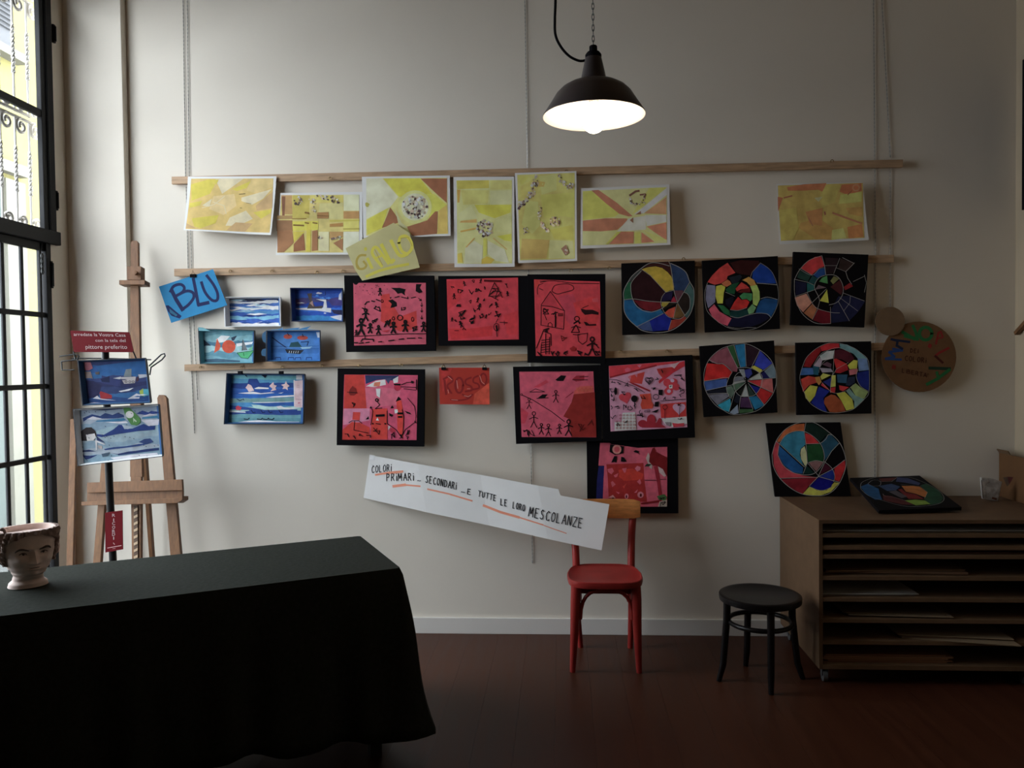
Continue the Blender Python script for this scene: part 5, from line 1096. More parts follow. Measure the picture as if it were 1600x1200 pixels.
# ================================================================== shallow painted trays
M_TRBLK = mat('dark_tray_card', (0.02, 0.02, 0.025), .6)
M_TRWH = mat('white_tray_card', (0.72, 0.72, 0.72), .7)
def tray(name, label, quad, yf, depth, items, rim_out, rim_in, crop=FULL, w=None, extra=None, base=(60, 110, 170), tilt=None):
    """open shallow lid: floor and four walls; quad is its front rim"""
    n = NF
    loc = Wy(*quad[3], yf)
    c = [Wy(*q, yf) for q in quad]
    ctr = sum(c, Vector()) / 4
    inn = [p + (ctr - p).normalized() * .0065 for p in c]
    bk = Vector((0, depth, 0))
    bot = [p + (ctr - p).normalized() * .012 + bk for p in c]
    boti = [p + (ctr - p).normalized() * .012 + bk * .94 for p in inn]
    root = empty(name, (ctr.x, yf + depth / 2, min(p.z for p in c)), label, 'tray', 'blue painted trays')
    bm = bmesh.new(); f = [bm.verts.new(p) for p in bot]; g = [bm.verts.new(p) for p in boti]
    bm.faces.new(f); bm.faces.new(g[::-1])
    for i in range(4): bm.faces.new((f[i], f[(i + 1) % 4], g[(i + 1) % 4], g[i]))
    bmesh.ops.recalc_face_normals(bm, faces=bm.faces[:])
    mk('tray_floor', bm, paint(base, w or wl(quad[0][0]), .1, 20), root)
    for i in range(4):
        j = (i + 1) % 4
        bm = bmesh.new()
        vo = [bm.verts.new(p) for p in (c[i], c[j], bot[j], bot[i])]; vi = [bm.verts.new(p) for p in (inn[i], inn[j], boti[j], boti[i])]
        bm.faces.new(vo).material_index = 0; bm.faces.new(vi[::-1]).material_index = 1
        for a in range(4):
            fc_ = bm.faces.new((vo[a], vi[a], vi[(a + 1) % 4], vo[(a + 1) % 4])); fc_.material_index = 0
        bmesh.ops.recalc_face_normals(bm, faces=bm.faces[:])
        mk('tray_wall', bm, [rim_out, rim_in], root)
    plane = yplane(yf + depth * .94)
    art('painted_paper', root, plane, crop, items, w=w, var=.15)
    return root
def qin(quad, m=.035):
    return [Q(quad, m, m), Q(quad, 1 - m, m), Q(quad, 1 - m, 1 - m), Q(quad, m, 1 - m)]
YT = D - .054
bls = [(30, 70, 140), (60, 120, 190), (215, 222, 230), (25, 50, 110), (110, 170, 200), (230, 232, 236), (45, 90, 165), (150, 185, 200)]
q = [(349, 464), (438, 463), (439, 510), (351, 511)]; qi = qin(q)
tray('blue_tray', 'white-rimmed tray of torn blue and white paper strips, nearest the blue name card', q, YT, .045,
     bands(qi, [(40, 45, 70), (220, 225, 232), (60, 100, 170), (215, 220, 230), (70, 130, 180), (40, 80, 160), (110, 170, 195), (50, 90, 175), (225, 228, 235)], 3, .03) + strips(qi, bls, 4, 26), M_TRWH, M_TRWH, w=206)
q = [(453, 449.5), (536, 450), (536.5, 503), (455, 502.5)]; qi = qin(q)
c7 = Crop(300, 440, 6.4)
tray('blue_tray', 'black-rimmed deep blue tray with a small brown figure shape, right of the striped tray', q, YT, .045,
     bands(qi, [(35, 75, 165), (40, 85, 175), (60, 60, 110), (30, 60, 150), (40, 100, 190), (30, 80, 175), (40, 130, 190)], 5, .025)
     + [('p', c, px(c7, *pts)) for c, pts in (((70, 60, 120), [(1350, 170), (1500, 160), (1500, 240), (1400, 240)]), ((75, 62, 115), [(1020, 180), (1130, 170), (1150, 220), (1050, 240)]), ((230, 232, 238), [(1010, 268), (1200, 258), (1390, 265), (1390, 310), (1250, 290), (1060, 280)]), ((225, 228, 236), [(1470, 130), (1495, 100), (1495, 185), (1465, 180)]), ((215, 220, 228), [(1240, 175), (1340, 180), (1350, 260), (1310, 270), (1320, 200)]), ((75, 65, 62), [(1150, 120), (1200, 115), (1195, 180), (1230, 250), (1310, 240), (1300, 268), (1150, 270), (1180, 200)]), ((165, 130, 120), [(1175, 215), (1205, 190), (1215, 250)]), ((220, 225, 232), [(1380, 350), (1500, 330), (1495, 390), (1420, 370)]), ((40, 40, 70), [(1390, 280), (1500, 285), (1500, 335), (1420, 320)]))]
     + [('s', (30, 35, 70), .7, px(c7, (1205, 135), (1335, 135), (1335, 100)))] + strips(qi, [(230, 232, 238), (60, 130, 210), (30, 60, 140)], 6, 8, lr=(.05, .2)), M_TRBLK, mat('deep_blue_card', (.03, .08, .3), .6), w=202)
q = [(309, 513), (398, 516), (397, 568), (312, 569)]; qi = qin(q)
t3 = tray('blue_tray', 'tray with an orange paper fish and a green paper boat', q, D - .075, .038,
     bands(qi, [(95, 150, 165), (120, 170, 180), (70, 120, 145), (150, 190, 195), (90, 145, 165), (110, 160, 175)], 8, .04)
     + [('p', c, px(c7, *pts)) for c, pts in (((40, 55, 75), [(70, 540), (190, 640), (120, 640), (70, 720)]), ((225, 230, 232), [(240, 580), (290, 540), (380, 545), (330, 600), (270, 610)]), ((222, 226, 230), [(440, 620), (610, 600), (600, 625), (450, 650)]), ((200, 78, 45), [(220, 715), (250, 565), (285, 640), (275, 680)]), ((200, 72, 40), ell(368, 650, 68, 66, 16)), ((45, 60, 80), [(390, 560), (450, 540), (420, 590), (400, 590)]), ((110, 115, 118), [(500, 690), (510, 580), (555, 685)]), ((70, 170, 110), [(450, 712), (620, 690), (560, 770), (490, 762)]), ((60, 90, 110), [(100, 780), (250, 770), (480, 790), (480, 808), (150, 805)]), ((100, 175, 130), [(560, 680), (610, 640), (600, 690)]))]
     + [('s', (30, 40, 45), .8, px(c7, (508, 580), (500, 690))), ('s', (20, 80, 45), .8, px(c7, (450, 712), (490, 762), (560, 770), (620, 690), (450, 712))), ('s', (20, 80, 45), .9, px(c7, (515, 715), (520, 745)))], M_TRBLK, mat('teal_card', (.16, .38, .44), .6), w=212)
bm = slab(px(c7, (62, 455), (110, 460), (185, 495), (66, 492)), yplane(D - .077), .001); mk('paper_flap', bm, mat('teal_card', (.16, .38, .44), .6), t3)
q = [(416, 516.5), (501, 516), (501.5, 565), (416, 565)]; qi = qin(q)
t4 = tray('blue_tray', 'scallop-edged blue tray with paper boats and red fish', q, D - .075, .038,
     bands(qi, [(55, 115, 180), (62, 120, 185), (50, 105, 170), (58, 118, 184)], 9, .02)
     + [('p', c, px(c7, *pts)) for c, pts in (((175, 70, 55), ell(958, 550, 44, 24, 14)), ((175, 66, 52), ell(1105, 562, 55, 22, 14)), ((30, 70, 80), [(970, 655), (990, 610), (1060, 600), (1100, 655)]), ((38, 42, 52), [(930, 675), (1120, 685), (1080, 725), (950, 715)]), ((150, 195, 220), [(1080, 655), (1200, 650), (1180, 668), (1100, 672)]), ((215, 220, 226), [(1240, 500), (1275, 495), (1275, 560), (1255, 560)]))]
     + [('s', (25, 35, 75), 1.4, px(c7, (805, 560), (870, 610), (950, 665))), ('s', (25, 35, 75), 1.2, px(c7, (1090, 605), (1165, 600), (1150, 640))), ('s', (25, 30, 40), 1.0, px(c7, (955, 515), (970, 540))), ('s', (25, 30, 40), 1.2, px(c7, (1105, 525), (1110, 550)))]
     + [('s', (25, 45, 105), .9, px(c7, *[(a, 790), (a + 4, 760), (a + 55, 758), (a + 60, 788)])) for a in (830, 960, 1030, 1140)]
     + [('s', (205, 210, 215), .7, px(c7, (975 + k * 22, 695), (970 + k * 22, 715))) for k in range(5)] + [('s', (90, 140, 200), .6, px(c7, (760, 665), (1270, 655)))], M_TRBLK, mat('mid_blue_card', (.07, .24, .5), .6), w=203)
bm = slab(px(c7, (740, 490), (740, 800), (735, 745), (700, 740), (690, 705), (705, 675), (738, 668), (738, 615), (710, 600), (698, 560), (705, 520)), yplane(D - .073), .001); mk('scalloped_flap', bm, mat('scallop_blue', (.03, .11, .22), .6), t4)
bm = slab(px(c7, (740, 488), (860, 475), (915, 462), (900, 480), (1010, 465), (1080, 460), (1060, 475), (1190, 445), (1150, 475), (1275, 482)), yplane(D - .076), .001); mk('wavy_flap', bm, mat('mid_blue_card', (.07, .24, .5), .6), t4)
c8 = Crop(340, 575, 10.667)
q = [(353.6, 583), (477, 584), (474.5, 663), (349.4, 663)]; qi = qin(q, .04)
C5 = lambda c, *pts: ('p', c, px(c8, *pts))
t5 = tray('blue_tray', 'largest wall tray, blue waves with pink paper stars, under the lowest rail', q, D - .064, .042,
     bands(qi, [(100, 170, 180), (70, 140, 180), (30, 70, 140), (40, 90, 170), (30, 85, 165), (35, 110, 185), (110, 150, 150), (60, 130, 180), (150, 190, 185), (40, 70, 140), (95, 150, 160), (85, 140, 150)], 12, .012)
     + [C5((28, 60, 130), (240, 330), (270, 260), (500, 250), (520, 180), (660, 180), (700, 250), (860, 240), (860, 320), (640, 330), (400, 350)), C5((235, 238, 240), (610, 340), (680, 315), (850, 330), (850, 350), (640, 350)), C5((30, 75, 155), (620, 380), (760, 350), (880, 380), (1000, 350), (1270, 350), (1275, 420), (240, 430)),
        C5((240, 242, 245), (340, 420), (500, 405), (600, 395), (720, 420), (900, 405), (950, 415), (720, 435), (480, 430)), C5((235, 238, 242), (1010, 420), (1100, 405), (1060, 425)), C5((30, 90, 170), (210, 450), (1270, 430), (1260, 455), (900, 480), (600, 490), (230, 500)), C5((240, 242, 245), (800, 490), (930, 470), (1280, 450), (1280, 475), (920, 495)), C5((105, 145, 145), (560, 505), (930, 500), (1270, 485), (1270, 555), (560, 560)), C5((240, 242, 244), (570, 572), (900, 565), (1260, 560), (1100, 580), (600, 582)), C5((35, 85, 160), (600, 590), (1270, 565), (1275, 630), (1100, 620), (860, 640), (650, 600)),
        C5((170, 205, 200), (560, 610), (700, 620), (860, 650), (1000, 640), (980, 690), (780, 690), (600, 650)), C5((238, 240, 243), (980, 640), (1050, 630), (1120, 660), (1380, 660), (1200, 690), (1010, 680)), C5((35, 65, 135), (190, 620), (560, 660), (780, 700), (1330, 690), (1320, 740), (1100, 750), (1000, 740), (600, 770), (520, 700), (190, 690)), C5((200, 55, 75), (300, 650), (340, 625), (400, 660), (380, 705), (310, 700)), C5((238, 240, 243), (150, 705), (460, 730), (470, 745), (200, 735)), C5((238, 240, 244), (220, 920), (500, 880), (700, 870), (960, 890), (1360, 895), (1360, 915), (900, 915), (480, 940)),
        C5((222, 180, 180), (465, 330), (510, 265), (560, 290), (610, 375), (520, 400), (490, 350)), C5((224, 180, 180), (860, 300), (930, 230), (940, 280), (985, 295), (960, 330), (980, 365), (880, 390), (915, 345)), C5((224, 180, 178), (1060, 280), (1120, 265), (1140, 215), (1160, 265), (1200, 300), (1165, 320), (1170, 370), (1130, 345), (1080, 350), (1100, 310)), C5((226, 228, 232), (1265, 200), (1290, 200), (1290, 650), (1275, 640)), C5((222, 180, 182), (1285, 215), (1420, 200), (1415, 660), (1285, 650)), C5((232, 232, 236), (1310, 110), (1410, 110), (1412, 195), (1310, 195)), C5((20, 35, 60), (720, 110), (840, 105), (790, 165)), C5((20, 30, 60), (480, 120), (500, 160), (440, 110))]
     + [('s', (25, 35, 75), .9, px(c8, (320, 515), (370, 545), (430, 515), (440, 540)))] + [('s', (20, 30, 70), 1.2, px(c8, (a, 700), (a + 30, 745), (a + 70, 735))) for a in (560, 720, 840, 1020)] + [('s', (25, 30, 50), 1.4, px(c8, (a, 850), (a + 60, 860), (a + 90, 835))) for a in (440, 660, 760, 850)] + [('s', (170, 120, 130), .5, px(c8, (1320, 290 + k * 30), (1370, 288 + k * 30))) for k in range(2)] + [('s', (150, 90, 110), .5, px(c8, (1300, 520), (1400, 525))), ('s', (190, 70, 100), 1.2, px(c8, (1340, 585), (1370, 580)))], M_TRBLK, mat('tray_inner_navy', (.03, .10, .24), .6), w=208)
for cx_ in (375, 439):
    a = Wy(cx_, 581.5, D - .075); bm = bmesh.new(); box(bm, a + Vector((-.012, -.004, -.012)), a + Vector((.012, .012, .006))); mk('binder_clip', bm, M_BLACK, t5)
# ================================================================== pendant lamp
LY = 3.2
lc = Wy(928, 181, LY)
U = LY / F
lamp = empty('pendant_lamp', (lc.x, lc.y, lc.z - .09), label='dark enamel industrial pendant lamp, lit, hanging from a chain', cat='lamp')
M_ENAM = mat('dark_enamel', (0.050, 0.040, 0.040), .38, spec=.4)
M_ENAMW = mat('white_enamel', (0.85, 0.85, 0.84), .35)
prof = [(.0, .0)]
out_ = [(78.5, -1), (78, 2), (68, 17), (58, 33), (50, 41), (40, 47), (30, 50), (21, 51.5), (20, 53), (17.5, 66), (14, 82), (12, 90)]
inn_ = [(77, 0), (67, 16), (57, 31.5), (49, 39.5), (39, 45.5), (29, 48.5), (16, 50)]
bm = bmesh.new(); lathe(bm, [(r * U, h * U) for r, h in out_] + [(0, 90 * U)], lc, 64)
mk('lamp_shade', bm, M_ENAM, lamp, smooth=True)
bm = bmesh.new(); lathe(bm, [(78.5 * U, -1 * U)] + [(r * U, h * U) for r, h in inn_] + [(0, 50 * U)], lc, 64)
mk('shade_lining', bm, M_ENAMW, lamp, smooth=True)
bm = bmesh.new(); lathe(bm, [(0, 88 * U), (12.5 * U, 88 * U), (12.5 * U, 93 * U), (9.5 * U, 97 * U), (5 * U, 99 * U), (5 * U, 107 * U), (0, 107 * U)], lc, 24)
box(bm, (lc.x - 6 * U, lc.y - 2 * U, lc.z + 97 * U), (lc.x - 4 * U, lc.y + 2 * U, lc.z + 106 * U)); box(bm, (lc.x + 4 * U, lc.y - 2 * U, lc.z + 97 * U), (lc.x + 6 * U, lc.y + 2 * U, lc.z + 106 * U))
mk('lamp_cap', bm, M_BLACK, lamp, smooth=True)
LAMP = 34.0
bm = bmesh.new()
br_ = .044; bc = -.024
pr = [(0, bc - br_)] + [(br_ * math.sin(t), bc - br_ * math.cos(t)) for t in [PI * k / 14 for k in range(1, 11)]] + [(.017, bc + .058), (.015, bc + .09)]
lathe(bm, pr + [(0, bc + .09)], lc, 32)
mk('light_bulb', bm, mat('lit_bulb', (.9, .9, .9), .4, emit=(1.0, .77, .55, LAMP)), lamp, smooth=True)
bm = bmesh.new(); lathe(bm, [(0, .05), (.02, .05), (.02, .13), (0, .13)], lc, 20); mk('bulb_socket', bm, M_TRWH, lamp, smooth=True)
# chain of links, and the power cable in a loose loop
z0 = lc.z + 105 * U; k = 0; M_CH2 = mat('lamp_chain_steel', (.12, .115, .11), .4, metal=.8)
bm = bmesh.new()
while z0 < ZC - .02:
    L = .024
    ax = Vector((1, 0, 0)) if k % 2 else Vector((0, 1, 0))
    tube(bm, [Vector((lc.x, lc.y, z0 + L / 2)) + ax * (.0048 * math.cos(t)) + Vector((0, 0, (L / 2 + .003) * math.sin(t))) for t in [2 * PI * q_ / 8 for q_ in range(8)]], .0016, 5, closed=True)
    z0 += L - .003; k += 1
mk('suspension_chain', bm, M_CH2, lamp, smooth=True)
cab = crom([Wy(916, 94, LY), Wy(905, 95, LY), Wy(890, 88, LY), Wy(877, 74, LY), Wy(868, 55, LY), Wy(867, 30, LY), Wy(868, 0, LY), Wy(871, -120, LY), Vector((Wy(875, -200, LY).x, LY, ZC - .001))], 6)
bm = bmesh.new(); tube(bm, cab, .0052, 8); mk('power_cable', bm, M_BLACK, lamp, smooth=True)

# ================================================================== easel
M_BEECH = mat('varnished_beech', (0.165, 0.074, 0.029), .5, .2, 7, stretch=(12, 12, 1.6))
en = Vector((0, -1, .165)).normalized()
ep = (Vector((0, 4.06, 0)), en)
ez = empty('easel', (Wp(212, 900, *ep).x, 4.1, 0), label='tall varnished wooden studio easel standing against the wall by the window', cat='easel')
def epart(name, pts, t, fwd=0.0, parent=None, m=M_BEECH, bev=.0015):
    """board outlined in the easel's leaning plane, fwd metres in front of it"""
    P3 = [Wp(a, b, ep[0] + en * fwd, en) for a, b in pts]
    bm = bmesh.new(); prism(bm, P3, -en * t)
    return mk(name, bm, m, parent or ez, bevel=bev)
def floor_px(x0, y0, x1, y1, zf=0.0):
    """continue the pixel line down to the floor in the easel plane"""
    for k in range(400):
        t = 1 + k * .01
        a = (x0 + (x1 - x0) * t, y0 + (y1 - y0) * t)
        if Wp(*a, *ep).z <= zf + .002: return a
    return a
f1, f2 = floor_px(203, 740, 205.5, 873), floor_px(221, 740, 220, 873)
epart('mast', [(203.5, 420), (216, 420), (222, 745), (203, 745)], .022, .0)
epart('sliding_mast', [(204, 379), (207, 376), (213, 376), (215.5, 379), (216, 450), (204, 450)], .02, .002)
epart('mast_foot', [(204, 745), (220.5, 745), f2, f1], .022, .0)
epart('toothed_rack', [(209, 790), (215, 790), (216, 876), (209, 876)], .006, .006, m=mat('dark_rack', (.09, .05, .03), .6))
for k in range(8):
    y_ = 796 + k * 10.5
    epart('rack_tooth', [(209, y_), (215, y_ - 3), (215, y_ + 1), (209, y_ + 4)], .008, .009, m=mat('pale_rack', (.45, .32, .2), .5), bev=0)
epart('clamp_block', [(198.5, 416), (220, 416), (220, 437), (198.5, 437)], .045, .022)
epart('clamp_bar', [(186, 437.5), (226, 437.5), (226, 444.5), (186, 444.5)], .06, .034)
kp = Wp(213, 427, ep[0] + en * .03, en)
bm = bmesh.new(); tube(bm, [kp, kp + en * .02, kp + en * .022], [.012, .014, .006], 12); mk('clamp_knob', bm, M_BEECH, ez, smooth=True)
fr0, fr1 = floor_px(252, 620, 279, 868), floor_px(245, 620, 266, 868)
epart('leg', [(245.5, 622), (248, 617), (256, 617), (260, 622), fr0, (floor_px(245, 620, 266, 868)[0], fr0[1])], .026, -.024)
fl0, fl1 = floor_px(172, 640, 156, 878), floor_px(163, 640, 144.5, 878)
epart('leg', [(165, 640), (174, 640), fl0, (fl1[0], fl0[1])], .026, -.024)
epart('shelf_board', [(136, 754), (284, 749), (285, 766), (136, 770)], .02, .045)
epart('shelf_back', [(136, 770), (285, 766), (285, 780), (136, 785)], .02, .024)
epart('shelf_ledge', [(127, 784), (277, 778), (285, 775), (285, 781), (277, 786), (127, 790)], .07, .075)
bl0 = Wp(211, 560, *ep); bm = bmesh.new(); bar(bm, bl0 + Vector((0, .03, 0)), Vector((bl0.x, D - .05, .012)), .03, .02); mk('leg', bm, M_BEECH, ez)
# plank leaning in the corner
PLY = 4.05

p0_, p1_ = Wy(116, 655, 4.33), Wz(106, 905, 0.0)
p1_ = Wy(104, 960, 4.02); p1_.z = .006
bm = bmesh.new(); bar(bm, p1_, p0_, .034, .02, side=(1, .1, 0)); bar
mk('wooden_batten', bm, M_BEECH, label='narrow orange-brown wooden batten leaning in the corner beside the window', cat='batten', bevel=.0015)

# ================================================================== display stand with sign and trays
SY = 3.74
sp = Wy(176, 800, SY)
st_ = empty('display_stand', (sp.x, SY, 0), label='black pole display stand with wire hooks behind the table', cat='stand')
M_POLE = mat('black_powder_coat', (0.012, 0.012, 0.013), .35)
top_ = Wy(164, 540, SY); mid_ = Wy(170, 735, SY); low_ = Wy(176.5, 875, SY)
bm = bmesh.new(); tube(bm, [Vector((low_.x + .02, SY, .02)), low_, mid_, top_], .0175, 16); mk('pole', bm, M_POLE, st_, smooth=True)
bm = bmesh.new(); lathe(bm, [(0, 0), (.17, 0), (.17, .012), (.03, .026), (0, .026)], (low_.x + .02, SY, 0), 32); mk('base', bm, M_POLE, st_, smooth=True)
def wire(pts, name='wire_hook', y=SY - .02, r=.0035):
    bm = bmesh.new(); tube(bm, [Wy(a, b, y + (c if len(p_) > 2 else 0)) if False else Wy(a, b, y) for p_ in pts for a, b in [p_[:2]]], r, 6); mk(name, bm, M_POLE, st_, smooth=True)
wire([(93, 557), (118, 553.5), (123, 556), (121, 563), (118, 562), (96, 565)])
wire([(96, 565), (97, 578), (116, 578)])
wire([(233, 572), (252, 554), (257, 552.5), (258, 556), (253, 562), (236, 574), (234, 586)])
wire([(115, 549), (118, 562)]); wire([(208, 549), (213, 561)])
wire([(112, 560), (164, 560), (236, 562)], y=SY - .004)
sgq = [(109.5, 516.5), (202, 519), (209, 550.5), (115.5, 550)]
M_RED = mat('dark_red_plastic', (0.13, 0.006, 0.010), .6, spec=.1)
M_LET = mat('pale_print', (0.52, 0.40, 0.40), .6)
sg = mk('shop_sign', slab(sgq, yplane(SY - .022), .003), M_RED, label='dark red slanted sign with pale script on top of the stand', cat='sign')
cs = Crop(100, 505, 13.333)
for txt, qd in (('arredate la Vostra Casa', [(195, 196), (1275, 214), (1285, 282), (205, 262)]), ('con la tela del', [(650, 326), (1275, 330), (1285, 392), (655, 386)]), ('pittore preferito', [(445, 450), (1310, 452), (1320, 562), (455, 560)])):
    print_on('lettering', sg, yplane(SY - .022), txt, px(cs, *qd), M_LET)
ct = Crop(140, 780, 10.91)
tg = mk('price_tag', slab(px(ct, (262, 230), (560, 190), (568, 855), (268, 910)), yplane(SY - .024), .003), M_RED, label='narrow dark red tag with vertical lettering on the stand pole', cat='tag')
for ch, y_ in zip('RICORDI', (250, 330, 388, 455, 520, 575, 640)):
    wd_ = 14 if ch == 'I' else 50
    print_on('lettering', tg, yplane(SY - .024), ch, px(ct, (410 - wd_ / 2, y_), (410 + wd_ / 2, y_ - 3), (410 + wd_ / 2, y_ + 48), (410 - wd_ / 2, y_ + 51)), M_LET)
art('fine_print', tg, yplane(SY - .024), ct, [S((170, 130, 130), 9, (305, 832), (540, 790)), S((140, 100, 100), 6, (390, 845), (440, 838)), S((140, 100, 100), 12, (405, 745), (425, 770))], w=170)
ca = Crop(110, 550, 11.43)
A5 = lambda c, *pts: ('p', c, px(ca, *pts))
q = [(120.5, 563), (228, 559), (236, 630), (128, 634)]; qi = qin(q, .03)
tray('blue_tray', 'upper tray on the display stand, dark blue sea with a paper boat', q, SY - .058, .03,
     bands(qi, [(45, 60, 115), (30, 85, 150), (35, 100, 160), (50, 65, 120), (40, 45, 95), (45, 60, 110), (40, 100, 155), (30, 70, 130)], 31, .025)
     + [A5((25, 95, 160), (450, 250), (850, 200), (1340, 150), (1380, 350), (1100, 390), (560, 420)), A5((40, 40, 85), (190, 500), (420, 520), (560, 600), (500, 800), (230, 850)), A5((45, 55, 110), (560, 420), (900, 500), (900, 620), (560, 560)), A5((20, 30, 75), (540, 480), (700, 430), (700, 545), (560, 530)),
        A5((200, 200, 205), (760, 470), (900, 440), (900, 490)), A5((195, 185, 185), (890, 450), (1170, 440), (1150, 555), (960, 570)), A5((120, 130, 135), (950, 440), (990, 310), (1090, 300), (1090, 440)), A5((70, 40, 60), (1170, 480), (1210, 420), (1225, 500), (1180, 540)), A5((185, 185, 195), (1210, 400), (1390, 400), (1390, 440), (1230, 470)), A5((165, 30, 40), (520, 730), (540, 700), (740, 770), (740, 830), (540, 840)), A5((225, 225, 230), (860, 700), (1130, 640), (1050, 690), (900, 715)), A5((210, 208, 215), (1020, 840), (1180, 740), (1250, 760), (1230, 830)), A5((220, 218, 224), (200, 935), (420, 900), (690, 915), (680, 935), (300, 950)), A5((215, 212, 220), (400, 830), (480, 780), (530, 830), (700, 850), (820, 865), (640, 860)),
        A5((170, 190, 60), (1230, 690), (1300, 650), (1310, 790), (1250, 780)), A5((70, 170, 190), (1300, 660), (1410, 660), (1400, 770), (1310, 800)), A5((170, 95, 110), (170, 290), (220, 180), (360, 180), (400, 290), (330, 330), (200, 330)), A5((150, 130, 125), (240, 350), (360, 350), (400, 480), (230, 470)), A5((90, 80, 75), (440, 360), (520, 350), (510, 400), (450, 400))]
     + [('s', (30, 30, 60), .6, px(ca, *ell(a, 530, 20, 18, 8), (a + 20, 530))) for a in (995, 1060, 1120)] + strips(qi, [(225, 225, 232), (40, 90, 150), (30, 45, 100)], 33, 8, lr=(.05, .2), tr=(.01, .025)), M_TRBLK, mat('tray_inner_blue', (.035, .10, .21), .6), w=250)
cbb = Crop(110, 625, 10.323)
T6 = lambda c, *pts: ('p', c, px(cbb, *pts))
q = [(113.6, 639), (248.6, 631), (255, 713.5), (121, 728.6)]; qi = qin(q, .03)
rr = random.Random(8)
tray('blue_tray', 'lower tray on the display stand, grey-blue waves with two paper swimmers', q, SY - .078, .03,
     bands(qi, [(130, 145, 165), (150, 160, 175), (120, 145, 165), (135, 160, 172), (140, 160, 172), (125, 150, 168), (150, 160, 172), (120, 150, 168)], 35, .03)
     + [T6((35, 50, 95), (120, 170), (400, 140), (830, 110), (850, 140), (560, 170), (330, 160)), T6((30, 55, 110), (200, 290), (350, 230), (480, 260), (560, 210), (680, 240), (760, 205), (860, 240), (870, 280), (700, 300), (500, 300), (300, 290), (210, 350)), T6((190, 188, 198), (260, 310), (360, 265), (510, 300), (400, 320)), T6((45, 110, 150), (430, 330), (860, 290), (900, 320), (800, 345), (400, 350)), T6((200, 198, 208), (560, 355), (900, 345), (930, 370), (780, 380)),
        T6((35, 60, 130), (1060, 220), (1160, 170), (1260, 200), (1300, 175), (1430, 190), (1430, 215), (1200, 240)), T6((45, 115, 150), (1160, 280), (1400, 250), (1430, 290), (1150, 305)), T6((195, 192, 202), (1150, 265), (1280, 220), (1400, 240)), T6((195, 190, 200), (1140, 330), (1430, 310), (1420, 400), (1260, 420), (1200, 370)), T6((24, 50, 115), (540, 560), (700, 470), (780, 400), (830, 400), (870, 470), (1000, 460), (1180, 385), (1260, 420), (1370, 415), (1360, 480), (1100, 500), (760, 550), (500, 600), (420, 580), (430, 550)), T6((160, 170, 182), (830, 400), (990, 430), (930, 470), (870, 460)),
        T6((40, 60, 110), (1100, 680), (1190, 630), (1290, 620), (1340, 680), (1200, 710)), T6((35, 60, 115), (540, 790), (700, 760), (900, 745), (1100, 710), (1330, 690), (1100, 745), (800, 780), (560, 810)), T6((25, 45, 95), (640, 850), (760, 870), (940, 830), (1050, 820), (1230, 790), (1430, 770), (1430, 810), (1180, 840), (1000, 865), (800, 890)), T6((28, 45, 100), (190, 890), (320, 900), (440, 885), (330, 940), (250, 965)), T6((30, 45, 90), (140, 820), (300, 800), (420, 830), (180, 840)), T6((205, 203, 212), (640, 930), (1000, 880), (1400, 850), (1420, 900), (700, 960)),
        T6((40, 32, 35), (120, 590), (160, 510), (250, 445), (340, 440), (400, 500), (420, 560), (390, 650), (250, 660), (150, 660)), T6((205, 200, 198), (250, 560), (390, 540), (410, 600), (370, 655), (270, 660)), T6((195, 190, 190), (400, 650), (430, 650), (430, 800), (410, 810)), T6((200, 195, 195), (430, 660), (570, 715), (540, 720), (430, 680)), T6((165, 150, 145), (440, 730), (510, 740), (510, 790), (450, 780)), T6((35, 45, 90), (420, 580), (560, 690), (430, 650)), T6((60, 80, 100), (500, 870), (640, 840), (600, 900), (520, 920)),
        ('p', (70, 125, 60), px(cbb, (850, 130), (920, 95), (980, 150), (1050, 220), (1120, 290), (1130, 360), (1070, 410), (980, 400), (920, 310), (870, 210))), ('p', (205, 202, 200), px(cbb, *ell(955, 235, 66, 58, 16))), T6((185, 200, 175), (1010, 285), (1070, 340), (1060, 360), (1030, 330), (1020, 370))]
     + [('s', (30, 40, 60), .8, px(cbb, (a, b), (a + 14, b + 8))) for a, b in [(rr.uniform(110, 1420), rr.choice([190, 420, 560, 600, 740, 900, 960]) + rr.uniform(-25, 25)) for _ in range(46)]], M_TRBLK, M_TRWH, w=228)

# ================================================================== red chair
ch = empty('dining_chair', (.213, 4.16, 0), label='red bentwood chair with an orange wooden backrest against the wall', cat='chair')
M_CRED = mat('red_chair_paint', (0.30, 0.026, 0.022), .38, .12, 9)
M_CORG = mat('orange_backrest_wood', (0.60, 0.24, 0.075), .4, .2, 6, stretch=(3, 3, 12))
sx, sy, sz = .213, 4.135, .462
def seat_loop(k, z):
    out = []
    for i in range(40):
        t = 2 * PI * i / 40
        c, s = math.cos(t), math.sin(t); e = .52
        xx = math.copysign(abs(c) ** e, c) * .196 * k; yy = math.copysign(abs(s) ** e, s) * .195 * k
        xx *= 1 - .12 * max(0, yy) / .195 - 0.02
        out.append((sx + xx, sy + yy, z))
    return out
bm = bmesh.new(); L_ = [seat_loop(k, z) for k, z in ((.93, sz - .036), (.98, sz - .032), (1.0, sz - .014), (.99, sz - .002), (.965, sz), (.93, sz - .004), (.80, sz - .008), (.4, sz - .010))]
V_ = [[bm.verts.new(p) for p in l] for l in L_]
for a, b in zip(V_, V_[1:]):
    for i in range(40): bm.faces.new((a[i], a[(i + 1) % 40], b[(i + 1) % 40], b[i]))
bm.faces.new(V_[0][::-1]); bm.faces.new(V_[-1]); bmesh.ops.recalc_face_normals(bm, faces=bm.faces[:])
mk('seat', bm, M_CRED, ch, smooth=True)
yf_, yb_ = 3.985, 4.315
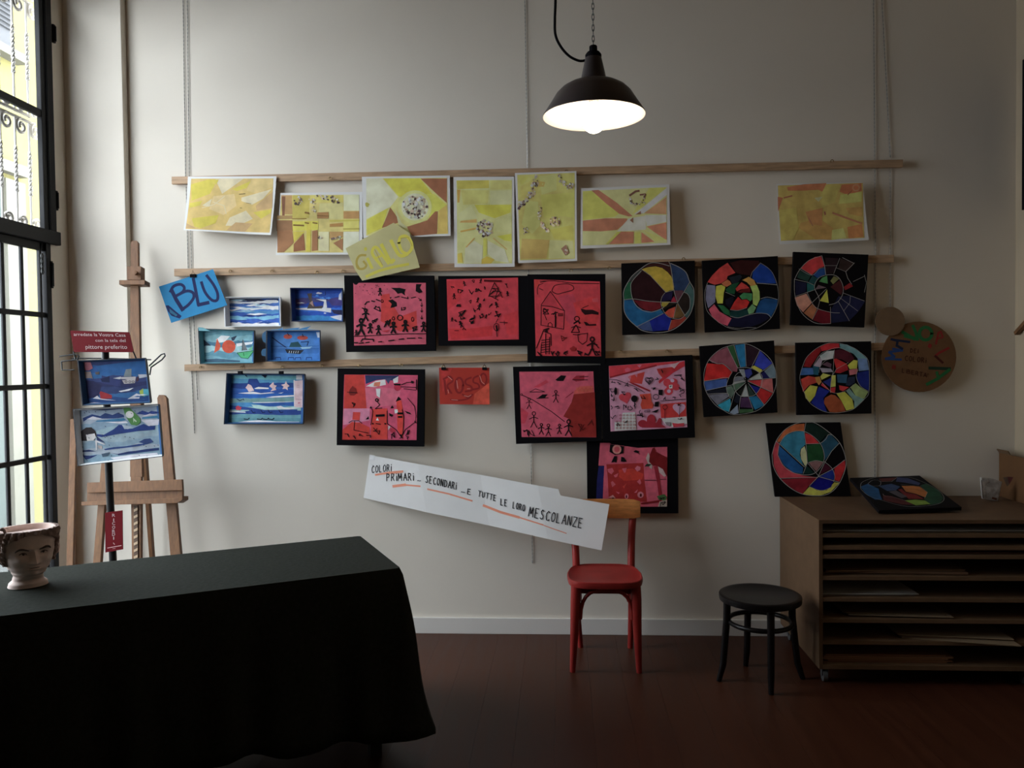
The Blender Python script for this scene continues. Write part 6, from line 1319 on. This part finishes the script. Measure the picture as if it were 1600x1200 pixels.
for s, (tx, bx_) in ((-1, (.065, .043)), (1, (.361, .374))):
    bm = bmesh.new(); tube(bm, [(tx, yf_ + .012, sz - .03), (tx + s * .003, yf_ + .010, .36), ((tx + bx_) / 2, yf_ + .004, .2), (bx_, yf_, .0)], [.026, .026, .021, .014], 12); mk('leg', bm, M_CRED, ch, smooth=True)
bposts = []
for s, (bx_, mx_, tx) in ((-1, (.092, .072, .040)), (1, (.360, .366, .400))):
    path = crom([(bx_, yb_ + .02, 0), (mx_ + (.0), yb_ - .015, .25), (mx_, yb_ - .010, .45), (mx_ + s * .008, yb_ + .035, .62), (tx - s * .006, yb_ + .093, .785)], 4)
    bm = bmesh.new(); tube(bm, path, [.014 + .006 * min(1, i / 5) for i in range(len(path))], 12); mk('leg', bm, M_CRED, ch, smooth=True)
# bent arch braces under the seat: front and both sides
for name, A_, C_ in (('arch_brace', (.085, yf_ + .008), (.345, yf_ + .008)), ('arch_brace', (.070, yf_ + .03), (.090, yb_ - .02)), ('arch_brace', (.362, yf_ + .03), (.350, yb_ - .02))):
    path = []
    for k in range(15):
        t = k / 14; h = 1 - abs(2 * t - 1) ** 2.6
        path.append((A_[0] + (C_[0] - A_[0]) * (.5 - .5 * math.cos(PI * t)) , A_[1] + (C_[1] - A_[1]) * (.5 - .5 * math.cos(PI * t)), .265 + .148 * h))
    bm = bmesh.new(); tube(bm, path, .0095, 10); mk(name, bm, M_CRED, ch, smooth=True)
bm = bmesh.new(); box(bm, (.075, yf_ + .03, sz - .075), (.355, yf_ + .05, sz - .034)); mk('seat_apron', bm, M_CRED, ch)
# backrest: slightly curved slab with rounded ends
bx0, bx1 = .012, .422; yB = yb_ + .028
zt0, zb0 = Wy(960, 781, yB).z, Wy(960, 811, yB).z
bm = bmesh.new(); N_ = 12
rows_ = []
for i in range(N_ + 1):
    u = i / N_; xx = bx0 + (bx1 - bx0) * u; yy = yB + .022 * (1 - (2 * u - 1) ** 2)
    sh = .010 * max(0, abs(2 * u - 1) - .82) / .18
    rows_.append([bm.verts.new((xx, yy, zb0 + sh)), bm.verts.new((xx, yy, zt0 - sh)), bm.verts.new((xx, yy + .018, zt0 - sh)), bm.verts.new((xx, yy + .018, zb0 + sh))])
for a, b in zip(rows_, rows_[1:]):
    for i in range(4): bm.faces.new((a[i], a[(i + 1) % 4], b[(i + 1) % 4], b[i]))
bm.faces.new(rows_[0]); bm.faces.new(rows_[-1][::-1]); bmesh.ops.recalc_face_normals(bm, faces=bm.faces[:])
mk('backrest', bm, M_CORG, ch, bevel=.004, smooth=True)

# ================================================================== black stool
M_STOOL = mat('black_lacquer', (0.006, 0.0045, 0.0045), .34, spec=.22)
sc_ = Vector((.948, 3.90, 0)); sh_ = .425
sl = empty('stool', sc_, label='round black bentwood stool beside the low cabinet', cat='stool')
bm = bmesh.new(); rS = .193
lathe(bm, [(0, sh_ - .034), (rS - .012, sh_ - .034), (rS - .002, sh_ - .030), (rS, sh_ - .016), (rS - .001, sh_ - .004), (rS - .008, sh_), (rS - .022, sh_ - .001), (rS - .032, sh_ - .006), (0, sh_ - .008)], sc_, 56)
mk('seat', bm, M_STOOL, sl, smooth=True)
legpx = [(1123, 1064), (1165, 1040), (1205, 1085)]
feet = [Wz(a, b, 0) for a, b in legpx]; feet.append(sc_ * 2 - feet[0] + Vector((.01, .02, 0)))
for f in feet:
    d = f - sc_; d.z = 0
    tp = sc_ + d.normalized() * (rS - .035); 
    bm = bmesh.new(); tube(bm, [tp + Vector((0, 0, sh_ - .03)), tp + d.normalized() * .002 + Vector((0, 0, sh_ - .12)), (tp + f) / 2 + Vector((0, 0, 0.08)), f], [.018, .0175, .016, .0125], 12); mk('leg', bm, M_STOOL, sl, smooth=True)
bm = bmesh.new(); tube(bm, [sc_ + Vector(((rS - .045) * math.cos(t), (rS - .045) * math.sin(t), sh_ - .135)) for t in [2 * PI * k / 40 for k in range(40)]], .0115, 10, closed=True); mk('ring_stretcher', bm, M_STOOL, sl, smooth=True)

# ================================================================== open low cabinet on castors
M_MDF = mat('brown_mdf', (0.125, 0.070, 0.036), .6, .1, 14)
M_MDFE = mat('mdf_edge', (0.155, 0.092, 0.05), .6, .1, 14)
cx0 = Wz(1278, 808, CZ).x; cx0b = Wz(1208, 772, CZ).x; cx0 = (cx0 + cx0b) / 2
cx1 = Wz(1534, 767, CZ).x
cbn = empty('shelf_cabinet', ((cx0 + cx1) / 2, (TF + TB_) / 2, 0), label='low brown open cabinet with many shallow shelves on castors', cat='cabinet')
zbot = .075; tw = .018
def cbox(name, lo, hi, m=M_MDF, bev=.001): return mk(name, B(lo, hi), m, cbn, bevel=bev)
cbox('side_panel', (cx0, TF, zbot), (cx0 + tw, TB_, CZ - tw))
cbox('side_panel', (cx1 - tw, TF, zbot), (cx1, TB_, CZ - tw))
cbox('top_panel', (cx0, TF, CZ - tw), (cx1, TB_, CZ))
cbox('back_panel', (cx0 + tw, TB_ - .008, zbot), (cx1 - tw, TB_, CZ - tw), mat('back_board', (.10, .065, .04), .7))
shelf_z = []
for y_ in (837, 856, 870, 903.5, 937, 970, 1004):
    p_ = Wy(1290, y_, TF); shelf_z.append(p_.z)
for z in shelf_z:
    cbox('shelf', (cx0 + tw, TF + .002, z - .0095), (cx1 - tw, TB_ - .008, z + .0095), M_MDFE)
cbox('bottom_panel', (cx0 + tw, TF, zbot), (cx1 - tw, TB_ - .008, zbot + .022), M_MDFE)
M_RUB = mat('castor_grey', (.10, .10, .10), .5)
for xx in (cx0 + .04, Wy(1600, 1050, TF + .05).x):
    for yy in (TF + .05, TB_ - .06):
        bm = bmesh.new()
        tube(bm, [(xx - .010, yy, .026), (xx + .010, yy, .026)], .026, 16)
        box(bm, (xx - .016, yy - .012, .03), (xx - .012, yy + .012, zbot)); box(bm, (xx + .012, yy - .012, .03), (xx + .016, yy + .012, zbot)); box(bm, (xx - .02, yy - .022, zbot - .006), (xx + .02, yy + .022, zbot))
        mk('castor', bm, M_RUB, cbn, smooth=True)
# sheets and boards lying on the shelves
def pile(name, label, z, x0, x1, n, cols, seed, th=.0035, front=.03, cat='paper', ang=.0):
    r = random.Random(seed)
    root = empty(name, ((x0 + x1) / 2, TF + .3, z + .0095), label, cat, 'papers kept in the cabinet')
    zz = z + .0097
    for k in range(n):
        t = th * r.uniform(.6, 1.3); a = x0 + r.uniform(0, .03); b = x1 - r.uniform(0, .06)
        f = TF + front + r.uniform(0, .04)
        sk = r.uniform(-1, 1) * ang
        bm = bmesh.new(); prism(bm, [(a, f, zz), (b, f + sk, zz), (b, f + .42 + sk, zz), (a, f + .42, zz)], (0, 0, t))
        mk('sheet', bm, mat('stored_sheet', r.choice(cols), .7), root)
        zz += t + .0004
    return root
whi = [(.55, .54, .52), (.42, .40, .38), (.30, .22, .18), (.5, .48, .45)]
brn = [(.22, .13, .07), (.28, .18, .10), (.18, .10, .06)]
xr = cx1 - .03; xa = cx0 + .025
pile('paper_stack', 'thin white sheets on the topmost cabinet shelf', shelf_z[0], xa, xr, 4, whi, 1, .0022)
pile('board_stack', 'dark red boards filling the narrowest gap near the cabinet top', shelf_z[2], xa, xr, 3, [(.13, .03, .02), (.10, .03, .02)], 2, .005, cat='board')
pile('board_stack', 'brown boards on the fourth cabinet shelf from the top', shelf_z[3], xa, xa + .70, 4, brn, 3, .005, ang=.05, cat='board')
pile('paper_stack', 'white-edged board at the left of the fifth cabinet shelf from the top', shelf_z[4], xa, xa + .46, 3, [(.60, .59, .57), (.12, .10, .09), (.62, .6, .58)], 4, .003)
pile('board_stack', 'dark loose sheets on the shelf below the white board edge', shelf_z[5], xa + .1, xa + .62, 4, [(.16, .11, .07), (.10, .07, .05), (.24, .18, .12)], 5, .004, ang=.06, cat='board')
pile('paper_stack', 'slanted sheet ends on the lowest shelf above the cabinet floor', shelf_z[6], xa + .35, xa + .9, 3, [(.14, .08, .05), (.26, .19, .12)], 6, .004, ang=.1)
pile('board_stack', 'wooden boards on the cabinet floor at the left', zbot + .0125, xa, xa + .62, 6, [(.22, .10, .05), (.17, .075, .04), (.26, .13, .07)], 7, .006, cat='board')
# cardboard box in the gap beside the cabinet, pouch on the cabinet
M_BOX = mat('corrugated_cardboard', (0.12, 0.055, 0.020), .8, .08, 9)
bxx = cx1 + .012; by1 = Wx(1553, 740, bxx).y; by0 = 3.62; bz1 = Wx(1553, 706, bxx).z
bx_e = empty('cardboard_box', ((bxx + XR - .02) / 2, (by0 + by1) / 2, 0), label='tall brown cardboard box squeezed between the cabinet and the right wall', cat='box')
xe = min(XR - .012, bxx + .15)
for nm, lo, hi in (('side_panel', (bxx, by0, 0), (bxx + .005, by1, bz1)), ('side_panel', (xe - .005, by0, 0), (xe, by1, bz1 - .02)), ('end_panel', (bxx + .005, by0, 0), (xe - .005, by0 + .005, bz1)), ('end_panel', (bxx + .005, by1 - .005, 0), (xe - .005, by1, bz1)), ('bottom', (bxx + .005, by0 + .005, 0), (xe - .005, by1 - .005, .005))):
    mk(nm, B(lo, hi), M_BOX, bx_e)
bm = bmesh.new(); prism(bm, [(bxx, by1, bz1), (bxx, by1 - .16, bz1), (bxx - .012, by1 - .16, bz1 + .02), (bxx - .016, by1 + .02, bz1 + .022)], (.004, 0, .002)); mk('flap', bm, mat('cardboard_edge', (.13, .075, .04), .8), bx_e)
art('printed_triangle', bx_e, (Vector((bxx, 0, 0)), Vector((-1, 0, 0))), Crop(1500, 680, 10), [P((42, 10, 8), (740, 645), (835, 655), (770, 770)), P((40, 28, 18), (670, 660), (740, 650), (770, 770), (735, 805))], w=150)
pq = Crop(1500, 680, 10)
M_POUCH = mat('cloudy_plastic_pouch', (0.42, 0.39, 0.36), .25, .25, 40, spec=.6, bump=.4)
pyy = Wz(1550, 771, CZ).y - .02
pch = mk('plastic_pouch', slab([(335, 560), (500, 575), (665, 625), (640, 740), (600, 930), (480, 915), (360, 895), (350, 760)], yplane(4.36), .02, pq), M_POUCH, label='small cloudy plastic pouch standing on the cabinet corner by the box', cat='pouch', bevel=.004)
pch.location.z += (CZ + .001) - pch.location.z
art('seam', pch, yplane(4.36), pq, [S((30, 22, 18), 10, (335, 600), (350, 760), (362, 880)), P((40, 22, 14), (500, 860), (580, 880), (570, 915), (500, 895))], w=95)
# right wall: dark framed board and a slanting wooden rod
ry1, ry0 = Wx(1597, 200, XR - .03).y, 3.3
zt_, zb_ = Wx(1597.5, 94, XR - .03).z, Wx(1597.5, 328, XR - .03).z
fb = empty('wall_frame', (XR - .015, (ry0 + ry1) / 2, zb_), label='black framed dark board high on the right wall', cat='frame')
mk('board', B((XR - .02, ry0 + .03, zb_ + .03), (XR - .004, ry1 - .03, zt_ - .03)), mat('dark_board', (.02, .018, .035), .4), fb)
for lo, hi in (((XR - .03, ry0, zb_), (XR - .001, ry1, zb_ + .03)), ((XR - .03, ry0, zt_ - .03), (XR - .001, ry1, zt_)), ((XR - .03, ry0, zb_ + .03), (XR - .001, ry0 + .03, zt_ - .03)), ((XR - .03, ry1 - .03, zb_ + .03), (XR - .001, ry1, zt_ - .03))):
    mk('frame_side', B(lo, hi), M_BLACK, fb)
ra, rb = Wx(1587.5, 521, XR - .02), Wx(1601, 506, XR - .02)
bm = bmesh.new(); bar(bm, ra, ra + (rb - ra).normalized() * .55, .02, .02); mk('wooden_rod', bm, M_BEECH, label='slanting brown wooden rod fixed to the right wall near the corner', cat='rod')

# ================================================================== table with dark cloth
TZ = .75
c_br, c_fr = Wz(559, 838, TZ), Wz(627, 888, TZ)
dfl = (Wz(0, 966, TZ) - c_fr); dfl.z = 0; dfl.normalize()
dbk = (Wz(0, 893, TZ) - c_br); dbk.z = 0; dbk.normalize()
ax_ = (dfl + dbk).normalized(); ay_ = Vector((-ax_.y, ax_.x, 0))
if ay_.y < 0: ay_ = -ay_
TWd = (c_br - c_fr).dot(ay_); TLn = 1.78
org = c_fr.copy()
def tp(u, v, z): 
    p = org + ax_ * u + ay_ * v; return Vector((p.x, p.y, z))
tb = empty('table', tp(TLn / 2, TWd / 2, 0), label='long table hidden under the dark green cloth', cat='table')
M_TLEG = mat('dark_metal_leg', (.015, .015, .015), .5)
bm = bmesh.new(); prism(bm, [tp(.01, .01, TZ - .03), tp(TLn - .01, .01, TZ - .03), tp(TLn - .01, TWd - .01, TZ - .03), tp(.01, TWd - .01, TZ - .03)], (0, 0, .027)); mk('tabletop', bm, M_TLEG, tb)
for u, v in ((.10, .07), (TLn - .10, .07), (.10, TWd - .07), (TLn - .10, TWd - .07)):
    bm = bmesh.new(); bar(bm, tp(u, v, 0), tp(u, v, TZ - .03), .045, .045, side=ax_); mk('leg', bm, M_TLEG, tb)
# cloth: flat top, skirts with soft folds, pointed corners
M_CLOTH = mat('dark_green_cloth', (0.026, 0.0285, 0.0235), .9, .12, 60, spec=.05, bump=.15)
per = []; rc = .018
def corner(cu, cv, a0):
    for k in range(7):
        a = a0 + (PI / 2) * k / 6
        per.append((cu + rc * math.cos(a), cv + rc * math.sin(a), math.cos(a), math.sin(a), 1.0 - abs(k - 3) / 3 * .35))
def side(u0, v0, u1, v1, nu, nv, n):
    for k in range(1, n):
        t = k / n; d = min(t, 1 - t) * n / 6
        per.append((u0 + (u1 - u0) * t, v0 + (v1 - v0) * t, nu, nv, max(0, .65 - d * .65)))
corner(rc, rc, PI); side(rc, 0, TLn - rc, 0, 0, -1, 60); corner(TLn - rc, rc, -PI / 2); side(TLn, rc, TLn, TWd - rc, 1, 0, 24)
corner(TLn - rc, TWd - rc, 0); side(TLn - rc, TWd, rc, TWd, 0, 1, 60); corner(rc, TWd - rc, PI / 2); side(0, TWd - rc, 0, rc, -1, 0, 24)
bm = bmesh.new(); NV = 14; rings = []
npz = len(per)
for j in range(NV + 1):
    t = j / NV; ring = []
    for i, (u, v, nu, nv, cn) in enumerate(per):
        s = i / npz * 2 * PI
        hem = .098 + .016 * math.sin(s * 7 + 1.0) + .010 * math.sin(s * 17) - .03 * cn
        fold_ = (.012 * math.sin(s * 21 + .5) + .010 * math.sin(s * 34 + 2)) * t * (1 - cn)
        off = .020 * t + fold_ + cn * (.122 * t + .018 * math.sin(t * 6.5) * t)
        if j == 0: z, off = TZ, -.004
        else: z = TZ - .004 - (TZ - hem) * (t - .5 / NV) * (1 if t < 1 else 1.0)
        ring.append(bm.verts.new(tp(u + nu * off, v + nv * off, max(.03, z))))
    rings.append(ring)
for a, b in zip(rings, rings[1:]):
    for i in range(npz): bm.faces.new((a[i], a[(i + 1) % npz], b[(i + 1) % npz], b[i]))
bm.faces.new(rings[0]); bmesh.ops.recalc_face_normals(bm, faces=bm.faces[:])
clo = mk('tablecloth', bm, M_CLOTH, label='dark green-black cloth draped over the table to near the floor', cat='tablecloth', smooth=True)
sm = clo.modifiers.new('thickness', 'SOLIDIFY'); sm.thickness = .002; sm.offset = 1

# ================================================================== ceramic head planter on the table
hb = Wz(44, 914, TZ + .004)
hs = (ROT.transposed() @ (hb - CAM)).z * -1 / F                   # metres per pixel there
H_ = 90 * hs
toC = (CAM - hb); toC.z = 0; toC.normalize()
fw = (Matrix.Rotation(R(14), 3, 'Z') @ toC).normalized(); rt = fw.cross(Vector((0, 0, 1))).normalized()
hd_ = empty('head_planter', hb, label='pale terracotta head-shaped planter at the left end of the table', cat='planter')
def gs(x, s): return math.exp(-(x / s) ** 2)
PR = [(0, .072, .062, 0), (.05, .069, .060, 0), (.12, .055, .051, 0), (.19, .052, .056, .006), (.26, .060, .072, .014), (.36, .074, .082, .014), (.5, .086, .090, .010), (.65, .094, .094, .006), (.8, .099, .096, .002), (.93, .102, .097, 0), (1.0, .102, .096, 0)]
def prof_(t):
    for a, b in zip(PR, PR[1:]):
        if t <= b[0]:
            f = (t - a[0]) / (b[0] - a[0]); f = f * f * (3 - 2 * f)
            return [a[i] + (b[i] - a[i]) * f for i in (1, 2, 3)]
    return PR[-1][1:]
SCL = H_ / .235
def head_pt(t, th, extra=0.0, feat=True):
    rx, ry, off = prof_(t)
    c, s = math.cos(th), math.sin(th)         # th=0 looks forward
    e = .88
    fx = math.copysign(abs(c) ** e, c) * ry + off; lx = math.copysign(abs(s) ** e, s) * rx
    h = t * .235
    d = extra
    if feat and c > 0:
        a = abs(lx)
        nose = gs(lx, .0085 + .006 * max(0, (.150 - h) / .045)) * (.004 + .019 * max(0, min(1, (.158 - h) / .045))) * (1 if h > .108 else gs(h - .108, .006)) * (1 if h < .150 else gs(h - .150, .014))
        d += nose
        d += -.0105 * gs(a - .031, .017) * gs(h - .147, .012) + .0052 * gs(a - .031, .0105) * gs(h - .146, .0068)
        d += -.003 * gs(a - .031, .014) * gs(h - .1375, .0022)
        d += .0050 * gs(a - .030, .026) * gs(h - .1655 + .10 * max(0, a - .03), .0055)
        d += .0058 * gs(lx, .017) * gs(h - .0905, .0042) + .0062 * gs(lx, .0145) * gs(h - .0805, .0042) - .0035 * gs(lx, .018) * gs(h - .0856, .0018)
        d += -.0035 * gs(lx, .012) * gs(h - .0735, .004) + .0085 * gs(lx, .018) * gs(h - .062, .011)
        d += .004 * gs(a - .043, .016) * gs(h - .118, .018) - .003 * gs(a - .05, .014) * gs(h - .09, .02)
    d *= 1.35
    fx += d * max(0.15, c) if d else 0; lx += d * s
    return hb + (fw * fx + rt * lx) * SCL + Vector((0, 0, t * H_))
NT, NH = 110, 120
bm = bmesh.new(); gr_ = [[bm.verts.new(head_pt(j / NH, 2 * PI * i / NT)) for i in range(NT)] for j in range(NH + 1)]
for a, b in zip(gr_, gr_[1:]):
    for i in range(NT): bm.faces.new((a[i], a[(i + 1) % NT], b[(i + 1) % NT], b[i]))
cin = hb + Vector((0, 0, H_))
def shrink(v, k, dz): 
    c0 = Vector((cin.x, cin.y, v.z)); return c0 + (v - c0) * k + Vector((0, 0, dz))
r1_ = [bm.verts.new(shrink(v.co, .90, 0)) for v in gr_[-1]]; r2_ = [bm.verts.new(shrink(v.co, .86, -.02)) for v in gr_[-1]]
for A_, B_2 in ((gr_[-1], r1_), (r1_, r2_)):
    for i in range(NT): bm.faces.new((A_[i], A_[(i + 1) % NT], B_2[(i + 1) % NT], B_2[i]))
bm.faces.new(r2_); bm.faces.new(gr_[0][::-1]); bmesh.ops.recalc_face_normals(bm, faces=bm.faces[:])
M_TERRA = mat('pale_terracotta', (0.82, 0.66, 0.60), .8, .08, 30, bump=.08)
M_TERRA2 = mat('stained_terracotta', (0.36, 0.265, 0.235), .85, .2, 60, bump=.2)
M_TERRA3 = mat('dark_glaze_line', (0.10, 0.07, 0.06), .8)
mk('head', bm, M_TERRA, hd_, smooth=True)
# hair: combed locks, a shell over the sides and back with a swept fringe
bm = bmesh.new(); G = {}
def inhair(t, th):
    a = abs(((th + PI) % (2 * PI)) - PI); left = ((th + PI) % (2 * PI)) - PI < 0
    lim = .80 if a < 1.0 else (.80 - (a - 1.0) * 1.1 if a < 1.35 else .40)
    fr = .93 - .16 * max(0, (a - .15)) if a < 1.0 else lim
    return t >= max(.34, min(fr, .95))
for j in range(36, NH + 1):
    for i in range(NT):
        t, th = j / NH, 2 * PI * i / NT
        if inhair(t, th):
            ridge = .0035 * math.sin(th * 26 + t * 30) + .002 * math.sin(th * 47 - t * 22)
            G[(j, i)] = bm.verts.new(head_pt(t, th, .0075 + ridge, feat=False))
for (j, i), v in list(G.items()):
    k4 = [(j, i), (j, (i + 1) % NT), (j + 1, (i + 1) % NT), (j + 1, i)]
    if all(k in G for k in k4): bm.faces.new([G[k] for k in k4])
bmesh.ops.delete(bm, geom=[v for v in bm.verts if not v.link_faces], context='VERTS')
bmesh.ops.recalc_face_normals(bm, faces=bm.faces[:])
bmesh.ops.solidify(bm, geom=bm.faces[:], thickness=.006)
mk('hair', bm, M_TERRA2, hd_, smooth=True)
for s in (-1, 1):
    bm = bmesh.new(); c = head_pt(.60, s * 1.48, .004, False)
    tube(bm, [c + Vector((0, 0, .020)), c + fw * .006 + rt * s * .006 + Vector((0, 0, .012)), c + rt * s * .008, c + fw * .003 + rt * s * .005 + Vector((0, 0, -.014)), c + fw * .006 + Vector((0, 0, -.022))], [.004, .0085, .0085, .007, .004], 10)
    mk('ear', bm, M_TERRA, hd_, smooth=True)
for s in (-1, 1):   # incised dark brows
    bm = bmesh.new(); pts = [head_pt((.158 + .010 * math.sin(PI * k / 8) - .001 * k * .3) / .235, s * (.16 + .52 * k / 8), .0012) for k in range(9)]
    tube(bm, pts, [.0016 + .0026 * math.sin(PI * k / 8) for k in range(9)], 6); mk('eyebrow', bm, M_TERRA3, hd_, smooth=True)
    bm = bmesh.new(); pts = [head_pt((.1445 + .0055 * math.sin(PI * k / 8)) / .235, s * (.24 + .30 * k / 8), .0004) for k in range(9)]
    tube(bm, pts, .0017, 6); mk('eyelid', bm, M_TERRA3, hd_, smooth=True)
for s in (-1, 1):
    bm = bmesh.new(); bmesh.ops.create_uvsphere(bm, u_segments=12, v_segments=8, radius=.0048, matrix=Matrix.Translation(head_pt(.1455 / .235, s * .37, -.0012)))
    mk('pupil', bm, M_TERRA3, hd_, smooth=True)
bm = bmesh.new(); pts = [head_pt((.0856 + .0008 * math.cos(PI * (k - 4) / 4)) / .235, -.20 + .40 * k / 8, .0004) for k in range(9)]
tube(bm, pts, [.0006 + .0008 * math.sin(PI * k / 8) for k in range(9)], 6); mk('mouth_line', bm, M_TERRA3, hd_, smooth=True)
c = head_pt(1.0, 1.0, 0, False)
bm = bmesh.new(); tube(bm, crom([c + Vector((0, 0, -.004)), c + Vector((0, 0, .008)) + rt * .004, c + Vector((0, 0, .016)) + rt * .010, c + Vector((0, 0, .010)) + rt * .016], 4), .005, 8); mk('rim_curl', bm, M_TERRA2, hd_, smooth=True)
